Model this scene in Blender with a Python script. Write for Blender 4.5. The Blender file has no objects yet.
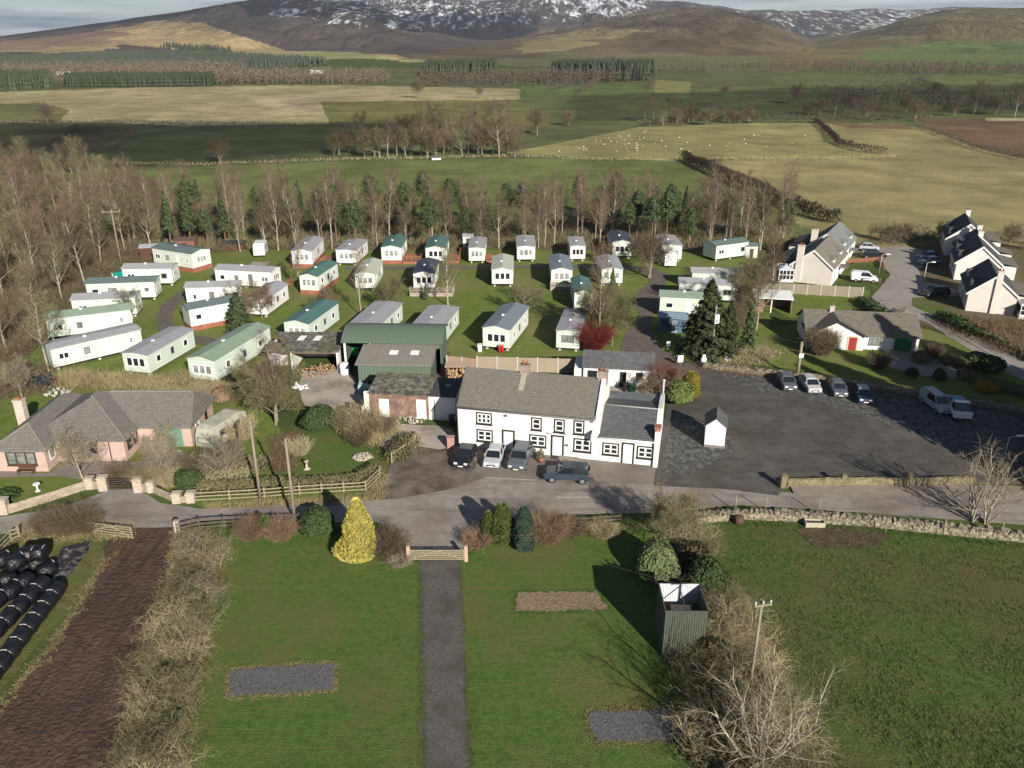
import bpy, math, random
import numpy as np
from mathutils import Vector, Matrix
R = math.radians
S = bpy.context.scene
COL = S.collection
RNG = random.Random(7)
W0, H0, F = 1024, 768, 828.0
TILT = R(22.8); CT, ST = math.cos(TILT), math.sin(TILT)
CAMZ = 38.0
SUN_AZ, SUN_EL = R(26), R(24.5)      # sun stands behind the camera and to its right

cam_d = bpy.data.cameras.new('camera'); cam = bpy.data.objects.new('camera', cam_d); COL.objects.link(cam)
cam.location = (0, 0, CAMZ); cam.rotation_euler = (R(90) - TILT, 0, 0)
cam_d.sensor_width = 36; cam_d.lens = F / 1024 * 36; cam_d.clip_end = 20000; cam_d.clip_start = .5
S.camera = cam

# ---------------------------------------------------------------- noise and terrain
def _hash(ix, iy, seed):
    n = (ix.astype(np.int64) * 374761393 + iy.astype(np.int64) * 668265263 + seed * 1442695041) & 0x7fffffff
    n = ((n ^ (n >> 13)) * 1274126177) & 0x7fffffff
    return ((n ^ (n >> 16)) & 0xffff) / 65535.0
def vnoise(x, y, seed=0):
    ix = np.floor(x); iy = np.floor(y); fx = x - ix; fy = y - iy
    fx = fx * fx * (3 - 2 * fx); fy = fy * fy * (3 - 2 * fy)
    a = _hash(ix, iy, seed); b = _hash(ix + 1, iy, seed); c = _hash(ix, iy + 1, seed); d = _hash(ix + 1, iy + 1, seed)
    return (a * (1 - fx) + b * fx) * (1 - fy) + (c * (1 - fx) + d * fx) * fy
def fbm(x, y, oct=4, seed=0):
    s = 0; a = .5; t = 0
    for k in range(oct):
        s = s + a * vnoise(x, y, seed + k); t += a; a *= .5; x = x * 2.03 + 7.1; y = y * 2.03 + 3.7
    return s / t
def sst(t):
    t = np.clip(t, 0, 1); return t * t * (3 - 2 * t)
def elev(y):
    v = (384 - np.asarray(y, float)) / F
    return (-ST + v * CT) / (CT + v * ST)
# skyline points (column, row) seen from the village, crest distance, foot distance
HILLS = [
    ([(-400, 52), (-200, 47), (0, 36), (60, 27), (120, 18), (200, 4), (240, -4), (300, -9), (360, -2), (430, 24), (520, 50), (600, 60), (700, 62)], 4300, 1500, 1.0, 5),
    ([(150, 60), (230, 10), (300, -6), (360, -5), (420, -7), (480, -4), (540, -8), (600, -9), (660, -4), (720, 2), (800, 20), (900, 40), (1000, 60)], 6200, 3300, 1.0, 11),
    ([(380, 64), (440, 56), (480, 44), (520, 37), (560, 29), (600, 20), (650, 9), (690, 4), (720, 5), (760, 14), (790, 30), (815, 46), (850, 60)], 3300, 1080, 1.0, 17),
    ([(600, 60), (700, 22), (740, 10), (780, 7), (840, 8), (900, 6), (960, 3), (1050, 6), (1200, 10), (1400, 30)], 6300, 3400, 1.0, 23),
    ([(740, 64), (770, 55), (800, 46), (850, 34), (900, 17), (940, 7), (1000, 3), (1060, 0), (1200, 4), (1500, 30)], 3500, 1080, 1.0, 29),
]
def terrain(X, Y):
    X = np.asarray(X, float); Y = np.asarray(Y, float)
    h = 5 * sst((Y - 620) / 900) * (.75 + .5 * vnoise(X / 500 + 3, Y / 700, 3))
    h = h + sst((Y - 260) / 400) * 1.6 * (np.sin(X / 63 + Y / 140) + np.sin(X / 117 - Y / 90 + 1.3)) * .7
    Ys = np.maximum(Y, 200.)
    a = 512 + 898 * X / Ys
    if Y.size == 0 or Y.max() < 1080: return h
    for pts, D, Yb, k, sd in HILLS:
        px = [p[0] for p in pts]; py = [p[1] for p in pts]
        zc = np.maximum(CAMZ + D * elev(np.interp(a, px, py)), 0)
        t = (Y - Yb) / (D - Yb)
        up = np.where(t < 1, .55 * sst(t) + .45 * np.clip(t, 0, 1) ** 1.25, np.maximum(1 - (t - 1) * .35, 0))
        gul = (np.abs(fbm(X / 260 + Y / 2600, Y / 800, 5, sd) - .5) * 2) ** .6
        z = zc * up
        z = z - zc * .28 * (1 - gul) * np.clip(t * (1.15 - t) * 4, 0, 1) + (fbm(X / 160, Y / 260, 3, sd + 3) - .5) * zc * .035 * np.clip(t * 3, 0, 1)
        d = z - h
        h = np.where(d > 0, z, h) + 6 * np.exp(-np.abs(d) / 12) * np.clip(t, 0, 1) * (z > 1)
    return h
def G(x, y, h=0.0):
    """ground point seen at column x, row y (a plane of height h over the terrain)"""
    u = (x - 512) / F; v = (384 - y) / F
    d = (u, CT + v * ST, -ST + v * CT)
    if d[2] > -1e-4: d = (u, d[1], -1e-4)
    s = (CAMZ - h) / -d[2]
    if d[1] * s > 240:
        # march outward until the ray meets the terrain
        ss = np.geomspace(200, 9000, 160)
        for _ in range(2):
            z = CAMZ + d[2] * ss; t = terrain(d[0] * ss, d[1] * ss) + h; i = int(np.argmax(z < t))
            if z[i] >= t[i]: break
            s = ss[max(i - 1, 0)]; ss = np.linspace(ss[max(i - 1, 0)], ss[i], 24)
        return Vector((d[0] * s, d[1] * s, float(terrain(d[0] * s, d[1] * s)) + h))
    return Vector((d[0] * s, d[1] * s, h))
def GV(xs, ys):
    '''the same for many points at once: (n, 3) array'''
    u = (np.asarray(xs) - 512) / F; v = (384 - np.asarray(ys)) / F; dy = CT + v * ST; dz = np.minimum(-ST + v * CT, -1e-4); s = CAMZ / -dz; far = dy * s > 240
    if far.any():
        lo = np.full(far.sum(), 200.0); hi = np.full(far.sum(), 9000.0); U, DY, DZ = u[far], dy[far], dz[far]; g = np.geomspace(200, 9000, 90)
        for it in range(2):
            ss = lo[:, None] + (hi - lo)[:, None] * np.linspace(0, 1, 24)[None, :] if it else np.tile(g, (len(U), 1))
            t = CAMZ + DZ[:, None] * ss < terrain(U[:, None] * ss, DY[:, None] * ss); i = np.where(t.any(1), np.argmax(t, 1), ss.shape[1] - 1); k = np.arange(len(U)); lo = ss[k, np.maximum(i - 1, 0)]; hi = ss[k, i]
        s[far] = lo
    X, Y = u * s, dy * s; return np.stack([X, Y, np.where(far, terrain(X, Y), 0)], -1)
def scatter(poly, n, rnd):
    '''n points of the ground inside an outline given in image coordinates'''
    rs = np.random.RandomState(rnd.randrange(1 << 30)); xs = [p[0] for p in poly]; ys = [p[1] for p in poly]; X = np.zeros(0); Y = np.zeros(0)
    for _ in range(12):
        a = rs.uniform(min(xs), max(xs), n); b = rs.uniform(min(ys), max(ys), n); k = inpoly(a, b, poly); X = np.concatenate([X, a[k]]); Y = np.concatenate([Y, b[k]])
        if len(X) >= n: break
    return [Vector(p) for p in GV(X[:n], Y[:n])]
def PX(p):
    z = p[1] * CT + (CAMZ - p[2]) * ST
    return 512 + F * p[0] / z, 384 - F * (p[1] * ST - (CAMZ - p[2]) * CT) / z

# ---------------------------------------------------------------- materials
def lin(c):
    return tuple((x / 12.92 if x <= .04045 else ((x + .055) / 1.055) ** 2.4) for x in c)
MATS = {}
def nodes(name):
    m = bpy.data.materials.new(name); m.use_nodes = True
    nt = m.node_tree; b = nt.nodes['Principled BSDF']; b.inputs['Specular IOR Level'].default_value = .25
    return m, nt, b
def N(nt, t, **kw):
    n = nt.nodes.new(t)
    for k, v in kw.items():
        if k.startswith('_'): setattr(n, k[1:], v)
        else: n.inputs[k.replace('_', ' ')].default_value = v
    return n
def mat(name, c1, c2=None, scale=1.0, rough=.8, bump=0.0, bscale=None, c3=None, s3=.1, metal=0, spec=None, stretch=None, detail=6, lo=.35, hi=.65, obj=True, rand=0.0, crack=0, streak=None):
    """c1/c2 mixed by noise of the given scale (1/m); c3 in large soft patches; bump"""
    if name in MATS: return MATS[name]
    m, nt, b = nodes(name); L = nt.links
    b.inputs['Roughness'].default_value = rough; b.inputs['Metallic'].default_value = metal
    if spec is not None: b.inputs['Specular IOR Level'].default_value = spec
    src = None
    if obj: tc = N(nt, 'ShaderNodeTexCoord'); src = tc.outputs['Object']
    else: g = N(nt, 'ShaderNodeNewGeometry'); src = g.outputs['Position']
    if stretch:
        mp = N(nt, 'ShaderNodeMapping'); mp.inputs['Scale'].default_value = stretch; L.new(src, mp.inputs['Vector']); src = mp.outputs['Vector']
    def mixc(a, b_, fac):
        x = nt.nodes.new('ShaderNodeMix'); x.data_type = 'RGBA'
        L.new(fac, x.inputs[0])
        for i, v in ((6, a), (7, b_)):
            if isinstance(v, tuple): x.inputs[i].default_value = (*v, 1)
            else: L.new(v, x.inputs[i])
        return x.outputs[2]
    def nz(sc, lo_, hi_, det=6):
        n = N(nt, 'ShaderNodeTexNoise', Scale=sc, Detail=det, Roughness=.65); L.new(src, n.inputs['Vector'])
        r = N(nt, 'ShaderNodeMapRange', From_Min=lo_, From_Max=hi_); L.new(n.outputs[0], r.inputs[0]); return r.outputs[0]
    col = c1
    if c2: col = mixc(c1, c2, nz(scale, lo, hi, detail))
    if c3: col = mixc(col, c3, nz(s3, .45, .7, 3))
    if rand:
        oi = N(nt, 'ShaderNodeObjectInfo'); hs = N(nt, 'ShaderNodeHueSaturation')
        r = N(nt, 'ShaderNodeMapRange', To_Min=1 - rand, To_Max=1 + rand); L.new(oi.outputs['Random'], r.inputs[0]); L.new(r.outputs[0], hs.inputs['Value'])
        if isinstance(col, tuple): hs.inputs['Color'].default_value = (*col, 1)
        else: L.new(col, hs.inputs['Color'])
        col = hs.outputs[0]
    if isinstance(col, tuple): b.inputs['Base Color'].default_value = (*col, 1)
    else: L.new(col, b.inputs['Base Color'])
    if bump:
        n = N(nt, 'ShaderNodeTexNoise', Scale=bscale or scale * 3, Detail=4); L.new(src, n.inputs['Vector'])
        bp = N(nt, 'ShaderNodeBump', Strength=min(bump, 1), Distance=.06 * max(bump, 1)); L.new(n.outputs[0], bp.inputs['Height']); L.new(bp.outputs[0], b.inputs['Normal'])
    if crack:
        vo = N(nt, 'ShaderNodeTexVoronoi', Scale=crack); vo.feature = 'DISTANCE_TO_EDGE'; nn = N(nt, 'ShaderNodeTexNoise', Scale=1.3, Detail=5); L.new(src, nn.inputs['Vector'])
        vm = nt.nodes.new('ShaderNodeVectorMath'); vm.operation = 'MULTIPLY_ADD'; L.new(nn.outputs[1], vm.inputs[0]); vm.inputs[1].default_value = (1.6, 1.6, 0); L.new(src, vm.inputs[2]); L.new(vm.outputs[0], vo.inputs['Vector'])
        rr = N(nt, 'ShaderNodeMapRange', From_Min=.003, From_Max=.014, To_Min=.78, To_Max=1); L.new(vo.outputs[0], rr.inputs[0]); hh = N(nt, 'ShaderNodeHueSaturation'); L.new(rr.outputs[0], hh.inputs['Value'])
        if isinstance(col, tuple): hh.inputs['Color'].default_value = (*col, 1)
        else: L.new(col, hh.inputs['Color'])
        L.new(hh.outputs[0], b.inputs['Base Color'])
    if streak:
        mp2 = N(nt, 'ShaderNodeMapping'); mp2.inputs['Scale'].default_value = streak[0]; mp2.inputs['Rotation'].default_value = (0, 0, streak[1]); L.new(src, mp2.inputs['Vector'])
        n9 = N(nt, 'ShaderNodeTexNoise', Scale=1.0, Detail=6, Roughness=.7, Distortion=streak[4]); L.new(mp2.outputs[0], n9.inputs['Vector']); r9 = N(nt, 'ShaderNodeMapRange', From_Min=.5, From_Max=.68, To_Max=streak[3]); L.new(n9.outputs[0], r9.inputs[0])
        pv_ = b.inputs['Base Color'].links[0].from_socket if b.inputs['Base Color'].is_linked else col; L.new(mixc(pv_, streak[2], r9.outputs[0]), b.inputs['Base Color'])
    MATS[name] = m
    return m
def roofmat(name, c1, c2, moss, row=.28, axis='Y', mossamt=.55):
    """slates or tiles: courses, random slate shades and patches of moss"""
    if name in MATS: return MATS[name]
    m, nt, b = nodes(name); L = nt.links; b.inputs['Roughness'].default_value = .85
    tc = N(nt, 'ShaderNodeTexCoord')
    br = N(nt, 'ShaderNodeTexBrick', Scale=1.0, Mortar_Size=.02, Bias=0.0, Brick_Width=row * 1.3, Row_Height=row, Color1=(*c1, 1), Color2=(*c2, 1), Mortar=(*[x * .5 for x in c1], 1))
    mp = N(nt, 'ShaderNodeMapping')
    if axis == 'X': mp.inputs['Rotation'].default_value = (0, 0, R(90))
    L.new(tc.outputs['Object'], mp.inputs['Vector']); L.new(mp.outputs[0], br.inputs['Vector'])
    n = N(nt, 'ShaderNodeTexNoise', Scale=.9, Detail=8, Roughness=.75); L.new(tc.outputs['Object'], n.inputs['Vector'])
    r = N(nt, 'ShaderNodeMapRange', From_Min=mossamt - .12, From_Max=mossamt + .15); L.new(n.outputs[0], r.inputs[0])
    x = nt.nodes.new('ShaderNodeMix'); x.data_type = 'RGBA'; L.new(r.outputs[0], x.inputs[0]); L.new(br.outputs[0], x.inputs[6]); x.inputs[7].default_value = (*moss, 1)
    n2 = N(nt, 'ShaderNodeTexNoise', Scale=7, Detail=5, Roughness=.8); L.new(tc.outputs['Object'], n2.inputs['Vector'])
    hs = N(nt, 'ShaderNodeHueSaturation'); r2 = N(nt, 'ShaderNodeMapRange', From_Min=.3, From_Max=.7, To_Min=.6, To_Max=1.4); L.new(n2.outputs[0], r2.inputs[0]); L.new(r2.outputs[0], hs.inputs['Value']); L.new(x.outputs[2], hs.inputs['Color'])
    L.new(hs.outputs[0], b.inputs['Base Color'])
    bp = N(nt, 'ShaderNodeBump', Strength=.6, Distance=.05); L.new(n2.outputs[0], bp.inputs['Height']); L.new(bp.outputs[0], b.inputs['Normal'])
    MATS[name] = m; return m
def ribmat(name, c, dark=.75, pitch=.25, axis=0, rough=.6, wear=None):
    """corrugated or boarded sheet: fine parallel ribs"""
    if name in MATS: return MATS[name]
    m, nt, b = nodes(name); L = nt.links; b.inputs['Roughness'].default_value = rough
    tc = N(nt, 'ShaderNodeTexCoord'); w = N(nt, 'ShaderNodeTexWave', Scale=.314 / pitch, Distortion=.3, Detail=1.0)
    w.bands_direction = 'XYZ'[axis]; L.new(tc.outputs['Object'], w.inputs['Vector'])
    x = nt.nodes.new('ShaderNodeMix'); x.data_type = 'RGBA'; L.new(w.outputs[1], x.inputs[0]); x.inputs[6].default_value = (*[q * dark for q in c], 1); x.inputs[7].default_value = (*c, 1)
    out = x.outputs[2]
    n = N(nt, 'ShaderNodeTexNoise', Scale=.8, Detail=7, Roughness=.7); L.new(tc.outputs['Object'], n.inputs['Vector'])
    r = N(nt, 'ShaderNodeMapRange', From_Min=.45, From_Max=.75, To_Max=.7); L.new(n.outputs[0], r.inputs[0])
    y = nt.nodes.new('ShaderNodeMix'); y.data_type = 'RGBA'; L.new(r.outputs[0], y.inputs[0]); L.new(out, y.inputs[6]); y.inputs[7].default_value = (*(wear or tuple(q * .7 for q in c)), 1)
    L.new(y.outputs[2], b.inputs['Base Color'])
    bp = N(nt, 'ShaderNodeBump', Strength=.5, Distance=.03); L.new(w.outputs[1], bp.inputs['Height']); L.new(bp.outputs[0], b.inputs['Normal'])
    MATS[name] = m; return m

# ---------------------------------------------------------------- objects
def tag(o, label=None, cat=None, group=None, kind=None):
    if label: o['label'] = label
    if cat: o['category'] = cat
    if group: o['group'] = group
    if kind: o['kind'] = kind
    return o
def empty(name, loc, rz=0, label=None, cat=None, group=None):
    o = bpy.data.objects.new(name, None); COL.objects.link(o); o.location = loc; o.rotation_euler = (0, 0, rz); o.empty_display_size = .3
    return tag(o, label, cat, group)
def link(name, me, parent=None, loc=None):
    o = bpy.data.objects.new(name, me); COL.objects.link(o)
    if parent: o.parent = parent
    if loc is not None: o.location = loc
    return o
def copy_tree(o, parent=None):
    c = o.copy(); COL.objects.link(c); c.parent = parent
    for ch in [k for k in KIDS.get(o.name, [])] or list(o.children): copy_tree(ch, c)
    return c
KIDS = {}
class MB:
    def __init__(s): s.v = []; s.f = []; s.s = []
    def add(s, vs, fs, smooth=False):
        n = len(s.v); s.v += [tuple(p) for p in vs]; s.f += [tuple(i + n for i in f) for f in fs]; s.s += [smooth] * len(fs); return s
    def box(s, x0, x1, y0, y1, z0, z1):
        return s.add([(x0, y0, z0), (x1, y0, z0), (x1, y1, z0), (x0, y1, z0), (x0, y0, z1), (x1, y0, z1), (x1, y1, z1), (x0, y1, z1)],
                     [(0, 3, 2, 1), (4, 5, 6, 7), (0, 1, 5, 4), (1, 2, 6, 5), (2, 3, 7, 6), (3, 0, 4, 7)])
    def hull8(s, a, b):
        """box from two quads"""
        return s.add(list(a) + list(b), [(3, 2, 1, 0), (4, 5, 6, 7), (0, 1, 5, 4), (1, 2, 6, 5), (2, 3, 7, 6), (3, 0, 4, 7)])
    def bar(s, p, q, w, t=None, up=(0, 0, 1)):
        p = Vector(p); q = Vector(q); t = t or w; d = (q - p).normalized(); u = Vector(up)
        if abs(d.dot(u)) > .95: u = Vector((1, 0, 0))
        a = d.cross(u).normalized() * w / 2; b = a.cross(d).normalized() * t / 2
        return s.hull8([p - a - b, p + a - b, p + a + b, p - a + b], [q - a - b, q + a - b, q + a + b, q - a + b])
    def tube(s, p, q, r0, r1, n=6, cap=True, smooth=True):
        p = Vector(p); q = Vector(q); d = (q - p).normalized(); u = Vector((0, 0, 1)) if abs(d.z) < .9 else Vector((1, 0, 0))
        a = d.cross(u).normalized(); b = a.cross(d); vs = []
        for c, r in ((p, r0), (q, r1)):
            for k in range(n):
                t = 2 * math.pi * k / n; vs.append(c + (a * math.cos(t) + b * math.sin(t)) * r)
        fs = [(k, (k + 1) % n, n + (k + 1) % n, n + k) for k in range(n)]
        s.add(vs, fs, smooth)
        if cap: s.f += [tuple(len(s.v) - 2 * n + k for k in range(n))[::-1], tuple(len(s.v) - n + k for k in range(n))]; s.s += [False, False]
        return s
    def lathe(s, prof, n=12, c=(0, 0, 0), smooth=True):
        """prof [(r,z)...]"""
        vs = []; fs = []
        for r, z in prof:
            for k in range(n): t = 2 * math.pi * k / n; vs.append((c[0] + r * math.cos(t), c[1] + r * math.sin(t), c[2] + z))
        for i in range(len(prof) - 1):
            for k in range(n): a = i * n + k; b = i * n + (k + 1) % n; fs.append((a, b, b + n, a + n))
        fs += [tuple(range(n))[::-1], tuple(range((len(prof) - 1) * n, len(prof) * n))]
        return s.add(vs, fs, smooth)
    def mesh(s, name, m):
        me = bpy.data.meshes.new(name); me.from_pydata(s.v, [], s.f); me.materials.append(m)
        if any(s.s): me.polygons.foreach_set('use_smooth', s.s)
        me.update(); return me
    def build(s, name, m, parent=None, loc=None):
        return link(name, s.mesh(name, m), parent, loc)
def npmesh(name, V, Fq, m):
    """V (n,3) float array, Fq (k,4) or (k,3) int array"""
    me = bpy.data.meshes.new(name); k, c = Fq.shape
    me.vertices.add(len(V)); me.vertices.foreach_set('co', V.astype(np.float32).ravel())
    me.loops.add(k * c); me.loops.foreach_set('vertex_index', Fq.astype(np.int32).ravel())
    me.polygons.add(k); me.polygons.foreach_set('loop_start', np.arange(0, k * c, c, dtype=np.int32))
    me.materials.append(m); me.update(calc_edges=True); me.validate(); return me

# ---------------------------------------------------------------- light
S.world = bpy.data.worlds.new('World'); S.world.use_nodes = True
nt = S.world.node_tree; nt.nodes.clear(); L = nt.links
sky = nt.nodes.new('ShaderNodeTexSky'); sky.sky_type = 'NISHITA'; sky.sun_disc = False; sky.sun_elevation = SUN_EL
sky.sun_rotation = math.pi - SUN_AZ; sky.dust_density = .4; sky.air_density = .7
bg = nt.nodes.new('ShaderNodeBackground'); bg.inputs[1].default_value = .052
tc = nt.nodes.new('ShaderNodeTexCoord')
mp = nt.nodes.new('ShaderNodeMapping'); mp.inputs['Scale'].default_value = (1, 1, 16); L.new(tc.outputs['Generated'], mp.inputs[0])
nz = nt.nodes.new('ShaderNodeTexNoise'); nz.inputs['Scale'].default_value = 3.2; nz.inputs['Detail'].default_value = 8; nz.inputs['Roughness'].default_value = .6; L.new(mp.outputs[0], nz.inputs[0])
rg = nt.nodes.new('ShaderNodeMapRange'); rg.inputs[1].default_value = .35; rg.inputs[2].default_value = .6; L.new(nz.outputs[0], rg.inputs[0])
nz2 = nt.nodes.new('ShaderNodeTexNoise'); nz2.inputs['Scale'].default_value = 5; nz2.inputs['Detail'].default_value = 6; L.new(mp.outputs[0], nz2.inputs[0])
cr = nt.nodes.new('ShaderNodeMapRange'); cr.inputs[1].default_value = .35; cr.inputs[2].default_value = .65; L.new(nz2.outputs[0], cr.inputs[0])
cc = nt.nodes.new('ShaderNodeMix'); cc.data_type = 'RGBA'; cc.inputs[6].default_value = (2.6, 3.4, 4.6, 1); cc.inputs[7].default_value = (13., 13.4, 14., 1); L.new(cr.outputs[0], cc.inputs[0])
mx = nt.nodes.new('ShaderNodeMix'); mx.data_type = 'RGBA'; sep = nt.nodes.new('ShaderNodeSeparateXYZ'); L.new(tc.outputs['Generated'], sep.inputs[0]); el = nt.nodes.new('ShaderNodeMapRange'); el.inputs[1].default_value = .04; el.inputs[2].default_value = .16; el.inputs[3].default_value = 1; el.inputs[4].default_value = .05; L.new(sep.outputs[2], el.inputs[0]); mm = nt.nodes.new('ShaderNodeMath'); mm.operation = 'MULTIPLY'; L.new(rg.outputs[0], mm.inputs[0]); L.new(el.outputs[0], mm.inputs[1]); L.new(mm.outputs[0], mx.inputs[0]); L.new(sky.outputs[0], mx.inputs[6]); L.new(cc.outputs[2], mx.inputs[7])
L.new(mx.outputs[2], bg.inputs[0]); out = nt.nodes.new('ShaderNodeOutputWorld'); L.new(bg.outputs[0], out.inputs[0])
sd = bpy.data.lights.new('sun', 'SUN'); sd.energy = 5.0; sd.angle = R(.5); sd.color = (1, .93, .82)
sun = bpy.data.objects.new('sun', sd); COL.objects.link(sun)
SUNV = Vector((math.sin(SUN_AZ) * math.cos(SUN_EL), -math.cos(SUN_AZ) * math.cos(SUN_EL), math.sin(SUN_EL)))
sun.rotation_euler = SUNV.to_track_quat('Z', 'Y').to_euler(); sun.location = (60, -60, 90)
S.view_settings.view_transform = 'Standard'; S.view_settings.look = 'None'; S.view_settings.exposure = .52; S.view_settings.gamma = 1
S.cycles.max_bounces = 4; S.cycles.diffuse_bounces = 1; S.cycles.transparent_max_bounces = 4; S.cycles.volume_bounces = 0
HAZE = 0.00006
# ================================================================ ground
def inpoly(px, py, poly):
    x = np.asarray(px); y = np.asarray(py); r = np.zeros(x.shape, bool); n = len(poly)
    for i in range(n):
        x0, y0 = poly[i]; x1, y1 = poly[(i + 1) % n]
        if y0 == y1: continue
        c = ((y0 > y) != (y1 > y)) & (x < (x1 - x0) * (y - y0) / (y1 - y0) + x0); r ^= c
    return r
STRAW = (.34, .30, .165); OLIVE = (.15, .15, .065); GREEN = (.125, .142, .062); DGREEN = (.115, .122, .058)
BROWN = (.13, .09, .06); MOOR = (.085, .07, .062); TAN = (.30, .22, .125); MGREEN = (.14, .17, .06)
PAINT = [  # field polygons as (outline, colour, colour mottling)
    ([(-900, 300), (2000, 300), (2000, 160), (-900, 160)], (.14, .155, .058), .15),
    ([(-900, 190), (100, 190), (330, 162), (620, 158), (700, 175), (900, 180), (2000, 180), (2000, 68), (-900, 68)], DGREEN, .12),
    ([(-900, 92), (0, 92), (120, 88), (230, 86), (330, 85), (440, 87), (560, 90), (560, 98), (440, 102), (420, 112), (340, 124), (180, 126), (100, 122), (-900, 124)], STRAW, .25),
    ([(250, 97), (330, 97), (345, 108), (300, 112), (262, 108)], (.38, .33, .2), .3),
    ([(-900, 103), (0, 104), (40, 103), (70, 110), (60, 121), (-900, 123)], OLIVE, .2),
    ([(320, 102), (460, 100), (560, 101), (560, 125), (420, 126), (330, 124)], (.15, .15, .055), .2),
    ([(-900, 126), (78, 126), (30, 152), (0, 156), (-900, 156)], (.15, .15, .07), .2),
    ([(78, 126), (135, 127), (100, 153), (30, 152)], (.13, .11, .06), .3),
    ([(135, 127), (470, 127), (460, 160), (100, 163), (90, 155)], GREEN, .08),
    ([(60, 172), (330, 162), (520, 158), (640, 158), (740, 168), (760, 190), (700, 240), (50, 240)], (.14, .165, .058), .15),
    # sheep pasture and the pale field beside it
    ([(505, 153), (560, 143), (640, 127), (760, 123), (815, 123), (850, 152), (885, 154), (700, 160), (600, 158)], (.26, .245, .105), .15),
    ([(520, 158), (700, 160), (760, 166), (700, 162), (600, 158)], STRAW, .1),
    ([(690, 163), (760, 158), (885, 154), (850, 152), (815, 123), (870, 123), (930, 128), (985, 150), (1030, 160), (1500, 190), (1500, 330), (900, 260), (800, 225)], (.285, .255, .12), .16),
    ([(915, 119), (1030, 117), (1600, 117), (1600, 165), (1060, 162), (985, 150), (930, 130)], (.15, .10, .065), .3),
    ([(825, 123), (905, 124), (915, 130), (850, 128)], (.2, .14, .08), .2),
    ([(985, 118), (1600, 117), (1600, 121), (985, 121)], (.36, .34, .2), .2),
    # green fields in the middle distance
    ([(520, 82), (580, 84), (655, 82), (655, 92), (640, 100), (560, 100), (520, 101)], (.115, .145, .055), .15),
    ([(655, 80), (690, 82), (690, 94), (655, 93)], (.21, .21, .08), .1),
    ([(520, 101), (640, 97), (700, 95), (740, 106), (700, 118), (640, 122), (560, 126)], (.12, .135, .058), .25),
    ([(690, 92), (760, 85), (1100, 84), (1100, 116), (740, 118), (720, 104)], (.125, .14, .06), .25),
    ([(930, 74), (1100, 74), (1100, 92), (940, 92)], (.13, .15, .06), .1),
    ([(770, 76), (900, 74), (930, 86), (780, 88)], (.13, .15, .06), .15),
]
HPAINT = [  # hill sides
    ([(-900, 72), (2000, 72), (2000, -90), (-900, -90)], MOOR, .3),
    ([(-900, 60), (0, 60), (120, 52), (220, 54), (300, 62), (300, 72), (-900, 72)], (.12, .16, .06), .2),
    ([(-900, 52), (-200, 54), (0, 50), (30, 42), (90, 30), (150, 22), (205, 24), (240, 36), (285, 50), (330, 52), (375, 52), (430, 60), (360, 66), (250, 58), (130, 46), (60, 52), (0, 54)], (.33, .25, .135), .3),
    ([(240, 66), (300, 50), (360, 52), (400, 60), (500, 50), (560, 44), (600, 56), (500, 68), (240, 72)], (.27, .26, .12), .25),
    ([(0, 40), (60, 33), (100, 30), (140, 34), (100, 45), (40, 50), (0, 50)], (.22, .15, .10), .3),
    ([(390, 58), (520, 36), (600, 20), (690, 4), (790, 30), (830, 52), (760, 66), (500, 68)], (.125, .098, .06), .4),
    ([(520, 42), (600, 26), (650, 30), (560, 50), (520, 54)], (.24, .2, .1), .4),
    ([(480, 62), (560, 55), (720, 54), (800, 60), (1100, 62), (1500, 60), (1500, 80), (480, 80)], (.125, .125, .062), .4),
    ([(770, 70), (800, 46), (900, 17), (1000, 3), (1200, -5), (1500, 0), (1500, 74)], (.15, .125, .06), .3),
    ([(870, 50), (960, 40), (1030, 44), (1500, 60), (1500, 75), (860, 62)], (.12, .155, .055), .25),
]
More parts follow.
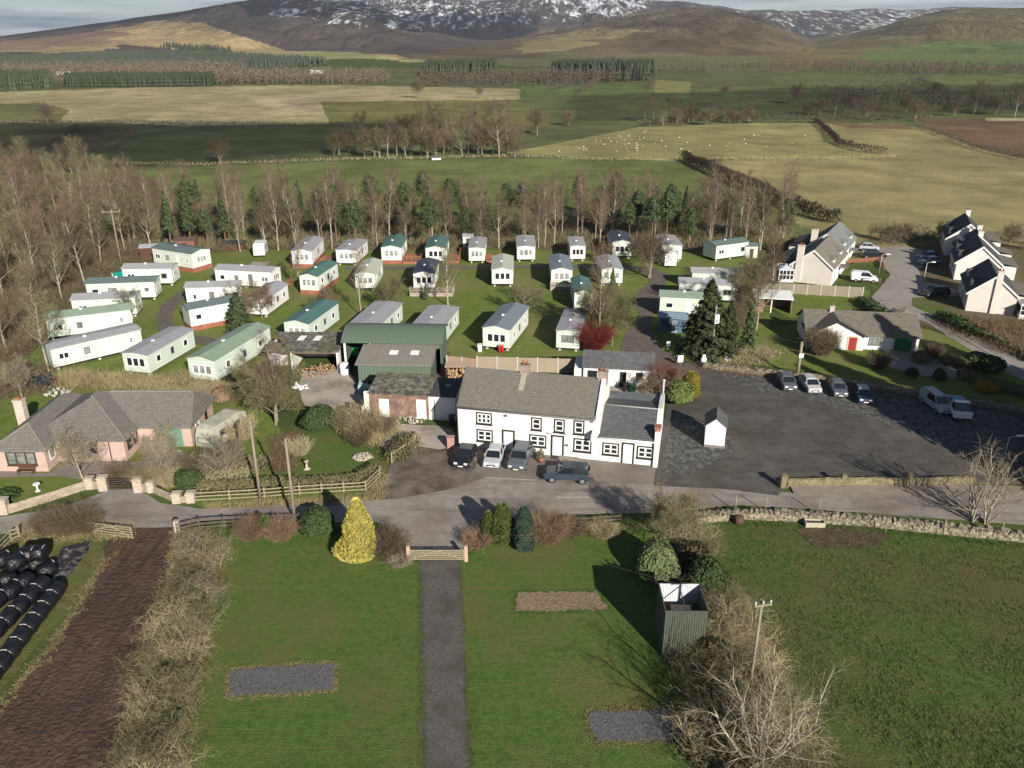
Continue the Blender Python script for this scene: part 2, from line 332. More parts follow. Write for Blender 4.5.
def build_terrain():
    ya = np.concatenate([np.linspace(-60, 180, 50), 1 / np.linspace(1 / 181, 1 / 1500, 300), np.linspace(1510, 7400, 300)])
    ra = np.concatenate([np.linspace(-2.6, -.72, 60), np.linspace(-.715, .715, 1000), np.linspace(.72, 2.6, 60)])
    RR, YY = np.meshgrid(ra, ya); XX = RR * np.maximum(YY, 150.0); ZZ = terrain(XX, YY)
    ZZ = np.where(YY > 7000, ZZ * .2, ZZ) - .02
    V = np.stack([XX, YY, ZZ], -1).reshape(-1, 3); nr, nc = XX.shape
    i = np.arange((nr - 1))[:, None] * nc + np.arange(nc - 1)[None, :]; i = i.ravel()
    Fq = np.stack([i, i + 1, i + nc + 1, i + nc], -1)
    z = YY * CT + (CAMZ - ZZ) * ST; px = 512 + F * XX / z; py = 384 - F * (YY * ST - (CAMZ - ZZ) * CT) / z
    px = px + (fbm(XX / 15, YY / 25, 2, 41) - .5) * 3; 
    C = np.zeros(XX.shape + (4,)); C[..., :3] = (.075, .10, .032); C[..., 3] = 0
    hcut = np.interp(px, [380, 520], [1350, 1030]) + (fbm(XX / 120, YY / 120, 2, 61) - .5) * 160
    for poly, c, mot in PAINT + HPAINT:
        hill = (poly, c, mot) in HPAINT
        wob = (fbm(XX / 90, YY / 130, 3, 43) - .5) * (9 if hill else 0)
        k = inpoly(px + wob * 3, py + wob, poly) & ((YY > hcut) if hill else ((YY > 150) & (YY <= hcut)))
        n1 = fbm(XX / (180 if hill else 40), YY / (220 if hill else 90), 4, 51)[..., None]; n1 = (n1 - .5) * 3.2 * mot + 1
        C[k, :3] = (np.array(c) * n1)[k]
    # snow: amount by height, seen in the shader's noise
    line = np.interp(px, [0, 60, 240, 260, 300, 400, 500, 560, 620, 680, 740, 800, 860, 1024], [42, 36, 16, 26, 34, 40, 38, 30, 24, 14, 12, 16, 30, 34])
    amt = np.interp(px, [0, 240, 270, 330, 450, 540, 600, 640, 680, 740, 1024], [.22, .24, .31, .34, .345, .32, .40, .37, .25, .19, .20])
    back = (YY > 4300) & (px > 690); line = np.where(back, 46, line); amt = np.where(back, np.interp(px, [690, 740, 860, 930, 1000], [.26, .31, .34, .37, .25]), amt)
    sn = np.where(ZZ > 40, amt * np.clip((line - py) / 14, 0, 1) ** .5, 0)
    C[..., 3] = np.clip(sn, 0, 1)
    m, nt, b = nodes('terrain'); L = nt.links
    at = N(nt, 'ShaderNodeAttribute', _attribute_name='land'); g = N(nt, 'ShaderNodeNewGeometry')
    n = N(nt, 'ShaderNodeTexNoise', Scale=.05, Detail=9, Roughness=.7); L.new(g.outputs['Position'], n.inputs['Vector'])
    r = N(nt, 'ShaderNodeMapRange', From_Min=.3, From_Max=.7, To_Min=.6, To_Max=1.4); L.new(n.outputs[0], r.inputs[0])
    n4 = N(nt, 'ShaderNodeTexNoise', Scale=.9, Detail=6, Roughness=.75); L.new(g.outputs['Position'], n4.inputs['Vector'])
    r4 = N(nt, 'ShaderNodeMapRange', From_Min=.3, From_Max=.7, To_Min=.8, To_Max=1.2); L.new(n4.outputs[0], r4.inputs[0])
    mu = N(nt, 'ShaderNodeMath', _operation='MULTIPLY'); L.new(r.outputs[0], mu.inputs[0]); L.new(r4.outputs[0], mu.inputs[1])
    hs = N(nt, 'ShaderNodeHueSaturation'); L.new(mu.outputs[0], hs.inputs['Value']); L.new(at.outputs['Color'], hs.inputs['Color'])
    mp = N(nt, 'ShaderNodeMapping'); mp.inputs['Scale'].default_value = (1.5, .3, 1.0); mp.inputs['Rotation'].default_value = (0, 0, .35); L.new(g.outputs['Position'], mp.inputs[0])
    ns = N(nt, 'ShaderNodeTexNoise', Scale=.013, Detail=12, Roughness=.72, Distortion=1.2); L.new(mp.outputs[0], ns.inputs['Vector'])
    a1 = N(nt, 'ShaderNodeMath', _operation='ADD'); L.new(ns.outputs[0], a1.inputs[0]); L.new(at.outputs['Alpha'], a1.inputs[1])
    r3 = N(nt, 'ShaderNodeMapRange', From_Min=.86, From_Max=.93); L.new(a1.outputs[0], r3.inputs[0])
    x = nt.nodes.new('ShaderNodeMix'); x.data_type = 'RGBA'; L.new(r3.outputs[0], x.inputs[0]); L.new(hs.outputs[0], x.inputs[6]); x.inputs[7].default_value = (.8, .83, .88, 1)
    L.new(x.outputs[2], b.inputs['Base Color']); b.inputs['Roughness'].default_value = .95; b.inputs['Specular IOR Level'].default_value = .05
    sx = N(nt, 'ShaderNodeSeparateXYZ'); L.new(g.outputs['Position'], sx.inputs[0]); rz = N(nt, 'ShaderNodeMapRange', From_Min=14, From_Max=70, To_Max=.9); L.new(sx.outputs[2], rz.inputs[0])
    mb_ = N(nt, 'ShaderNodeMapping'); mb_.inputs['Scale'].default_value = (1.0, .35, .6); mb_.inputs['Rotation'].default_value = (0, 0, .3); L.new(g.outputs['Position'], mb_.inputs[0])
    nb_ = N(nt, 'ShaderNodeTexNoise', Scale=.009, Detail=9, Roughness=.6, Distortion=.5); L.new(mb_.outputs[0], nb_.inputs['Vector'])
    bm_ = N(nt, 'ShaderNodeBump', Distance=105); L.new(rz.outputs[0], bm_.inputs['Strength']); L.new(nb_.outputs[0], bm_.inputs['Height']); L.new(bm_.outputs[0], b.inputs['Normal'])
    me = npmesh('ground', V, Fq, m); ca = me.color_attributes.new('land', 'FLOAT_COLOR', 'POINT'); ca.data.foreach_set('color', C.reshape(-1).astype(np.float32))
    me.polygons.foreach_set('use_smooth', np.ones(len(me.polygons), bool))
    o = link('ground', me); tag(o, 'grass valley floor with field pattern rising to snow streaked fells', kind='structure')
build_terrain()

LAY = [0]
def sheet(name, pts, m, label, z=None, world=False, kind='structure', smooth=3, rag=0):
    """flat ground sheet through image points; each new sheet lies 4 mm above the last"""
    LAY[0] += 1; z = z if z is not None else .0016 * LAY[0]
    P = [Vector((*p, 0)) if world else G(*p) for p in pts]
    P = [Vector((p.x, p.y, 0)) for p in P]
    # densify with small irregularities so that edges are not ruler straight
    Q = []
    for i in range(len(P)):
        a, b = P[i], P[(i + 1) % len(P)]; d = (b - a).length; n = max(1, min(160 if rag else 60, int(d / (.22 if rag else smooth * .5))))
        for k in range(n):
            p = a.lerp(b, k / n)
            if k and d > 3: nn = Vector((a.y - b.y, b.x - a.x, 0)).normalized(); p = p + nn * (vnoise(np.array(p.x * .9), np.array(p.y * .9), LAY[0]) - .5) * .28 * min(1, smooth / 3)
            if rag and k: p = p + Vector((a.y - b.y, b.x - a.x, 0)).normalized() * (vnoise(np.array(p.x * 3.1), np.array(p.y * 3.1), 5) + vnoise(np.array(p.x * 9.), np.array(p.y * 9.), 6) * .6 - .8) * rag
            Q.append((p.x, p.y, z))
    from mathutils.geometry import tessellate_polygon
    tr = tessellate_polygon([[Vector(q) for q in Q]])
    me = bpy.data.meshes.new(name); me.from_pydata(Q, [], [tuple(t) for t in tr]); me.materials.append(m); me.update()
    if me.polygons and me.polygons[0].normal.z < 0: me.flip_normals()
    o = link(name, me); return tag(o, label, kind=kind)
def W(n, *a, **k): k['obj'] = False; return mat(n, *a, **k)
lawn = W('lawn grass', (.058, .108, .024), (.100, .155, .038), 2.2, rough=.95, bump=1, bscale=7, c3=(.13, .125, .045), s3=.14, spec=.05, streak=((.12, 1.9, 1), .5, (.16, .16, .055), .45, 1.4))
field = W('rough pasture', (.046, .082, .022), (.092, .128, .038), 1.6, rough=.95, bump=1, bscale=5, detail=12, c3=(.10, .092, .04), s3=.09, spec=.05, streak=((.25, .9, 1), 1.1, (.14, .12, .055), .6, 1.0))
parkgrass = W('site grass', (.10, .15, .032), (.165, .195, .052), .8, rough=.95, bump=1, bscale=5, c3=(.19, .18, .075), s3=.07, spec=.05)
verge = W('verge grass', (.09, .092, .032), (.17, .15, .07), 1.5, rough=.95, bump=2, bscale=6, c3=(.1, .13, .035), s3=.3, spec=.05)
wood_floor = W('leaf litter', (.10, .065, .04), (.16, .115, .07), .9, rough=.95, bump=2, bscale=3, c3=(.10, .12, .035), s3=.1)
asphalt = W('worn road asphalt', (.26, .23, .205), (.33, .30, .27), 1.2, rough=.9, bump=.5, bscale=20, c3=(.20, .17, .15), s3=.2, detail=12, crack=.16, streak=((.09, 1.2, 1), -.02, (.14, .118, .10), .7, .3))
tarmac = W('dark car park tarmac', (.064, .061, .057), (.12, .113, .103), .5, rough=.9, bump=.8, bscale=9, detail=12, c3=(.072, .06, .05), s3=.12, crack=.1, streak=((.1, .8, 1), -.5, (.115, .105, .092), .6, 1.6))
gritty = W('pale grit over tarmac', (.055, .056, .053), (.19, .19, .18), 1.6, rough=.95, bump=1, bscale=12, detail=10, lo=.42, hi=.7, stretch=(1.3, .8, 1))
forec = W('forecourt tarmac', (.20, .175, .15), (.27, .24, .21), .8, rough=.9, bump=.6, bscale=12, c3=(.13, .11, .095), s3=.2, crack=.2)
muddy = W('muddy forecourt', (.08, .06, .048), (.20, .17, .14), .55, rough=.8, bump=1, bscale=6, detail=9)
mud = W('churned brown mud', (.068, .043, .031), (.115, .075, .053), 1.3, rough=.7, bump=3, bscale=3.2, detail=12, c3=(.055, .038, .03), s3=.13, streak=((2.2, .16, 1), .42, (.045, .03, .024), .9, .5))
gravel = W('grey gravel', (.06, .06, .064), (.22, .22, .23), 11, rough=.95, bump=2, bscale=22, detail=4)
drive = W('driveway tarmac', (.075, .071, .068), (.165, .156, .148), 6, rough=.95, bump=1, bscale=24, c3=(.085, .075, .062), s3=.5, streak=((2.2, .12, 1), .02, (.12, .11, .09), .6, .4))
rotgrass = W('bare brown soil', (.19, .135, .09), (.30, .23, .15), 3, rough=.95, bump=2, bscale=8)
concrete = W('yard concrete', (.37, .32, .28), (.45, .40, .35), .7, rough=.9, bump=.4, bscale=9, c3=(.22, .18, .15), s3=.25, crack=.3)
track = W('caravan site tarmac', (.10, .085, .075), (.15, .13, .115), 1.0, rough=.9, bump=.5, bscale=14)
houserd = W('estate road', (.26, .24, .215), (.33, .30, .27), 1.2, rough=.9, bump=.3, bscale=14, c3=(.21, .19, .17), s3=.12)
gdrive = W('bungalow gravel drive', (.20, .18, .155), (.28, .255, .22), 4, rough=.95, bump=.8, bscale=16)

sheet('field', [(700, 512), (820, 514), (1024, 535), (1500, 560), (2600, 1500), (620, 1500), (660, 900), (700, 768), (690, 600)], field, 'rough olive pasture south of the dry stone wall')
sheet('lawn', [(215, 545), (240, 530), (330, 534), (403, 560), (421, 562), (420, 560), (426, 768), (428, 1100), (60, 1100), (165, 768), (190, 690), (205, 620)], lawn, 'mown lawn west of the tarmac driveway')
sheet('lawn', [(459, 560), (500, 535), (650, 528), (690, 560), (700, 620), (720, 768), (760, 1100), (500, 1100), (471, 768)], lawn, 'mown lawn between the driveway and the open topped metal enclosure')
sheet('ground', [(-300, 545), (0, 540), (95, 535), (110, 560), (60, 620), (10, 680), (-200, 900), (-900, 900)], verge, 'grassy ground of the silage yard')
sheet('track', [(107, 527), (178, 525), (176, 560), (160, 610), (140, 680), (110, 800), (70, 1100), (-700, 1100), (-60, 752), (0, 704), (40, 655), (80, 604), (104, 562)], mud, 'churned brown mud track leading south from the road', rag=.24)
sheet('ground', [(178, 525), (226, 530), (215, 600), (205, 680), (180, 768), (100, 1100), (60, 1100), (110, 800), (140, 680), (160, 610), (176, 560)], verge, 'rough grass under the overgrown hedge')
sheet('ground', [(-400, 360), (-30, 170), (150, 178), (250, 222), (420, 226), (700, 222), (790, 225), (800, 250), (745, 252), (690, 258), (300, 250), (160, 262), (100, 290), (40, 332), (25, 372), (-200, 420)], wood_floor, 'leaf litter under the bare woodland')
sheet('ground', [(25, 372), (40, 332), (100, 290), (160, 262), (240, 250), (600, 250), (745, 252), (770, 270), (770, 330), (700, 362), (640, 358), (590, 356), (450, 358), (340, 345), (262, 362), (240, 384), (120, 385)], parkgrass, 'short grass of the caravan site')
sheet('ground', [(0, 398), (30, 385), (140, 380), (240, 380), (280, 430), (300, 460), (385, 450), (360, 500), (200, 506), (180, 498), (150, 480), (90, 480), (0, 508), (-400, 540), (-400, 430)], parkgrass, 'garden grass round the pink bungalow')
sheet('lawn', [(297, 436), (330, 430), (370, 450), (392, 458), (384, 474), (300, 477), (268, 478), (290, 455)], lawn, 'bright green garden lawn with a sundial')
sheet('ground', [(765, 330), (806, 322), (870, 322), (930, 330), (1040, 370), (1040, 420), (950, 396), (850, 378), (740, 362), (700, 356), (740, 340)], parkgrass, 'garden grass before the white bungalow')
sheet('ground', [(770, 285), (870, 290), (868, 315), (790, 318), (765, 305)], parkgrass, 'back garden grass behind the white bungalow')
sheet('ground', [(890, 250), (960, 240), (1060, 250), (1300, 330), (1300, 430), (1040, 372), (960, 338), (905, 318)], wood_floor, 'garden soil beside the terrace')
sheet('lawn', [(912, 304), (945, 308), (965, 326), (945, 322), (925, 316)], lawn, 'small curved front lawn at the estate bend')
# main road and what opens on to it
sheet('forecourt', [(400, 500), (398, 470), (385, 450), (372, 438), (440, 425), (470, 440), (655, 462), (672, 470), (664, 490), (592, 486), (456, 492)], forec, 'tarmac forecourt before the inn')
sheet('forecourt', [(360, 502), (385, 478), (402, 440), (440, 428), (458, 448), (478, 462), (470, 476), (456, 490), (400, 502)], muddy, 'muddy worn apron where the yard meets the road', rag=.14)
sheet('road', [(-1200, 560), (-300, 530), (-60, 522), (0, 517), (60, 508), (110, 490), (136, 489), (160, 503), (200, 509), (275, 505), (360, 500), (400, 499), (456, 488), (485, 478), (537, 480), (592, 483), (655, 485), (740, 490), (792, 493), (896, 494), (973, 494.5), (1100, 499), (1400, 516), (2400, 570), (2400, 640), (1300, 550), (1100, 532), (1024, 525), (943, 519), (865, 513), (790, 508), (740, 505), (695, 510), (655, 513), (555, 515), (480, 520), (475, 540), (462, 552), (408, 552), (396, 538), (380, 523), (200, 521), (178, 527), (107, 529), (40, 532), (0, 534), (-300, 552), (-1200, 600)], asphalt, 'worn grey village road')
sheet('road_marking', [(485, 477.4), (537, 480), (537, 480.8), (485, 478.2)], W('road paint', (.55, .53, .48), (.3, .28, .25), 3), 'faded white edge line before the forecourt', smooth=9)
for a, b in ((556, 590),):
    sheet('road_marking', [(a, 497.3 - (a - 440) * .003), (b, 497.2), (b, 498), (a, 498.2)], MATS['road paint'], 'faded short dash on the road centre', smooth=9)
sheet('pavement', [(790, 487), (973, 486), (1060, 489), (1200, 494), (1200, 504), (973, 496), (896, 495.4), (794, 494.4)], W('pavement', (.24, .20, .17), (.30, .26, .22), 1, bump=.3), 'pavement below the car park wall', z=.12)
sheet('ground', [(418.5, 557), (461.5, 557), (465, 620), (469.5, 700), (474, 768), (496, 1100), (400, 1100), (421, 768), (420, 660)], W('dead moss edge', (.10, .085, .04), (.13, .12, .05), 4), 'brown mossy edges of the driveway', rag=.14)
sheet('driveway', [(420.5, 557), (459.5, 557), (463, 620), (467, 700), (471, 768), (492, 1100), (405, 1100), (424, 768), (422, 660)], drive, 'straight grey driveway between the lawns', rag=.14)
sheet('car_park', [(654, 486), (657, 462), (660, 440), (664, 420), (668, 404), (684, 406), (698, 396), (699, 386), (694, 372), (700, 364), (722, 368), (770, 374), (850, 384), (930, 396), (1000, 404), (1120, 430), (1120, 490), (970, 481), (785, 484), (778, 496), (720, 489)], tarmac, 'dark tarmac car park of the inn')
sheet('ground', [(716, 373), (770, 377), (850, 387), (930, 400), (1000, 412), (1080, 440), (1080, 470), (1000, 462), (940, 445), (870, 418), (800, 398), (760, 392), (735, 384)], gritty, 'pale grit scattered along the car park edge')
sheet('ground', [(662, 472), (666, 440), (676, 412), (700, 420), (716, 424), (730, 436), (735, 450), (720, 462), (690, 474)], gritty, 'pale grit round the white kiosk')
sheet('track', [(700, 372), (696, 384), (664, 372), (626, 358), (620, 348), (626, 334), (640, 318), (632, 300), (640, 290), (650, 282), (640, 271), (600, 268), (345, 270), (345, 266.6), (600, 265), (652, 266.4), (668, 275), (664, 288), (668, 298), (655, 312), (650, 330), (662, 350), (690, 362)], track, 'tarmac track winding up through the caravan site')
sheet('track', [(213, 279), (196, 284), (178, 292), (162, 304), (155, 318), (158, 330), (172, 340), (214, 347), (262, 346), (262, 340), (215, 339), (186, 334), (173, 325), (172, 312), (182, 300), (204, 288), (222, 283)], track, 'dark tarmac loop between the cream caravans')
sheet('yard', [(303, 371), (360, 368), (376, 395), (372, 416), (362, 424), (330, 418), (304, 405), (298, 388)], concrete, 'cracked pale concrete farm yard')
sheet('yard', [(340, 345), (450, 352), (440, 395), (360, 395)], W('barn floor', (.07, .06, .05), (.12, .1, .08), 1), 'dark earth floor of the green barn')
sheet('yard', [(378, 424), (436, 426), (452, 430), (456, 446), (440, 450), (400, 444), (376, 436)], concrete, 'pale concrete strip before the brick outbuilding')
sheet('yard', [(606, 378), (665, 385), (668, 402), (640, 408), (605, 402)], concrete, 'paved yard behind the inn')
sheet('road', [(896, 246), (862, 252), (880, 262), (890, 275), (880, 288), (868, 300), (876, 308), (890, 312), (925, 322), (960, 344), (1000, 368), (1050, 395), (1120, 430), (1200, 430), (1100, 380), (1024, 346), (975, 328), (925, 312), (912, 306), (912, 298), (960, 296), (958, 290), (925, 282), (918, 270), (930, 262), (938, 256), (915, 248)], houserd, 'pale estate road curving between the houses')
sheet('driveway', [(886, 350), (917, 350), (945, 362), (968, 374), (960, 380), (918, 376), (890, 368)], gdrive, 'pale gravel drive of the white bungalow')
sheet('ground', [(232, 671), (260, 668), (336, 664.5), (333, 690), (290, 694), (229, 697.5)], gravel, 'rectangular bed of grey gravel in the west lawn', rag=.24)
sheet('ground', [(590, 712), (640, 710), (690, 710), (702, 724), (700, 738), (640, 741), (597, 742), (588, 728)], gravel, 'bed of grey gravel in the east lawn', rag=.24)
sheet('ground', [(516.6, 592.4), (597, 592), (608, 610), (515, 612)], rotgrass, 'rectangle of bare brown soil in the east lawn', rag=.24)
sheet('ground', [(795, 530), (820, 526), (870, 528), (892, 538), (870, 548), (815, 547)], W('poached mud', (.06, .042, .03), (.11, .085, .05), 1.2, bump=2), 'trampled mud round the water trough', rag=.24)
sheet('ground', [(62, 548), (92, 540), (88, 552), (70, 575), (58, 590), (40, 590)], W('wet plastic litter', (.03, .03, .035), (.3, .28, .27), 1.6, rough=.4, detail=8, lo=.5, hi=.7), 'strewn black wrap and puddles beside the bales')
sheet('path', [(-20, 470), (48, 474), (70, 462), (142, 462), (165, 450), (190, 455), (196, 470), (140, 482), (104, 484), (60, 477), (0, 478)], W('bungalow paving', (.20, .165, .15), (.26, .22, .2), 1.2), 'grey paving round the pink bungalow')
sheet('path', [(253, 262), (271, 262), (258, 272), (244, 270)], concrete, 'pale pad before the small touring caravan')

def arc_strip(c, r, a0, a1, w, label, m):
    P = []; n = 26
    for rr, rg in ((r, range(n + 1)), (r + w, range(n, -1, -1))):
        for k in rg: t = a0 + (a1 - a0) * k / n; P.append((c[0] + rr * math.cos(t), c[1] + rr * math.sin(t)))
    return sheet('ground', P, m, label, world=True, smooth=9, z=.012 + .001 * (LAY[0] % 9))
pressed = W('pressed yellowing grass', (.085, .12, .03), (.12, .14, .045), 3, rough=.95, spec=.05)
g0 = G(405, 640)
for k, (dx, r_, a0, a1) in enumerate(((-6.5, 5.4, -.9, 1.3), (-6.5, 6.3, -.8, 1.2), (-9.5, 7.6, -.7, 1.5), (-9.5, 8.5, -.6, 1.4), (-4.0, 3.2, .2, 2.6), (-4.0, 4.0, .1, 2.4))): arc_strip((g0.x + dx, g0.y + k * .35), r_, a0, a1, .16, f"{['first','second','third','fourth','fifth','sixth'][k]} faint curving tyre mark on the west lawn", pressed)
for k, (y0, y1) in enumerate(((696, 693), (704, 701.5))): sheet('ground', [(548, y0), (612, y1), (612, y1 + 2.2), (548, y0 + 2.2)], pressed, f"{['upper','lower'][k]} faint pressed line on the east lawn", z=.014)
# ================================================================ building helpers
def wallmat(name, c, c2=None, **k): return mat(name, c, c2 or tuple(x * .86 for x in c), .7, rough=.85, bump=.3, bscale=14, detail=8, lo=.45, hi=.8, **k)
white = wallmat('white render', (.80, .79, .76), (.62, .60, .54), stretch=(1, 1, .35))
pink = wallmat('pink render', (.50, .37, .32), (.42, .30, .26))
beige = wallmat('beige render', (.68, .62, .56), (.58, .53, .47))
palewall = wallmat('pale render', (.72, .70, .66))
blackp = mat('black window surround', (.03, .03, .032), rough=.5)
whitep = mat('white frame paint', (.8, .8, .78), rough=.45)
glass = mat('window glass', (.02, .025, .03), rough=.08, spec=.8)
cglass = mat('curtained window glass', (.10, .12, .12), (.36, .38, .35), 1.3, rough=.12, spec=.8, rand=.35)
greyp = mat('grey fascia', (.16, .16, .155), rough=.6)
brownp = mat('brown stained wood', (.09, .045, .03), rough=.7)
def frame_of(face, L_, D):
    """maps (along, out, up) on a wall face to local coordinates"""
    if face == 'f': return lambda a, o, z: (a, -o, z)
    if face == 'b': return lambda a, o, z: (L_ - a, D + o, z)
    if face == 'r': return lambda a, o, z: (L_ + o, a, z)
    return lambda a, o, z: (-o, D - a, z)
def fbox(mb, fn, a0, a1, o0, o1, z0, z1):
    mb.hull8([fn(a0, o0, z0), fn(a1, o0, z0), fn(a1, o1, z0), fn(a0, o1, z0)], [fn(a0, o0, z1), fn(a1, o0, z1), fn(a1, o1, z1), fn(a0, o1, z1)])
def window(root, fn, a, z, w, h, surround=None, sash=None, pane=None, sw=.14, bars=(1, 1), bw=.05, sill=False):
    """window centred at a, from z up: surround ring, pane (child), sash bars (child)"""
    a0, a1 = a - w / 2, a + w / 2
    m = MB(); t = sw if surround else .06
    for b in ((a0 - t, a1 + t, z - t, z), (a0 - t, a1 + t, z + h, z + h + t), (a0 - t, a0, z, z + h), (a1, a1 + t, z, z + h)): fbox(m, fn, b[0], b[1], -.02, .05, b[2], b[3])
    if sill: fbox(m, fn, a0 - t - .05, a1 + t + .05, -.02, .12, z - t - .08, z - t)
    o = m.build('window', surround or sash or whitep, root)
    p = MB(); fbox(p, fn, a0, a1, -.02, .012, z, z + h); p.build('pane', pane or glass, o)
    s = MB()
    for b in ((a0, a1, z, z + bw), (a0, a1, z + h - bw, z + h), (a0, a0 + bw, z + bw, z + h - bw), (a1 - bw, a1, z + bw, z + h - bw)): fbox(s, fn, b[0], b[1], .012, .035, b[2], b[3])
    for k in range(bars[0]): c = a0 + w * (k + 1) / (bars[0] + 1); fbox(s, fn, c - bw * .8, c + bw * .8, .012, .038, z + bw, z + h - bw)
    for k in range(bars[1]): c = z + h * (k + 1) / (bars[1] + 1); fbox(s, fn, a0 + bw, a1 - bw, .012, .033, c - bw * .5, c + bw * .5)
    s.build('sash', sash or whitep, o); return o
def door(root, fn, a, w, h, m, frame=None, sw=.14, z=.02, handle=True):
    d = MB(); fbox(d, fn, a - w / 2, a + w / 2, -.02, .03, z, z + h); o = d.build('door', m, root)
    if frame:
        f = MB()
        for b in ((a - w / 2 - sw, a - w / 2, z, z + h + sw), (a + w / 2, a + w / 2 + sw, z, z + h + sw), (a - w / 2, a + w / 2, z + h, z + h + sw)): fbox(f, fn, b[0], b[1], -.02, .055, b[2], b[3])
        f.build('door_frame', frame, o)
    if handle: k = MB(); fbox(k, fn, a + w * .34, a + w * .42, .03, .07, z + 1, z + 1.06); k.build('handle', greyp, o)
    return o
def prism(L_, D, eave, ridge, axis='x', base=0, rp=.5, eb=None):
    """gabled wall volume; rp = ridge position across, eb = rear eave height"""
    m = MB(); eb = eave if eb is None else eb
    if axis == 'x':
        s = [(0, base), (D, base), (D, eb), (D * rp, ridge), (0, eave)]
        a = [(0, y, z) for y, z in s]; b = [(L_, y, z) for y, z in s]
    else:
        s = [(0, base), (L_, base), (L_, eb), (L_ * rp, ridge), (0, eave)]
        a = [(x, 0, z) for x, z in s]; b = [(x, D, z) for x, z in s]
    f = [(0, 1, 2, 3, 4), (9, 8, 7, 6, 5)] + [(i, i + 5, (i + 1) % 5 + 5, (i + 1) % 5) for i in range(5)]
    m.add(a + b, f); me = bpy.data.meshes.new('w'); return m
def fixn(o):
    import bmesh
    bm = bmesh.new(); bm.from_mesh(o.data); bmesh.ops.recalc_face_normals(bm, faces=bm.faces); bm.to_mesh(o.data); bm.free(); return o
def roof(root, L_, D, eave, ridge, m, axis='x', over=.25, th=.12, rp=.5, eb=None, name='roof', ends=None):
    """one gabled roof shell of even thickness lying on the walls; returns its object"""
    eb = eave if eb is None else eb; ends = over if ends is None else ends
    Wd = D if axis == 'x' else L_; Ln = L_ if axis == 'x' else D; k = Wd * rp
    sl = (ridge - eave) / k; sr = (ridge - eb) / (Wd - k)
    e0 = (-over, eave - sl * over); e1 = (Wd + over, eb - sr * over); g = .01
    s = [(e0[0], e0[1] + g), (k, ridge + g), (e1[0], e1[1] + g), (e1[0], e1[1] + th), (k, ridge + th), (e0[0], e0[1] + th)]
    P = (lambda a, c, z: (a, c, z)) if axis == 'x' else (lambda a, c, z: (c, a, z))
    v = [P(-ends, c, z) for c, z in s] + [P(Ln + ends, c, z) for c, z in s]
    f = [(0, 1, 4, 5), (1, 2, 3, 4), (6, 11, 10, 7), (7, 10, 9, 8)] + [(i, i + 6, (i + 1) % 6 + 6, (i + 1) % 6) for i in range(6)]
    mb = MB(); mb.add(v, f); return fixn(mb.build(name, m, root))
def hiproof(root, x0, x1, y0, y1, eave, ridge, m, over=.35, th=.12, name='roof', axis='x', hip=(1, 1), inset=1.0):
    x0 -= over; x1 += over; y0 -= over; y1 += over; mb = MB()
    if axis == 'x':
        k = (y1 - y0) / 2 * inset; r = [(x0 + k * hip[0], (y0 + y1) / 2, ridge), (x1 - k * hip[1], (y0 + y1) / 2, ridge)]
        b = [(x0, y0), (x1, y0), (x1, y1), (x0, y1)]; f = [(4, 5, 9, 8), (5, 6, 9), (6, 7, 8, 9), (7, 4, 8)]
    else:
        k = (x1 - x0) / 2 * inset; r = [((x0 + x1) / 2, y0 + k * hip[0], ridge), ((x0 + x1) / 2, y1 - k * hip[1], ridge)]
        b = [(x0, y0), (x1, y0), (x1, y1), (x0, y1)]; f = [(4, 5, 8), (5, 6, 9, 8), (6, 7, 9), (7, 4, 8, 9)]
    v = [(*p, eave - th) for p in b] + [(*p, eave) for p in b] + r
    mb.add(v, [(3, 2, 1, 0), (0, 1, 5, 4), (1, 2, 6, 5), (2, 3, 7, 6), (3, 0, 4, 7)] + f)
    return fixn(mb.build(name, m, root))
def chimney(root, x, y, z0, z1, w, d, m, pots=2, cap=None):
    mb = MB(); mb.box(x - w / 2, x + w / 2, y - d / 2, y + d / 2, z0, z1); mb.box(x - w / 2 - .06, x + w / 2 + .06, y - d / 2 - .06, y + d / 2 + .06, z1, z1 + .12)
    o = mb.build('chimney', m, root)
    for k in range(pots):
        p = MB(); xx = x + (k - (pots - 1) / 2) * .38; p.lathe([(.13, 0), (.1, .3), (.13, .36)], 8, (xx, y, z1 + .12)); p.build('chimney_pot', cap or MATS['terracotta'], o)
    return o
mat('terracotta', (.33, .14, .08), (.25, .11, .07), 3)
def fr(p1, p2, z=0):
    """frame with x from ground point p1 to p2"""
    a, b = G(*p1), G(*p2); d = b - a; return a + Vector((0, 0, z)), math.atan2(d.y, d.x), d.length

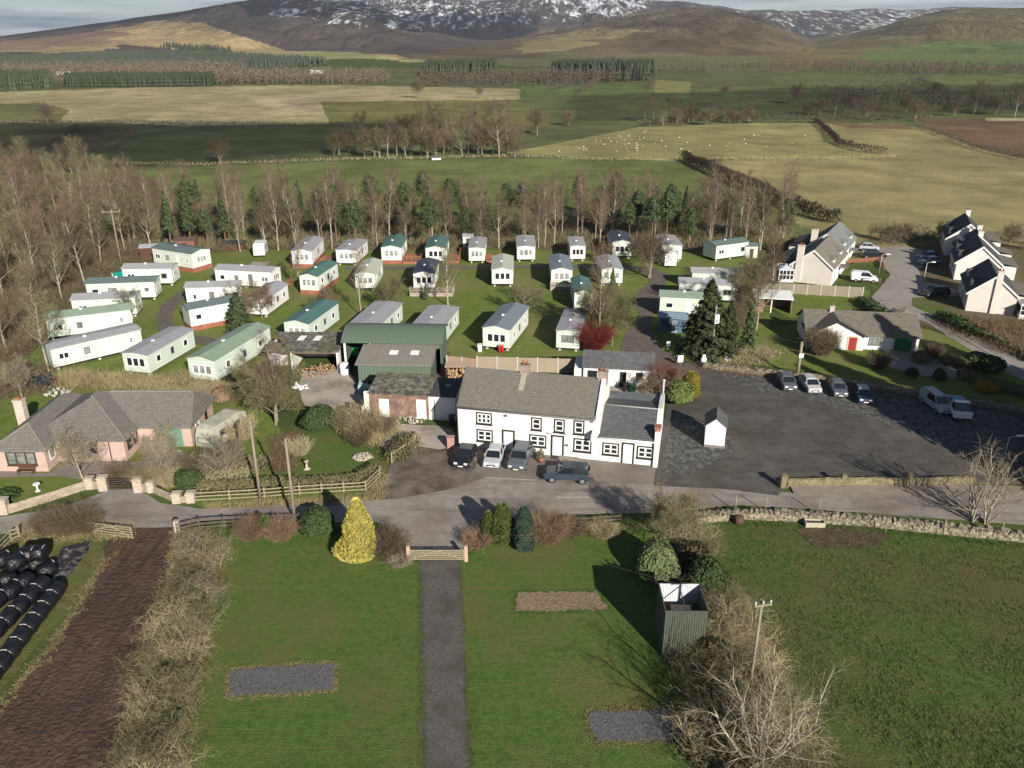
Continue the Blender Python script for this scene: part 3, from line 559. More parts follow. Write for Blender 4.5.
# ---------------------------------------------------------------- the inn
slate_moss = roofmat('mossy stone slates', (.16, .152, .14), (.21, .20, .18), (.15, .14, .11), .22, mossamt=.52)
slate_grey = roofmat('grey slates', (.085, .092, .098), (.12, .125, .13), (.11, .115, .09), .3, mossamt=.66)
slate_dark = roofmat('dark slates', (.055, .055, .057), (.085, .085, .088), (.08, .078, .07), .3, mossamt=.75)
tile_grey = roofmat('grey concrete tiles', (.14, .125, .11), (.19, .17, .15), (.15, .15, .09), .33, mossamt=.58)
lead = mat('lead sheet', (.12, .135, .135), (.17, .185, .18), 1.2, rough=.6)
def inn():
    o, a, L_ = fr((458, 446), (657, 466.5)); LM, D = 14.1, 8.0; E, RG = 4.55, 6.9
    t = empty('inn', o, a, 'long white two storey inn with black window surrounds and mossy slate roof', 'inn')
    prism(LM, D, E, RG).build('wall', white, t)
    rf = roof(t, LM - .38, D, E, RG, slate_moss, ends=0, over=.22); rf.location.x = .02
    # the coped gable that stands above the lower extension
    m = MB(); s = [(-.03, 2.9), (D + .2, 2.9), (D + .2, E + .45), (D / 2, RG + .35), (-.2, E + .3), (-.2, E - .1), (-.03, E - .2)]
    m.add([(LM - .35, y, z) for y, z in s] + [(LM + .04, y, z) for y, z in s], [tuple(range(7)), tuple(range(7, 14))[::-1]] + [(i, i + 7, (i + 1) % 7 + 7, (i + 1) % 7) for i in range(7)])
    fixn(m.build('gable_coping', white, t))
    m = MB(); s = [(.2, E), (D - .2, E), (D / 2, RG + .18)]; m.add([(-.12, y, z) for y, z in s] + [(.03, y, z) for y, z in s], [(0, 1, 2), (5, 4, 3), (0, 3, 4, 1), (1, 4, 5, 2), (2, 5, 3, 0)]); fixn(m.build('gable_coping', tile_grey, t))
    c = mat('chimney stone', (.34, .27, .23), (.24, .2, .17), 2.5)
    for x in (6.0, LM - .3): chimney(t, x, D / 2 + .05, RG - .55, RG + .75, .95, .7, c, 2)
    m = MB(); m.bar((6.0, D / 2, RG + .16), (6.0, 1.9, E + (RG - E) * .475 + .17), .55, .05); m.build('flashing', mat('mortar flashing', (.33, .30, .26)), t)
    m = MB(); m.tube((0, -.3, E - .18), (LM - .4, -.3, E - .18), .07, .07, 6); m.tube((.12, -.3, E - .18), (.12, -.08, .1), .05, .05, 6); m.build('gutter', greyp, t)
    f = frame_of('f', LM, D)
    for x, z, w, h, b in ((2.75, 2.85, 1.35, 1.0, (2, 1)), (8.0, 2.75, .8, 1.1, (0, 1)), (10.25, 2.75, .8, 1.15, (0, 1)), (12.15, 2.75, .8, 1.2, (0, 1)),
                          (2.8, .95, 1.4, 1.05, (1, 1)), (8.15, .95, 1.45, 1.05, (1, 1)), (12.55, .9, 1.5, 1.15, (1, 1))):
        window(t, f, x, z, w, h, blackp, whitep, glass, .13, b, .11, sill=True)
    door(t, f, 5.2, .95, 2.15, whitep, blackp, .17); door(t, f, 10.1, .95, 2.1, whitep, blackp, .17)
    # lettering over the door: small dark raised characters, too small to be read in the photograph
    for cx, z in ((9.0, 2.45), (9.12, 2.33), (9.27, 2.42), (9.42, 2.38), (10.35, 2.5), (10.5, 2.47), (10.75, 2.5), (10.9, 2.46)):
        m = MB(); m.box(cx - .05, cx + .05, -.035, .0, z - .07, z + .07); m.build('letter', greyp, t)
    m = MB(); m.bar((13.45, 0, 3.25), (13.45, -.95, 3.25), .05); s = m.build('hanging_sign', blackp, t); p = MB(); p.box(13.42, 13.48, -.92, -.12, 2.35, 3.18); p.build('sign_board', mat('sign grey', (.42, .42, .42), (.55, .55, .53), 4), s)
    for x, z in ((11.05, 1.35), (4.95, 3.9), (13.4, 4.15)):
        m = MB(); m.box(x - .14, x + .14, -.16, 0, z - .1, z + .1); m.build('wall_lamp', greyp, t)
    # the lower extension
    XL = L_ - LM; x0 = LM + .04
    def sh(mb): mb.v = [(x + x0, y, z) for x, y, z in mb.v]; return mb
    DE, EE, ER = 7.0, 2.75, 4.3
    sh(prism(XL - .45, DE, EE, ER, eb=3.5)).build('wall', white, t)
    r2 = roof(t, XL - .45, DE, EE, ER, slate_grey, ends=0, over=.2, eb=3.5); r2.location.x = x0 + .01
    m = MB(); m.box(x0, x0 + XL - .42, DE + .25, DE + 2.3, 0, 3.3); m.build('rear_wing', white, t); m = MB(); m.box(x0 + .01, x0 + XL - .4, DE + .2, DE + 2.5, 3.305, 3.42); m.build('roof', lead, t)
    m = MB(); m.tube((x0 + .02, DE / 2, ER + .14), (x0 + XL - .47, DE / 2, ER + .14), .08, .08, 5); m.build('ridge_tile', mat('ridge tile', (.28, .29, .28)), t)
    m = MB(); s = [(-.3, 0), (DE + 2.4, 0), (DE + 2.4, 3.62), (DE / 2, ER + .22), (.75, 3.2), (.75, 3.75), (-.3, 3.75)]
    n = len(s); xa, xb = x0 + XL - .44, x0 + XL
    m.add([(xa, y, z) for y, z in s] + [(xb, y, z) for y, z in s], [tuple(range(n))[::-1], tuple(range(n, 2 * n))] + [(i, (i + 1) % n, (i + 1) % n + n, i + n) for i in range(n)]); fixn(m.build('gable_wall', white, t))
    chimney(t, xa + .22, .25, 3.76, 4.05, .5, .8, mat('red brick', (.36, .15, .10), (.27, .13, .09), 4), 0)
    m = MB(); m.tube((xb - .2, DE + 1.6, 3.7), (xb - .2, DE + 1.6, 5.3), .11, .09, 8); m.lathe([(.16, 0), (.16, .22)], 8, (xb - .2, DE + 1.6, 5.3)); m.build('flue', mat('flue', (.5, .5, .5)), t)
    window(t, f, x0 + 1.15, .85, 1.35, 1.05, blackp, whitep, glass, .13, (1, 1), .11, sill=True); window(t, f, x0 + 4.45, .85, 1.35, 1.05, blackp, whitep, glass, .13, (1, 1), .11, sill=True)
    door(t, f, x0 + 2.8, .9, 2.05, whitep, blackp, .16)
    m = MB(); m.tube((x0, -.27, EE - .12), (x0 + XL - .45, -.27, EE - .12), .06, .06, 6); m.build('gutter', whitep, t)
    return t
inn()

def kiosk():
    o, a, L_ = fr((704, 447), (724, 449)); D = 2.6
    t = empty('kiosk', o, a, 'small white gabled kiosk with slate roof standing alone in the car park', 'kiosk')
    prism(L_, D, 2.45, 3.25, 'y').build('wall', white, t); roof(t, L_, D, 2.45, 3.25, slate_grey, 'y', over=.16)
    m = MB(); m.box(-.03, L_ + .03, -.03, D + .03, 0, .32); m.build('plinth', mat('plinth grey', (.2, .19, .18)), t)
    door(t, frame_of('b', L_, D), L_ / 2, .8, 1.9, greyp, whitep, .08); m = MB(); m.lathe([(.05, 0), (.02, .5)], 6, (L_ / 2, 0, 3.35)); m.build('finial', greyp, t)
kiosk()

def rear_outbuilding():
    o, a, L_ = fr((583, 385), (652, 388.5)); D = 4.6; E, RG = 2.35, 3.5
    t = empty('outbuilding', o, a, 'low white outbuilding with slate roof behind the inn', 'outbuilding')
    prism(L_, D, E, RG).build('wall', white, t); roof(t, L_, D, E, RG, roofmat('blue grey slates', (.09, .09, .105), (.14, .14, .155), (.12, .125, .1), .3), over=.2)
    m = MB(); m.box(-1.1, -.01, .4, D - .3, 0, 2.0); m.build('lean_to', white, t); f = frame_of('f', L_, D)
    window(t, f, 1.05, 1.1, 1.0, .75, None, blackp, glass); window(t, f, 2.6, 1.1, .5, .7, None, blackp, glass); window(t, f, 6.5, 1.1, .65, .75, None, blackp, glass)
    door(t, f, 4.6, .75, 1.9, blackp, whitep, .08)
    m = MB(); m.hull8([(5.0, -.7, .05), (5.06, -.7, .05), (5.06, 0, .05), (5.0, 0, .05)], [(5.0, -.7, 1.95), (5.06, -.7, 1.95), (5.06, 0, 1.95), (5.0, 0, 1.95)]); m.build('open_door_leaf', palewall, t)
rear_outbuilding()

green_sheet = ribmat('green profiled sheet', (.115, .16, .12), .8, .35, 0, wear=(.12, .15, .115)); fibre = ribmat('grey fibre cement sheet', (.27, .25, .225), .8, .35, 0, wear=(.2, .19, .16))
mossy = mat('mossy old sheeting', (.075, .07, .06), (.25, .235, .20), 1.6, rough=.95, bump=2, bscale=5, detail=12, lo=.42, hi=.62, c3=(.11, .11, .06), s3=.6)
brick = roofmat('pinkish brickwork', (.34, .19, .15), (.26, .16, .13), (.36, .28, .22), .16, mossamt=.55)
def barn():
    o = Vector((-20.4, 94.2, 0)); L_, D = 11.8, 6.2
    t = empty('barn', o, R(-2), 'big green sheeted farm barn with an open bay and a lean-to', 'barn')
    E, RG = 4.0, 5.0
    for x in (0, 3.1): m = MB(); m.box(x, x + .22, 0, .22, 0, E - .1); m.build('post', palewall, t)
    m = MB(); m.box(0, .08, .3, D, 0, E); m.box(.1, L_, D - .08, D, 0, E); m.box(3.4, L_ - .1, 0, .08, 3.2, E); m.build('wall_sheeting', green_sheet, t)
    m = MB(); s = [(0, 0), (D, 0), (D, E), (D / 2, RG - .03), (0, E)]; m.add([(L_ - .06, y, z) for y, z in s] + [(L_ + .02, y, z) for y, z in s], [(0, 1, 2, 3, 4), (9, 8, 7, 6, 5)] + [(i, i + 5, (i + 1) % 5 + 5, (i + 1) % 5) for i in range(5)]); fixn(m.build('gable_sheeting', green_sheet, t))
    # bowed roof
    m = MB(); n = 10; vs = []
    for k in range(n + 1):
        c = -.3 + (D + .6) * k / n; q = abs(2 * k / n - 1); z = RG - (RG - E + .1) * q ** 1.7
        vs += [(-.25, c, z), (L_ + .3, c, z), (-.25, c, z + .1), (L_ + .3, c, z + .1)]
    fs = []
    for k in range(n): a = 4 * k; fs += [(a, a + 4, a + 5, a + 1), (a + 2, a + 3, a + 7, a + 6), (a, a + 2, a + 6, a + 4), (a + 1, a + 5, a + 7, a + 3)]
    fs += [(0, 1, 3, 2), (4 * n, 4 * n + 2, 4 * n + 3, 4 * n + 1)]; m.add(vs, fs); fixn(m.build('roof', green_sheet, t))
    # lean-to in front
    x0, x1, y0 = 2.7, 11.2, -5.1
    m = MB(); m.hull8([(x0 + .05, y0, 1.0), (x1, y0, 1.0), (x1, y0 + .08, 1.0), (x0 + .05, y0 + .08, 1.0)], [(x0 + .05, y0, 3.0), (x1, y0, 3.0), (x1, y0 + .08, 3.0), (x0 + .05, y0 + .08, 3.0)])
    m.add([(x1 - .07, y0 + .1, 0), (x1 - .07, -.02, 0), (x1 - .07, -.02, 3.55), (x1 - .07, y0 + .1, 3.0), (x1, y0 + .1, 0), (x1, -.02, 0), (x1, -.02, 3.55), (x1, y0 + .1, 3.0)], [(3, 2, 1, 0), (4, 5, 6, 7), (0, 1, 5, 4), (1, 2, 6, 5), (2, 3, 7, 6), (3, 0, 4, 7)])
    m.build('lean_to_wall', green_sheet, t)
    m = MB(); m.hull8([(x0 - .25, y0 - .25, 3.02), (x1 + .2, y0 - .25, 3.02), (x1 + .2, -.02, 3.6), (x0 - .25, -.02, 3.6)], [(x0 - .25, y0 - .25, 3.12), (x1 + .2, y0 - .25, 3.12), (x1 + .2, -.02, 3.7), (x0 - .25, -.02, 3.7)])
    r = fixn(m.build('lean_to_roof', fibre, t))
    for x in (6.0, 8.5): m = MB(); m.hull8([(x, -2.7, 3.42), (x + 1, -2.7, 3.42), (x + 1, -1.7, 3.53), (x, -1.7, 3.53)], [(x, -2.7, 3.47), (x + 1, -2.7, 3.47), (x + 1, -1.7, 3.58), (x, -1.7, 3.58)]); m.build('rooflight', whitep, r)
    for x in (x0 + .1, x0 + .9): m = MB(); m.box(x, x + .12, y0 + .1, y0 + .22, 0, 3); m.build('post', palewall, t)
barn()
def brick_outbuilding():
    o, a, L_ = fr((370.5, 416), (456, 421)); D = 4.2; E = 2.75
    t = empty('outbuilding', o, a, 'low brick outbuilding with white doors and mossy roof before the green barn', 'outbuilding')
    prism(6.5, D, E, E + .55, rp=.97, eb=E + .5).build('wall', brick, t)
    m = MB(); m.box(6.52, L_ - .02, -.02, D, 0, E - .02); m.build('white_wall', white, t)
    m = MB(); m.hull8([(-.15, -.2, E + .0), (6.6, -.2, E), (6.6, D + .1, E + .58), (-.15, D + .1, E + .58)], [(-.15, -.2, E + .1), (6.6, -.2, E + .1), (6.6, D + .1, E + .7), (-.15, D + .1, E + .7)]); fixn(m.build('roof', mossy, t))
    m = MB(); m.hull8([(6.62, -.15, E), (L_ + .05, -.15, E), (L_ + .05, D + .1, E + .3), (6.62, D + .1, E + .3)], [(6.62, -.15, E + .1), (L_ + .05, -.15, E + .1), (L_ + .05, D + .1, E + .4), (6.62, D + .1, E + .4)]); r = fixn(m.build('roof', slate_dark, t))
    m = MB(); m.box(7.9, 8.5, 2.0, 2.7, E + .28, E + .36); m.build('rooflight', mat('skylight', (.2, .23, .25), rough=.15), r)
    f = frame_of('f', L_, D); door(t, f, 1.6, 1.1, 2.1, whitep, None, handle=False); door(t, f, 5.7, 1.05, 2.25, whitep, None, handle=False); door(t, f, 7.15, .1, 2.3, greyp, None, handle=False)
    m = MB(); m.box(-.55, -.02, -.1, .1, 0, 2.9); m.hull8([(-.9, -.1, 0), (-.02, .2, 0), (-.02, .4, 0), (-.9, .1, 0)], [(-.9, -.1, 1.0), (-.02, .2, 2.3), (-.02, .4, 2.3), (-.9, .1, 1.0)]); m.build('end_wall', palewall, t)
brick_outbuilding()
def yard_shed():
    t = empty('shed', Vector((-30.2, 94.4, 0)), R(-1), 'open fronted white yard shed under a broken mossy roof with two rooflights', 'shed'); L_, D = 9.0, 5.4
    m = MB(); m.box(3.2, 3.35, 0, D, 0, 2.6); m.box(3.36, L_, D - .15, D, 0, 2.8); m.box(L_ - .2, L_, 0, D - .16, 0, 2.6); m.box(0, 3.19, 1.9, 2.05, 0, 2.4); m.box(0, .15, 2.06, D, 0, 2.4); m.build('wall', white, t)
    m = MB(); m.hull8([(3.1, -.3, 2.62), (L_ + .2, -.3, 2.62), (L_ + .2, D + .2, 3.1), (-.2, D + .2, 3.1)], [(3.1, -.3, 2.74), (L_ + .2, -.3, 2.74), (L_ + .2, D + .2, 3.22), (-.2, D + .2, 3.22)]); r = fixn(m.build('roof', mossy, t))
    m = MB(); m.hull8([(-.5, 1.0, 2.2), (3.1, 0, 2.45), (3.1, 1.9, 2.66), (-.3, 3.6, 2.66)], [(-.5, 1.0, 2.28), (3.1, 0, 2.53), (3.1, 1.9, 2.74), (-.3, 3.6, 2.74)]); fixn(m.build('annex_roof', mossy, t))
    for x in (3.3, 5.3): m = MB(); z = 2.76 + 3 * .085; m.hull8([(x, 3, z), (x + .8, 3, z), (x + 1, 4.3, z + .115), (x + .2, 4.3, z + .115)], [(x, 3, z + .04), (x + .8, 3, z + .04), (x + 1, 4.3, z + .155), (x + .2, 4.3, z + .155)]); m.build('rooflight', whitep, r)
    m = MB(); m.box(6.6, 8.6, D - .22, D - .16, 0, 2.7); m.build('brick_infill', brick, t)
    m = MB(); m.box(3.36, L_ - .21, -.05, .12, 2.38, 2.6); m.build('lintel', mat('rusty lintel', (.2, .14, .11)), t)
    m = MB(); m.box(.4, 1.2, 1.5, 1.88, .2, 2.1); m.build('door', mat('lilac door', (.5, .52, .62)), t)
yard_shed()

def white_bungalow():
    o, a, L_ = fr((805.5, 346.5), (917, 352)); D = 7.2; E, RG = 2.05, 4.0
    t = empty('bungalow', o, a, 'white bungalow with green garage door, red front door and a front gable', 'bungalow')
    prism(L_, D, E, RG).build('wall', white, t); g = MB(); W_ = 7.1
    s = [(0, 0), (W_, 0), (W_, E), (W_ / 2, RG - .12), (0, E)]; g.add([(x, -.55, z) for x, z in s] + [(x, 3.3, z) for x, z in s], [(0, 1, 2, 3, 4), (9, 8, 7, 6, 5)] + [(i, i + 5, (i + 1) % 5 + 5, (i + 1) % 5) for i in range(5)]); fixn(g.build('front_gable', white, t))
    roof(t, L_, D, E, RG, tile_grey, over=.3); r = roof(t, W_, 4.2, E, RG - .06, tile_grey, 'y', over=.22, ends=.3, name='gable_roof'); r.location.y = -.6
    m = MB()
    m.hull8([(-.3, -.95, E - .2), (-.3, -.9, E - .2), (W_ / 2, -.9, RG - .15), (W_ / 2, -.95, RG - .15)], [(-.3, -.95, E), (-.3, -.9, E), (W_ / 2, -.9, RG + .08), (W_ / 2, -.95, RG + .08)])
    m.hull8([(W_ / 2, -.95, RG - .15), (W_ / 2, -.9, RG - .15), (W_ + .3, -.9, E - .2), (W_ + .3, -.95, E - .2)], [(W_ / 2, -.95, RG + .08), (W_ / 2, -.9, RG + .08), (W_ + .3, -.9, E), (W_ + .3, -.95, E)]); m.build('bargeboard', blackp, t)
    chimney(t, 3.4, 3.4, RG - .4, RG + .65, .6, .6, mat('chimney render', (.45, .42, .38)), 1)
    f1 = lambda a_, q, z: (a_, -.55 - q, z); f = frame_of('f', L_, D)
    window(t, f1, 2.6, .75, 2.0, .9, None, brownp, cglass, bars=(2, 0), sill=True); d = door(t, f1, 5.7, 1.0, 1.75, mat('red door', (.30, .035, .03), rough=.5), mat('stone quoins', (.55, .48, .38)), .2)
    window(t, f, 8.6, .75, 1.5, .9, None, greyp, cglass, bars=(2, 0), sill=True)
    m = MB(); fbox(m, f, 11.0, 13.2, .0, .05, .02, 1.75); m.build('garage_door', ribmat('green garage door', (.02, .17, .07), .75, .3, 2), t)
    q = mat('stone quoins', (0, 0, 0)); m = MB()
    for z in (0, .5, 1.0, 1.5): m.box(10.65, 10.95, -.03, 0, z + .02, z + .3); m.box(.0, .35, -.58, -.55, z + .02, z + .3)
    m.build('quoin', q, t); m = MB(); m.box(13.35, 13.6, -.3, -.02, 0, 1.9); m.build('porch_pier', pink, t)
white_bungalow()

def pink_bungalow():
    t = empty('bungalow', Vector((-48.6, 69, 0)), 0, 'pink bungalow with a sprawling grey hipped tile roof behind a stone wall', 'bungalow')
    A = (0, 4.8, 0, 11); B = (4.7, 11.3, 2.1, 12.4); C = (11.25, 16.6, 5.2, 11.6)
    for k, (x0, x1, y0, y1) in enumerate((A, B, C)):
        m = MB(); m.box(x0, x1, y0, y1, 0, 2.35 - .01 * k); m.build('wall', pink, t)
    tl = roofmat('grey hip tiles', (.165, .155, .145), (.215, .20, .185), (.19, .18, .14), .2, mossamt=.60)
    hiproof(t, A[0], A[1], A[2], 12.0, 2.36, 3.95, tl, axis='y', inset=.95); hiproof(t, B[0] - 2.6, B[1], B[2], B[3], 2.38, 4.85, tl, axis='y', inset=1.0, over=.4)
    hiproof(t, C[0] - 5.2, C[1], C[2] - .2, C[3] + .6, 2.37, 4.6, tl, axis='x', hip=(.3, .2))
    rid = mat('pale ridge tiles', (.24, .23, .2), (.17, .17, .13), 2)
    def rt(p, q): m = MB(); m.bar(p, q, .22, .12); m.build('ridge_tile', rid, t)
    rt((2.4, 2.3, 3.97), (2.4, 9.4, 3.97)); rt((5.1, -.3, 2.4), (2.4, 2.3, 3.97)); rt((-.3, -.3, 2.4), (2.4, 2.3, 3.97)); rt((11.65, 1.75, 2.42), (6.7, 6.6, 4.87)); rt((6.7, 6.7, 4.87), (6.7, 8.0, 4.87)); rt((7.6, 8.6, 4.62), (15.9, 8.6, 4.62))
    brown = mat('brown window frame', (.07, .045, .035), rough=.6); f = lambda a_, q, z: (a_, -q, z)
    window(t, f, 2.5, .75, 2.7, 1.3, None, brown, cglass, bars=(2, 0), bw=.09, sill=True); fr_ = lambda a_, q, z: (4.8 + q, a_, z); window(t, fr_, 1.15, .9, .9, 1.1, None, whitep, cglass, bars=(0, 0), bw=.08)
    fb = lambda a_, q, z: (a_, 2.1 - q, z); window(t, fb, 6.6, .9, 1.3, 1.1, None, brown, cglass, bars=(1, 0)); window(t, fb, 8.3, .9, .7, 1.2, None, brown, glass, bars=(0, 0))
    m = MB(); m.tube((9.9, 2.0, .1), (9.9, 2.0, 2.3), .05, .05, 6); m.build('downpipe', brown, t)
    fbr = lambda a_, q, z: (11.3 + q, a_, z); window(t, fbr, 3.2, .9, .9, 1.1, None, brown, glass, bars=(1, 0)); window(t, fbr, 4.5, .9, .8, 1.1, None, brown, glass, bars=(0, 0))
    fc = lambda a_, q, z: (a_, 5.2 - q, z); m = MB(); fbox(m, fc, 13.2, 15.7, 0, .05, .02, 2.1); m.build('garage_door', ribmat('faded green garage door', (.16, .30, .22), .8, .25, 0), t)
    fcr = lambda a_, q, z: (16.6 + q, a_, z); window(t, fcr, 7.0, .9, .8, 1.0, None, whitep, cglass, bars=(0, 0)); window(t, fcr, 9.5, 1.0, .6, .8, None, brown, glass, bars=(0, 0))
    chimney(t, -.6, 6.5, 0, 4.5, .9, .7, mat('pale chimney render', (.55, .47, .40), (.45, .38, .33), 2), 0); m = MB(); m.box(-.85, -.35, 6.25, 6.75, 4.62, 4.85); m.build('chimney_cap', MATS['terracotta'], t)
pink_bungalow()

def terrace_unit(t, x0, y0, Wd, D, E, RG, roofm, wall, detail=True):
    """one gabled house; x across the gable, y along the ridge"""
    def sh(mb): mb.v = [(x + x0, y + y0, z) for x, y, z in mb.v]; return mb
    sh(prism(Wd, D, E, RG, 'y')).build('wall', wall, t)
    r = roof(t, Wd, D, E, RG, roofm, 'y', over=.3, ends=.12); r.location = (x0, y0, 0)
    m = MB()
    for s in (0, 1):
        xa, xb = (x0 - .32, x0 + Wd / 2) if s == 0 else (x0 + Wd + .32, x0 + Wd / 2); k = (RG - E) / (Wd / 2)
        za = E - .32 * k; m.hull8([(xa, y0 - .2, za - .22), (xa, y0 - .13, za - .22), (xb, y0 - .13, RG - .2), (xb, y0 - .2, RG - .2)], [(xa, y0 - .2, za + .1), (xa, y0 - .13, za + .1), (xb, y0 - .13, RG + .12), (xb, y0 - .2, RG + .12)])
    m.build('bargeboard', whitep, t); return r
def dormer(t, r, side, x0, y, Wd, E, RG, m_roof, wall):
    """small gabled dormer on the slope; side -1 west, 1 east"""
    k = (RG - E) / (Wd / 2); xe = x0 + (.35 if side < 0 else Wd - .35); xi = x0 + (1.9 if side < 0 else Wd - 1.9); z0 = E + .3 * k; z1 = z0 + .75
    s = [(y - .7, z0 - .3), (y + .7, z0 - .3), (y + .7, z1), (y, z1 + .45), (y - .7, z1)]
    m = MB(); m.add([(xe, a, z) for a, z in s] + [(xi, a, z) for a, z in s], [(0, 1, 2, 3, 4), (9, 8, 7, 6, 5)] + [(i, i + 5, (i + 1) % 5 + 5, (i + 1) % 5) for i in range(5)]); o = fixn(m.build('dormer', wall, t))
    m = MB(); q = xe + side * .15
    for sg in (-1, 1): m.hull8([(q, y, z1 + .47), (xi, y, z1 + .47), (xi, y + sg * .9, z1 - .1), (q, y + sg * .9, z1 - .1)], [(q, y, z1 + .55), (xi, y, z1 + .55), (xi, y + sg * .9, z1 - .02), (q, y + sg * .9, z1 - .02)])
    fixn(m.build('dormer_roof', m_roof, o)); fn = (lambda a_, b_, z: (xe + side * b_, a_, z)); window(o, fn, y, z0 - .1, .8, .75, None, whitep, glass, bars=(1, 0))
def east_terrace():
    p, q = G(962.4, 308), G(1016, 314); o = Vector((67.5, 119.0, 0)); a = math.atan2(-2.7, 6.7)
    spec = [(.5, 0, 6.4, 11.0, 2.95, 5.6), (.3, 18.5, 6.8, 9.5, 3.1, 5.9), (1.0, 28.2, 6.6, 7.0, 3.0, 5.6), (0, 36.5, 6.8, 11, 3.3, 6.1)]
    labs = ['beige gabled estate house with dark slates and a white conservatory, nearest the village road', 'cream gabled estate house second from the conservatory end of the terrace', 'narrow cream gabled estate house third from the conservatory end of the terrace', 'dark slated estate house at the hedge end of the terrace']
    for k, (x, y, w, d, E, RG) in enumerate(spec):
        c, s = math.cos(a), math.sin(a); t = empty('terraced_house', o + Vector((x * c - y * s, x * s + y * c, 0)), a, labs[k], 'house', 'gabled houses of the east estate terrace')
        wl = beige if k == 0 else palewall; r = terrace_unit(t, 0, 0, w, d, E, RG, slate_dark, wl)
        for yy in (2.5, d - 2.5): dormer(t, r, -1, 0, yy, w, E, RG, slate_dark, wl)
        m = MB(); m.box(w + .01, w + 2.4, 2, d - 1.5, 0, E - .6); m.build('side_extension', wl, t); m = MB(); m.hull8([(w - .3, 1.8, E + .0), (w + 2.6, 1.8, E - .55), (w + 2.6, d - 1.3, E - .55), (w - .3, d - 1.3, E)], [(w - .3, 1.8, E + .12), (w + 2.6, 1.8, E - .43), (w + 2.6, d - 1.3, E - .43), (w - .3, d - 1.3, E + .12)]); fixn(m.build('extension_roof', tile_grey, t))
        fw = lambda a_, b_, z: (-b_, a_, z)
        for yy in (2, d - 2): window(t, fw, yy, .9, 1.3, 1.1, None, whitep, glass)
        door(t, fw, d / 2, .9, 2, brownp, whitep, .08)
        chimney(t, w / 2 + .4, .1 if k == 0 else d - .6, RG - .6 if k else 0, RG + .7, .8, .7, wl, 2)
        if k == 0:
            c2 = MB(); c2.box(w + .4, w + 3.6, -1.6, 1.9, 0, .6); co = c2.build('conservatory', palewall, t)
            g = MB(); g.box(w + .5, w + 3.5, -1.5, 1.8, .6, 2.0); g.build('glazing', glass, co); b = MB()
            for x_ in (.45, 1.2, 1.95, 2.7, 3.47):
                b.box(w + x_, w + x_ + .09, -1.58, -1.5, .6, 2.05)
            for z_ in (.6, 1.3, 1.97): b.box(w + .4, w + 3.6, -1.6, -1.52, z_, z_ + .08)
            b.add([(w + .3, -1.7, 2.06), (w + 3.7, -1.7, 2.06), (w + 3.7, 2, 2.06), (w + .3, 2, 2.06), (w + 2, .2, 2.8)], [(3, 2, 1, 0), (0, 1, 4), (1, 2, 4), (2, 3, 4), (3, 0, 4)]); b.build('glazing_bar', whitep, co)
east_terrace()
def west_semis():
    a = R(-30); o = Vector((52.4, 131.9, 0)); cs, sn = math.cos(a), math.sin(a)
    for k, (yy, xx, rm, lab) in enumerate(((0, 0, roofmat('brown grey tiles', (.17, .15, .135), (.22, .2, .18), (.17, .16, .12), .3), 'pinkish estate house with brown tiled roof and white dormers, beside the white van'), (13.5, -.6, roofmat('pale slates', (.17, .18, .19), (.22, .23, .24), (.18, .19, .16), .3), 'estate house with pale blue grey slates behind the brown tiled one'))):
        w, d, E, RG = 6.6, 12.5, 3.0, 5.6; x0 = xx - w
        t = empty('terraced_house', o + Vector((x0 * cs - yy * sn, x0 * sn + yy * cs, 0)), a, lab, 'house', 'pair of estate houses west of the estate road')
        r = terrace_unit(t, 0, 0, w, d, E, RG, rm, beige)
        for y_ in (3, d - 3): dormer(t, r, 1, 0, y_, w, E, RG, rm, white)
        fe = lambda a_, b_, z: (w + b_, a_, z)
        m = MB(); m.box(w + .005, w + .06, .1, d - .1, 0, E - .15); m.build('east_render', white, t)
        fe2 = lambda a_, b_, z: (w + .06 + b_, a_, z)
        for y_ in (2, d - 2): window(t, fe2, y_, .9, 1.3, 1.1, None, whitep, glass)
        door(t, fe2, d / 2, .9, 2, brownp, whitep, .08)
        m = MB(); m.box(w + .07, w + 1.4, d / 2 - 1, d / 2 + 1, 1.9, 2.2); m.build('porch_roof', rm, t)
        chimney(t, 1.2, .15 if k == 0 else .4, 0, RG + .5, 1.0, .8, beige, 2)
        m = MB(); m.box(-3.0, -.01, .8, d - 2, 0, 2.5); m.build('side_extension', beige, t); m = MB(); m.hull8([(-3.2, .6, 2.5), (-.0, .6, 3.4), (-.0, d - 1.8, 3.4), (-3.2, d - 1.8, 2.5)], [(-3.2, .6, 2.62), (0, .6, 3.52), (0, d - 1.8, 3.52), (-3.2, d - 1.8, 2.62)]); fixn(m.build('extension_roof', slate_dark, t))
        ff = lambda a_, b_, z: (a_, .8 - b_, z); window(t, ff, -1.6, .8, .9, 1.3, None, blackp, glass, bars=(0, 0)); window(t, frame_of('f', w, d), 4.6, .9, .9, 1.0, None, whitep, glass) if k else None
west_semis()
def conservatory():
    o, a, L_ = fr((778, 282), (793, 282.5)); t = empty('conservatory', o, a, 'small white conservatory beside the pinkish estate house', 'conservatory')
    m = MB(); m.box(0, L_, 0, 3, 0, .5); m.build('base_wall', white, t); m = MB(); m.box(.08, L_ - .08, .08, 2.9, .5, 2); m.build('glazing', glass, t); m = MB()
    for k in range(5): x = k * (L_ - .1) / 4; m.box(x, x + .1, -.02, .07, .5, 2.05)
    m.box(0, L_, -.03, .06, 1.2, 1.3); m.build('glazing_bar', whitep, t); hiproof(t, 0, L_, 0, 3, 2.12, 2.8, mat('polycarbonate', (.5, .53, .56), rough=.3), over=.1)
conservatory()
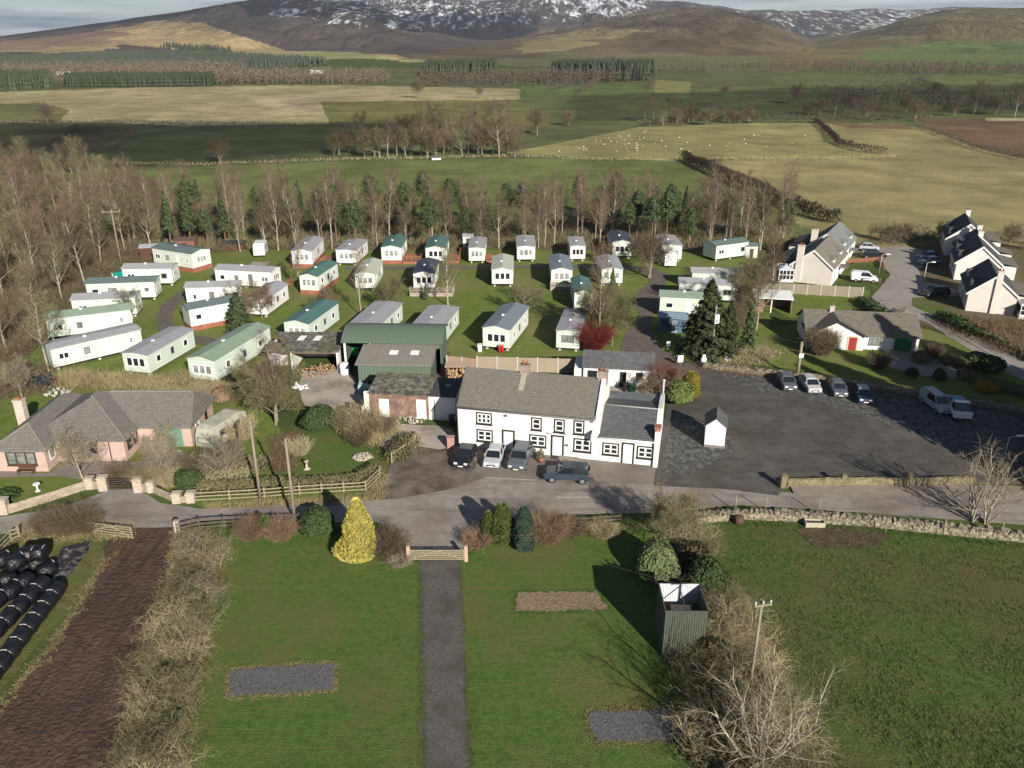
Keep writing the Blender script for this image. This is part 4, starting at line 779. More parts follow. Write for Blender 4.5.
def carport():
    o, a, L_ = fr((754, 312), (791, 314)); D = 3.6; t = empty('garage', o, a, 'open fronted brick garage with a flat white roof behind the bungalow garden', 'garage')
    m = MB(); m.box(0, 1.3, 0, .15, 0, 2.2); m.box(0, .15, .16, D, 0, 2.2); m.box(L_ - .15, L_, 0, D, 0, 2.2); m.box(.16, L_ - .16, D - .15, D, 0, 2.2); m.build('wall', brick, t)
    m = MB(); m.hull8([(-.2, -.3, 2.21), (L_ + .1, -.3, 2.21), (L_ + .1, D + .1, 2.4), (-.2, D + .1, 2.4)], [(-.2, -.3, 2.34), (L_ + .1, -.3, 2.34), (L_ + .1, D + .1, 2.53), (-.2, D + .1, 2.53)]); fixn(m.build('roof', whitep, t))
    m = MB(); m.box(2.3, 2.45, .0, .15, 0, 2.2); m.build('post', whitep, t)
carport()
def deck_building():
    o, a, L_ = fr((772, 268), (796, 270)); t = empty('decking', o, a, 'raised red brown timber decking beside the estate houses', 'decking'); m = MB(); m.box(0, L_, 0, 2.5, .7, .85); m.build('deck_floor', mat('red brown decking', (.30, .12, .07), (.22, .09, .05), 2), t); m = MB()
    for k in range(7): x = k * (L_ - .1) / 6; m.box(x, x + .1, 0, .1, 0, 1.7)
    for z in (1.1, 1.4, 1.65): m.box(0, L_, .02, .08, z, z + .07)
    m.build('railing', mat('red brown decking', (0, 0, 0)), t)
deck_building()
def enclosure():
    o = G(661.5, 657.5); w, d, h = 2.75, 2.9, 3.8; t = empty('metal_enclosure', Vector((o.x, o.y, 0)), R(-1), 'tall open topped corrugated metal enclosure at the edge of the east lawn', 'enclosure')
    cs = ribmat('corrugated grey green sheet', (.10, .115, .09), .35, .16, 0, wear=(.07, .08, .06)); cw = ribmat('corrugated white inner sheet', (.62, .66, .70), .7, .16, 0, wear=(.5, .53, .56)); csy = ribmat('corrugated side sheet', (.09, .10, .09), .5, .16, 1)
    m = MB(); m.box(0, w, 0, .04, 0, h); m.build('front_sheet', cs, t); m = MB(); m.box(0, w, d - .04, d, 0, h); m.build('back_sheet', cw, t)
    for x in (0, w - .04): m = MB(); m.box(x, x + .04, .045, d - .045, 0, h); m.build('side_sheet', csy, t)
    m = MB(); m.box(-.03, w + .03, -.05, .0, h - .07, h + .03); m.box(-.05, -.0, 0, d, h - .05, h + .03); m.bar((w * .5, .02, h - .2), (w * .5, d - .04, h - .2), .06); m.build('rim', mat('dark rim', (.07, .07, .065)), t)
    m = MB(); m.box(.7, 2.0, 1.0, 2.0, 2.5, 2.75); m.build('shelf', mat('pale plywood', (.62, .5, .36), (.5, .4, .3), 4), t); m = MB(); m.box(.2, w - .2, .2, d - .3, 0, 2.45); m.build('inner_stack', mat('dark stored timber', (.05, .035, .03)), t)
enclosure()
# ================================================================ caravans
cream = ribmat('pale green caravan panel', (.58, .66, .58), .9, .42, 2, rough=.5, wear=(.46, .51, .44))
ivory = ribmat('ivory caravan panel', (.64, .70, .635), .9, .42, 2, rough=.5, wear=(.57, .58, .52))
offw = ribmat('off white caravan panel', (.74, .74, .72), .9, .42, 2, rough=.5, wear=(.6, .6, .57))
bluew = mat('blue painted boards', (.10, .17, .25), (.08, .14, .2), 3)
WALLS = dict(c=cream, i=ivory, w=offw, b=bluew)
ROOFS = dict(g=ribmat('pale grey caravan roof', (.37, .38, .39), .9, .5, 1, rough=.5), l=ribmat('lilac grey caravan roof', (.36, .36, .385), .9, .5, 1, rough=.5), t=ribmat('teal green caravan roof', (.09, .19, .17), .85, .5, 1, rough=.5),
             n=ribmat('pale green caravan roof', (.27, .35, .27), .9, .5, 1, rough=.5), v=ribmat('navy caravan roof', (.07, .085, .12), .85, .5, 1, rough=.5), b=ribmat('blue grey caravan roof', (.20, .235, .28), .85, .5, 1, rough=.5), d=ribmat('dark teal caravan roof', (.14, .19, .185), .85, .5, 1, rough=.5), k=ribmat('beige green caravan roof', (.50, .52, .43), .9, .5, 1, rough=.5), s=ribmat('sky blue shed roof', (.22, .31, .38), .9, .5, 1))
redb = roofmat('red brick skirting', (.36, .13, .08), (.28, .10, .065), (.38, .2, .14), .12, mossamt=.65)
deckm = mat('stained decking', (.27, .10, .06), (.33, .15, .09), 3); deckg = mat('weathered decking', (.30, .25, .20), (.38, .33, .27), 3)
chas = mat('chassis', (.03, .03, .03)); blockm = mat('pale support block', (.5, .48, .44)); gasm = mat('orange gas bottle', (.55, .13, .03), rough=.4); gasr = mat('red gas bottle', (.5, .03, .03), rough=.4)
def caravan(p1, p2, depth, rf, wl, label, skirt=None, gable=True, bay=True, steps=0, gas=None, h=2.35, name='static_caravan', base=.5, cl='caravan', grp='static caravans on the site', wins=3):
    o, a, L_ = fr(p1, p2); t = empty(name, o, a, label, cl, grp); D = depth; end = D > L_; W = WALLS[wl]; E = base + h; RG = E + (.42 if gable else .2); ax = 'y' if end else 'x'
    prism(L_, D, E, RG, ax, base=base).build('body', W, t)
    roof(t, L_, D, E, RG, ROOFS[rf], ax, over=.14, ends=.2, th=.07)
    if skirt: m = MB(); m.box(-.05, L_ + .05, -.05, D + .05, 0, base - .01); m.build('skirting', {'r': redb, 'w': W, 'g': deckg}[skirt], t)
    else:
        m = MB(); m.box(.3, L_ - .3, .25, D - .25, .3, base - .01); m.build('chassis', chas, t)
        for x in (.3, L_ - .6): m = MB(); m.box(x, x + .3, .3, .6, 0, .3); m.build('support_block', blockm, t)
        if L_ > 6: m = MB(); m.box(L_ / 2 - .15, L_ / 2 + .15, .3, .6, 0, .3); m.build('support_block', blockm, t)
    f = frame_of('f', L_, D); z0 = base + .85
    if end:
        if bay:
            for k in (-1, 0, 1): window(t, f, L_ / 2 + k * min(.85, L_ * .25), z0 - .1, min(.72, L_ * .22), 1.05, None, whitep, glass if int(p1[0]) % 3 == 0 else cglass, bars=(0, 0), bw=.05)
        else: window(t, f, L_ / 2, z0, min(1.7, L_ * .5), .85, None, greyp, cglass, bars=(1, 0))
        for fc in ('r', 'l'):
            g = frame_of(fc, L_, D); n = wins
            for k in range(n): window(t, g, D * (k + .7) / (n + .4), z0, .8 if k % 2 == 0 else .5, .8, None, greyp if k == 1 else whitep, glass, bars=(0, 0), bw=.05)
    else:
        n = max(2, int(L_ / 2.3))
        for k in range(n):
            w = (1.15, .6, .8, .5, 1.0)[(k + int(abs(p1[0]))) % 5]
            x = L_ * (k + .5) / n
            if k == n // 2: door(t, f, x, .75, 1.9, whitep if wl != 'w' else greyp, None, z=base + .05); 
            else: window(t, f, x, z0, w, .75, None, greyp if k % 3 else whitep, cglass if k % 2 else glass, bars=(1 if w > 1 else 0, 0), bw=.06)
        g = frame_of('r', L_, D); window(t, g, D / 2, z0 - .1, min(2.0, D * .6), 1.0, None, whitep, cglass, bars=(2, 0), bw=.06)
    m = MB(); m.box(L_ * .4, L_ * .4 + .3, D * .4, D * .4 + .3, E + .25, RG + .2); m.build('roof_vent', whitep, t)
    if steps: m = MB(); m.box(L_ * .5 - .5, L_ * .5 + .5, -1.0, -.02, 0, .2); m.box(L_ * .5 - .5, L_ * .5 + .5, -.55, -.02, .2, .4); m.build('steps', blockm, t)
    if gas:
        gp = o + Vector((math.cos(a), math.sin(a), 0)) * gas[0] + Vector((-math.sin(a), math.cos(a), 0)) * gas[1]
        for k in range(2):
            m = MB(); m.lathe([(.02, 0), (.17, .02), (.17, .85), (.12, 1.0), (.05, 1.02), (.05, 1.15)], 10); b = m.build('gas_bottle', gasr if gas[2] == 'r' else gasm, None, gp + Vector((math.cos(a), math.sin(a), 0)) * .4 * k)
            tag(b, f"{'west' if k == 0 else 'east'} one of two red gas bottles by the {gas[3]}", 'gas bottle', 'gas bottles beside the caravans')
    return t, L_, D, o, a
def deck(car, x0, x1, y0, y1, label, m=None, base=.5):
    t0, L_, D, o, a = car; m_ = m or deckm
    t = empty('decking', o, a, label, 'decking', 'timber decks beside the caravans')
    q = MB(); q.box(x0, x1, y0, y1, base - .12, base); q.build('deck_floor', m_, t)
    q = MB(); q.box(x0 + .04, x1 - .04, y0 + .04, y0 + .08, .02, base - .12); q.build('fascia_board', m_, t)
    q = MB()
    for z in (base + .35, base + .65, base + .92): q.box(x0, x1, y0, y0 + .06, z, z + .08); q.box(x1 - .06, x1, y0 + .07, y1, z, z + .08)
    n = max(2, int((x1 - x0) / 1.1)); nn = max(2, int((y1 - y0) / 1.3))
    for k in range(n + 1): x = x0 + (x1 - x0 - .1) * k / n; q.box(x, x + .1, y0 - .03, y0 + .0, 0, base + 1.02)
    for k in range(1, nn + 1): y = y0 + (y1 - y0 - .1) * k / nn; q.box(x1, x1 + .04, y, y + .1, 0, base + 1.02)
    q.build('railing', m_, t)
CAR = {}
CAR[1] = caravan((55, 371.5), (144, 350), 3.3, 'g', 'c', 'long pale green caravan with grey roof, first of the west row by the forked tree', gable=False)
CAR[2] = caravan((50, 341), (134, 330.5), 3.3, 'n', 'c', 'long cream caravan with pale green roof, second of the west row', gas=None, h=2.6)
CAR[3] = caravan((75, 320), (138, 317), 3.4, 'g', 'c', 'pale green caravan behind a small bare tree, third of the west row', h=2.5)
CAR[4] = caravan((89, 302.5), (157, 300), 3.4, 'd', 'c', 'pale caravan with dark green grey roof, fourth of the west row', h=2.5)
CAR[5] = caravan((125, 286.5), (174, 286), 3.4, 'g', 'i', 'white caravan with a turquoise awning tent at its end', h=2.5)
CAR[6] = caravan((155, 266.5), (194, 273), 4.2, 'd', 'i', 'cream caravan raised on red brick skirting at the top of the west row', 'r', h=2.6, base=.8)
CAR[7] = caravan((217, 287), (273, 290), 3.4, 'l', 'w', 'long off-white caravan with lilac grey roof above the loop track', h=2.5)
CAR[8] = caravan((188, 308), (239, 306.5), 3.2, 'g', 'w', 'white caravan with pale roof and dark framed windows inside the loop track', h=2.7)
CAR[9] = caravan((192, 331.5), (243, 321.5), 3.2, 'd', 'i', 'white caravan on red brick skirting inside the loop track', 'r', h=2.5, base=.7)
CAR[10] = caravan((126, 374.5), (151, 377), 9.5, 'l', 'c', 'pale green caravan with lilac grey roof, end facing the pink bungalow', gable=False)
CAR[11] = caravan((191, 382), (218, 385), 12.5, 'n', 'c', 'long pale green caravan with green roof and bow fronted end beside the bonfire heap', h=2.6)
CAR[12] = caravan((286, 343), (311, 345), 9.5, 't', 'c', 'pale caravan with bright teal green roof behind the yard shed', h=2.5)
CAR[13] = caravan((352, 343), (381, 345), 9.5, 'l', 'c', 'grey roofed caravan behind the west end of the green barn', gable=False)
CAR[14] = caravan((411, 348), (442, 350), 9.5, 'l', 'c', 'grey roofed caravan behind the east end of the green barn', gable=False)
CAR[15] = caravan((483, 349.5), (510, 352), 10, 'b', 'i', 'blue grey roofed caravan behind the inn with red gas bottles', gas=(2.4, -.5, 'r', 'blue grey roofed caravan behind the inn'), h=2.6)
CAR[16] = caravan((556, 351), (579, 352.5), 9, 'l', 'c', 'flat roofed caravan beside the red dogwood bush', gable=False, bay=False)
CAR[17] = caravan((574, 311), (592, 311), 8, 't', 'i', 'dark teal roofed caravan half hidden by bare trees', bay=False)
CAR[18] = caravan((551, 288), (572, 288), 9, 'b', 'i', 'caravan with blue grey gabled roof on stilts in the middle row', bay=True, base=.7)
CAR[19] = caravan((492, 287), (513, 287), 9, 'k', 'i', 'cream caravan with ridged cream roof in the middle row', base=.55)
CAR[20] = caravan((517, 262), (535, 262), 8.5, 'g', 'w', 'white flat roofed caravan in the back row behind the cream ridged one', gable=False)
CAR[21] = caravan((570, 261.5), (585, 261.5), 7, 'g', 'w', 'small grey roofed caravan in the back row behind the stilted one', gable=False)
CAR[22] = caravan((612, 259), (631, 259), 8, 'v', 'c', 'dark blue roofed chalet with glazed verandah in the back row', base=.6, h=2.6)
CAR[23] = caravan((601, 286), (622, 286), 8, 'g', 'i', 'grey roofed caravan behind a small fir by the track bend')
CAR[24] = caravan((661, 262), (681, 262), 8, 'g', 'c', 'pale green caravan with a white touring caravan parked before it', gable=False, h=2.6)
CAR[25] = caravan((715, 262), (747, 257.5), 3.6, 'd', 'c', 'teal glazed caravan standing side on at the east end of the back row', h=2.5)
CAR[26] = caravan((691, 290), (741, 291), 3.4, 'g', 'c', 'upper caravan of the three stacked behind the dark fir', h=2.4)
CAR[27] = caravan((678, 301), (736, 304), 3.4, 'g', 'i', 'middle caravan of the three stacked behind the dark fir', h=2.4)
CAR[28] = caravan((659, 316), (716, 319), 3.4, 'n', 'c', 'lowest caravan of the three behind the dark fir, with green roof', h=2.5)
CAR[30] = caravan((337, 265.5), (357, 266), 8, 'l', 'w', 'plain white caravan with lilac grey roof in the back row', gable=False)
CAR[31] = caravan((382, 264), (402, 264), 8.5, 't', 'i', 'green roofed caravan on red skirting with a red deck in the back row', 'r', base=.7)
CAR[32] = caravan((426, 263.5), (446, 263.5), 8.5, 't', 'i', 'teal roofed caravan with wide dark front window in the back row')
CAR[33] = caravan((469, 263.5), (485, 263.5), 8, 'g', 'i', 'small grey roofed caravan next to red steps in the back row', gable=False)
CAR[34] = caravan((356, 291), (376, 291), 8.5, 'k', 'i', 'beige ridged caravan among bare trees in the middle row')
CAR[35] = caravan((414, 292), (435, 292), 8.5, 'v', 'w', 'navy roofed caravan with a fenced deck in the middle row', base=.7)
CAR[36] = caravan((293, 268), (313, 268), 10, 'l', 'w', 'grey roofed white caravan on brick skirting at the west end of the back row', 'r', base=.7)
CAR[37] = caravan((301, 294), (319, 295), 8.5, 't', 'i', 'pale caravan with dark green roof on red skirting, behind slender birches', 'r', base=.7)
CAR[40] = caravan((247, 317), (268, 318), 8, 'l', 'w', 'shabby off-white caravan hidden by the purple shrubs', bay=True)
deck(CAR[31], 3.8, 7.0, -.2, 6, 'red stained deck beside the green roofed back row caravan'); deck(CAR[32], 3.8, 6.0, 0, 6, 'brown deck beside the teal roofed back row caravan with dark front window')
deck(CAR[33], 3.1, 5.6, 0, 5, 'red stained steps and deck beside the small grey roofed caravan'); deck(CAR[35], -.4, 6.5, -2.6, -.1, 'weathered fenced deck before the navy roofed caravan', deckg, .6)
deck(CAR[36], 3.9, 6, 1, 7, 'brown deck beside the white caravan at the west end of the back row'); deck(CAR[7], 9.2, 12.0, -1.0, 3, 'red stained deck at the end of the long off-white caravan')
deck(CAR[6], 6.5, 9.0, .3, 4, 'red stained deck behind the brick skirted west row caravan'); deck(CAR[18], -.2, 4.0, -1.6, -.05, 'weathered stilted deck before the blue grey gabled caravan', deckg, .7)
# turquoise awning tent
m = MB(); o, a, L_ = fr((113.5, 284), (125, 285)); m.add([(0, 0, 0), (L_, 0, 0), (L_, 2.6, 0), (0, 2.6, 0), (.1, .1, 1.8), (L_, .05, 2.35), (L_, 2.55, 2.35), (.1, 2.5, 1.8)], [(3, 2, 1, 0), (4, 5, 6, 7), (0, 1, 5, 4), (1, 2, 6, 5), (2, 3, 7, 6), (3, 0, 4, 7)])
t = empty('awning_tent', o, a, 'turquoise awning tent at the end of the white west row caravan', 'tent'); m.build('canvas', mat('turquoise canvas', (.01, .30, .23), (.01, .24, .19), 2), t); m = MB(); m.tube((.05, .05, 0), (.05, .05, 1.9), .04, .04); m.build('pole', whitep, t)
# touring caravans
def tourer(p, ang, L_, label, m_=None, grimy=False):
    o = G(*p); t = empty('touring_caravan', o, ang, label, 'touring caravan', 'touring caravans'); W_ = 2.2; m_ = m_ or whitep
    prof = [(0, .45), (0, 1.5), (.35, 2.35), (.9, 2.55), (L_ - .9, 2.55), (L_ - .25, 2.3), (L_, 1.4), (L_, .45)]; n = len(prof)
    mb = MB(); mb.add([(0, y, z) for y, z in prof] + [(.06, y, z) for y, z in prof] + [(W_ - .06, y, z) for y, z in prof] + [(W_, y, z) for y, z in prof], [])
    vs = [(0 + .08, y, z - .05) for y, z in prof] + [(.14, y, z) for y, z in prof] + [(W_ - .14, y, z) for y, z in prof] + [(W_ - .08, y, z - .05) for y, z in prof]
    mb = MB(); fs = [tuple(range(n)), tuple(range(3 * n, 4 * n))[::-1]]
    for r in range(3): fs += [(r * n + i, r * n + (i + 1) % n, (r + 1) * n + (i + 1) % n, (r + 1) * n + i) for i in range(n)]
    mb.add(vs, fs); fixn(mb.build('body', m_, t))
    f = lambda a_, q, z: (a_, -q + .02, z); window(t, f, W_ / 2, .95, 1.5, .5, None, greyp, glass, bars=(0, 0), bw=.03)
    g = lambda a_, q, z: (W_ - .08 + q, a_, z)
    for k in range(2): window(t, g, L_ * (.3 + .4 * k), 1.3, .9, .55, None, greyp, glass, bars=(0, 0), bw=.03)
    for x in (.1, W_ - .3): w = MB(); w.tube((x, L_ / 2, .33), (x + .2, L_ / 2, .33), .33, .33, 14); w.build('wheel', chas, t)
    w = MB(); w.bar((W_ / 2, .1, .42), (W_ / 2, -1.1, .42), .1); w.build('hitch', greyp, t); return t
tourer((253.5, 258), R(8), 4.6, 'small white touring caravan on a pale pad in front of the birches', offw)
tourer((664, 268), R(-3), 4.6, 'white touring caravan parked in front of a pale green back row caravan')
tourer((196.5, 450), R(-20), 5.6, 'grimy white touring caravan beside the pink bungalow', mat('mossy caravan shell', (.50, .49, .42), (.30, .31, .24), 1.4, rough=.7, detail=10))
# blue summer house
o, a, L_ = fr((658, 331.5), (685, 333.5)); t = empty('summer_house', o, a, 'dark blue painted summer house below the green roofed caravan by the fir', 'summer house'); prism(L_, 2.6, 2.1, 2.35).build('wall', bluew, t); roof(t, L_, 2.6, 2.1, 2.4, ROOFS['s'], over=.25)
for x in (.9, 3.5): window(t, frame_of('f', L_, 2.6), x, .9, .7, .8, None, bluew, glass)
door(t, frame_of('f', L_, 2.6), 2.2, .7, 1.8, mat('pale blue door', (.3, .4, .5)), None)
# small white sheds and bits at the back
def shed(p, w, d, h, ang, wm, rm, label):
    t = empty('garden_shed', G(*p), ang, label, 'shed', 'small garden sheds'); prism(w, d, h, h + .35, 'x').build('wall', wm, t); roof(t, w, d, h, h + .35, rm, over=.12); door(t, frame_of('f', w, d), w / 2, .7, min(1.7, h - .1), brownp, None); return t
shed((141, 260), 3.2, 2.6, 2.2, R(10), brownp, ROOFS['g'], 'brown open shed under the trees above the west row'); shed((176, 252), 3.6, 3, 2.1, R(5), mat('reddish shed boards', (.2, .1, .075)), mat('shed felt', (.11, .075, .065)), 'reddish brown shed behind the brick skirted caravan')
shed((222, 250), 4.2, 2, 1.2, 0, brownp, mat('black felt', (.03, .03, .035)), 'long low dark store among the birches'); shed((463, 247), 2, 2, 2, 0, offw, ROOFS['g'], 'small white shed under the birches by the small grey roofed caravan')
shed((57, 366), 1.2, 1.2, 1.7, R(20), mat('green shed', (.12, .2, .15)), ROOFS['g'], 'small green shed at the end of the first west row caravan'); shed((766, 281), 3, 2.4, 1.9, R(-5), brownp, slate_dark, 'dark shed beside the estate conservatory')
shed((745, 258), 2.2, 2.4, 2.2, 0, cream, ROOFS['d'], 'pale green porch shed at the end of the side-on teal glazed caravan')

# ================================================================ vehicles
tyre = mat('tyre', (.02, .02, .02), rough=.9); rim = mat('wheel rim', (.35, .36, .37), rough=.35, metal=.6); carglass = mat('car glass', (.015, .02, .025), rough=.05, spec=.9); lampm = mat('headlight', (.75, .76, .78), rough=.15); redl = mat('tail light', (.45, .02, .02), rough=.3); plw = mat('white plate', (.75, .75, .72)); ply = mat('yellow plate', (.7, .55, .05))
def paint(n, c): return mat('paint ' + n, c, rough=.3, spec=.6)
PROF = {  # side silhouettes: lower body, and glasshouse as (x, z) from the nose (x=0)
    'hatch': (4.0, 1.72, [(0, .32), (.02, .62), (.15, .78), (1.05, .95), (3.75, 1.0), (3.95, .85), (4.0, .35)], [(.95, .93), (1.7, 1.42), (3.2, 1.46), (3.85, .98)], .30),
    'suv': (4.45, 1.85, [(0, .38), (.02, .75), (.2, .95), (1.2, 1.08), (4.2, 1.12), (4.4, .95), (4.45, .4)], [(1.1, 1.06), (1.75, 1.62), (3.9, 1.66), (4.33, 1.1)], .36),
    'van': (4.5, 1.85, [(0, .38), (.02, .75), (.2, .95), (1.0, 1.12), (4.45, 1.2), (4.5, 1.1), (4.5, .4)], [(.9, 1.1), (1.6, 1.78), (1.9, 1.84), (4.42, 1.84), (4.48, 1.18)], .33),
}
def car(p, ang, kind, body, label, van_sides=False, name='parked_car', z=None, white_roof=None, cat='car', grp='parked cars'):
    """nose points along local -x ... the car lies along x from 0 (nose) to its tail, centred on p"""
    L_, W_, lo, up, wr = PROF[kind]; o = G(*p); t = empty(name, o, ang, label, cat, grp); h = L_ / 2; w = W_ / 2
    n = len(lo); vs = []; fs = []; t.scale = (.93, .93, .95) if kind != 'suv' else (.97, .95, .95)
    for y, k, dz in ((-w, .965, .04), (-w * .93, 1, 0), (w * .93, 1, 0), (w, .965, .04)):
        for x, zz in lo: vs.append(((x - h) * k, y * (1 if abs(zz) < .9 else .97), zz - (dz if zz > .5 else -dz)))
    fs = [tuple(range(n)), tuple(range(3 * n, 4 * n))[::-1]]
    for r in range(3): fs += [(r * n + i, r * n + (i + 1) % n, (r + 1) * n + (i + 1) % n, (r + 1) * n + i) for i in range(n)]
    m = MB(); m.add(vs, fs); b = fixn(m.build('body', body, t))
    # glasshouse
    m = MB(); n = len(up); vs = []
    def yy(z, s): q = (z - up[0][1]) / (max(u[1] for u in up) - up[0][1]); return s * w * (.93 - .17 * q)
    for s in (-1, 1): vs += [(x - h, yy(zz, s), zz) for x, zz in up]
    m.add(vs, [tuple(range(n)), tuple(range(n, 2 * n))[::-1]] + [(i, i + n, (i + 1) % n + n, (i + 1) % n) for i in range(n)]); fixn(m.build('glasshouse', carglass, t))
    zt = max(u[1] for u in up); xs = [u[0] for u in up if u[1] > zt - .08]; m = MB(); x0, x1 = min(xs) - h, max(xs) - h; y_ = w * .76
    m.hull8([(x0 - .08, -y_ - .03, zt - .09), (x1 + .06, -y_ - .03, zt - .06), (x1 + .06, y_ + .03, zt - .06), (x0 - .08, y_ + .03, zt - .09)], [(x0 + .1, -y_ + .1, zt + .035), (x1 - .1, -y_ + .1, zt + .045), (x1 - .1, y_ - .1, zt + .045), (x0 + .1, y_ - .1, zt + .035)]); m.build('car_roof', white_roof or body, t)
    m = MB()
    for s in (-1, 1):
        zb = up[0][1]; P = lambda x, zz: (x - h, yy(zz, s) * 1.012, zz)
        segs = [(up[0], up[1]), (up[-1], up[-2])]; mid = (up[1][0] + up[-2][0]) / 2
        for q0, q1 in segs: m.bar(P(*q0), P(*q1), .09, .07)
        m.bar(P(mid + .1, zb + .03), P(mid, zt - .04), .09, .05)
        if kind == 'van' or van_sides:
            a_ = P(mid, zb + .02); c_ = P(up[-1][0] - .02, zb + .06); e_ = P(up[-2][0] - .03, zt - .04); g_ = P(mid - .1, zt - .04); m.add([a_, c_, e_, g_] + [(x, y + s * .03, z) for x, y, z in (a_, c_, e_, g_)], [(0, 1, 2, 3), (7, 6, 5, 4), (0, 4, 5, 1), (1, 5, 6, 2), (2, 6, 7, 3), (3, 7, 4, 0)])
    if kind == 'van':
        m.box(up[-1][0] - h - .05, up[-1][0] - h + .02, -w * .85, w * .85, 1.1, zt - .1)
    m.build('pillar_frame', body, t)
    for x in (-h + .78, h - .8):
        for s in (-1, 1):
            m = MB(); m.tube((x, s * (w - .2), wr), (x, s * (w + .015), wr), wr, wr, 16); wo = m.build('wheel', tyre, t); m = MB(); m.tube((x, s * (w + .016), wr), (x, s * (w + .03), wr), wr * .62, wr * .58, 12); m.build('rim', rim, wo)
    for s in (-1, 1):
        m = MB(); m.box(-h - .005, -h + .22, s * w * .62 - .17, s * w * .62 + .17, .6, .76); m.build('headlight', lampm, t)
        m = MB(); m.box(h - .12, h + .005, s * w * .72 - .12, s * w * .72 + .12, .72, .98); m.build('tail_light', redl, t)
        m = MB(); m.box(-h + 1.22, -h + 1.4, s * (w + .02) - .08, s * (w + .02) + .08, .98, 1.1); m.build('wing_mirror', body, t)
    m = MB(); m.box(-h - .02, -h + .03, -.45, .45, .42, .56); m.build('grille', chas, t); m = MB(); m.box(-h - .03, -h - .02, -.26, .26, .36, .47); m.build('number_plate', plw, t); m = MB(); m.box(h, h + .02, -.26, .26, .5, .61); m.build('number_plate', ply, t)
    return t
DEG = R
blk = paint('black', (.012, .013, .018)); silv = paint('silver', (.42, .43, .45)); grey = paint('dark grey', (.09, .10, .12)); wht = paint('white', (.75, .75, .75)); blu = paint('slate blue', (.035, .05, .07)); lgrey = paint('pale blue grey', (.30, .33, .37))
# ang: direction of the tail; a car whose nose faces the camera has its tail pointing away (+y)
car((465.5, 461), R(78), 'hatch', blk, 'black hatchback parked nose out at the inn, beside the muddy apron')
car((494.5, 461), R(80), 'hatch', silv, 'silver hatchback parked between the black and the dark grey cars at the inn')
car((520.5, 462.5), R(77), 'suv', grey, 'dark grey estate car parked nose out in front of the inn')
car((567.5, 479.5), R(-6), 'suv', blu, 'slate blue car stopped at the roadside beside the picnic table', name='car')
car((786, 386), R(88), 'hatch', grey, 'dark grey car at the west end of the row by the stone wall', grp='cars parked along the stone wall'); car((809.5, 388.5), R(90), 'hatch', silv, 'silver car second from the west end of the row by the stone wall', grp='cars parked along the stone wall')
car((836.5, 392.5), R(84), 'hatch', grey, 'grey car between the silver and navy cars by the stone wall', grp='cars parked along the stone wall'); car((862, 399), R(80), 'hatch', paint('navy', (.03, .05, .10)), 'navy car at the east end of the row by the stone wall', white_roof=lgrey, grp='cars parked along the stone wall')
car((863.5, 281.5), R(166), 'van', wht, 'white panel van parked outside the west estate houses', name='panel_van', cat='van'); car((873, 258), R(170), 'suv', blk, 'black car parked at the end of the estate road by the low fence', grp='cars on the estate'); car((868, 250), R(170), 'hatch', silv, 'silver car half hidden beside the pale slated estate house', grp='cars on the estate')
car((934, 296), R(4), 'suv', blk, 'black estate car in the shade of the terrace conservatory end', grp='cars on the estate'); car((927, 259), R(12), 'hatch', paint('blue', (.06, .12, .28)), 'blue car in the terrace shade, behind the pale one', grp='cars on the estate'); car((929, 264), R(12), 'hatch', lgrey, 'pale blue grey car in the terrace shade', grp='cars on the estate')
car((245, 338), R(4), 'hatch', paint('grey blue', (.16, .21, .26)), 'grey blue car behind the long green roofed caravan', grp='cars in the caravan site'); car((41, 388), R(15), 'hatch', blk, 'black car in the garden behind the pink bungalow', grp='cars in the caravan site')
car((935, 408), R(96), 'van', lgrey, 'pale grey van in deep shade at the east end of the car park', name='panel_van', cat='van')
def pickup(p, ang, label):
    o = G(*p); t = empty('pickup_truck', o, ang, label, 'truck'); w = .92
    m = MB(); m.hull8([(-2.3, -w, .4), (-.6, -w, .4), (-.6, w, .4), (-2.3, w, .4)], [(-2.25, -w, 1.0), (-.6, -w, 1.15), (-.6, w, 1.15), (-2.25, w, 1.0)]); m.build('cab', wht, t)
    m = MB(); m.hull8([(-1.9, -w + .05, 1.0), (-.65, -w + .05, 1.15), (-.65, w - .05, 1.15), (-1.9, w - .05, 1.0)], [(-1.35, -w + .18, 1.75), (-.68, -w + .18, 1.78), (-.68, w - .18, 1.78), (-1.35, w - .18, 1.75)]); m.build('cab_glass', carglass, t); m = MB(); m.box(-1.35, -.66, -w + .16, w - .16, 1.78, 1.84); m.build('cab_roof', wht, t)
    m = MB(); m.box(-.55, 2.3, -w, w, .65, .75); m.box(-.55, 2.3, -w, -w + .05, .75, 1.15); m.box(-.55, 2.3, w - .05, w, .75, 1.15); m.box(2.25, 2.3, -w + .05, w - .05, .75, 1.15); m.box(-.55, -.5, -w + .05, w - .05, .75, 1.7); m.build('flatbed', wht, t)
    m = MB(); m.hull8([(-.3, -.7, .76), (1.9, -.7, .76), (1.9, .7, .76), (-.3, .7, .76)], [(-.1, -.5, 1.5), (1.4, -.55, 1.3), (1.5, .5, 1.35), (0, .5, 1.55)]); l = m.build('tarpaulin', mat('blue tarpaulin', (.05, .22, .45), (.1, .35, .6), 4), None); l.location = o; l.rotation_euler = (0, 0, ang); tag(l, 'blue tarpaulin bundle lying on the flatbed truck', 'tarpaulin')
    for x in (-1.65, 1.5):
        for s in (-1, 1): m = MB(); m.tube((x, s * (w - .2), .34), (x, s * (w + .01), .34), .34, .34, 14); m.build('wheel', tyre, t)
    for s in (-1, 1): m = MB(); m.box(-2.32, -2.28, s * .65 - .13, s * .65 + .13, .65, .8); m.build('headlight', lampm, t)
pickup((956, 413), R(78), 'white flatbed pickup truck with a blue load, in deep shade')
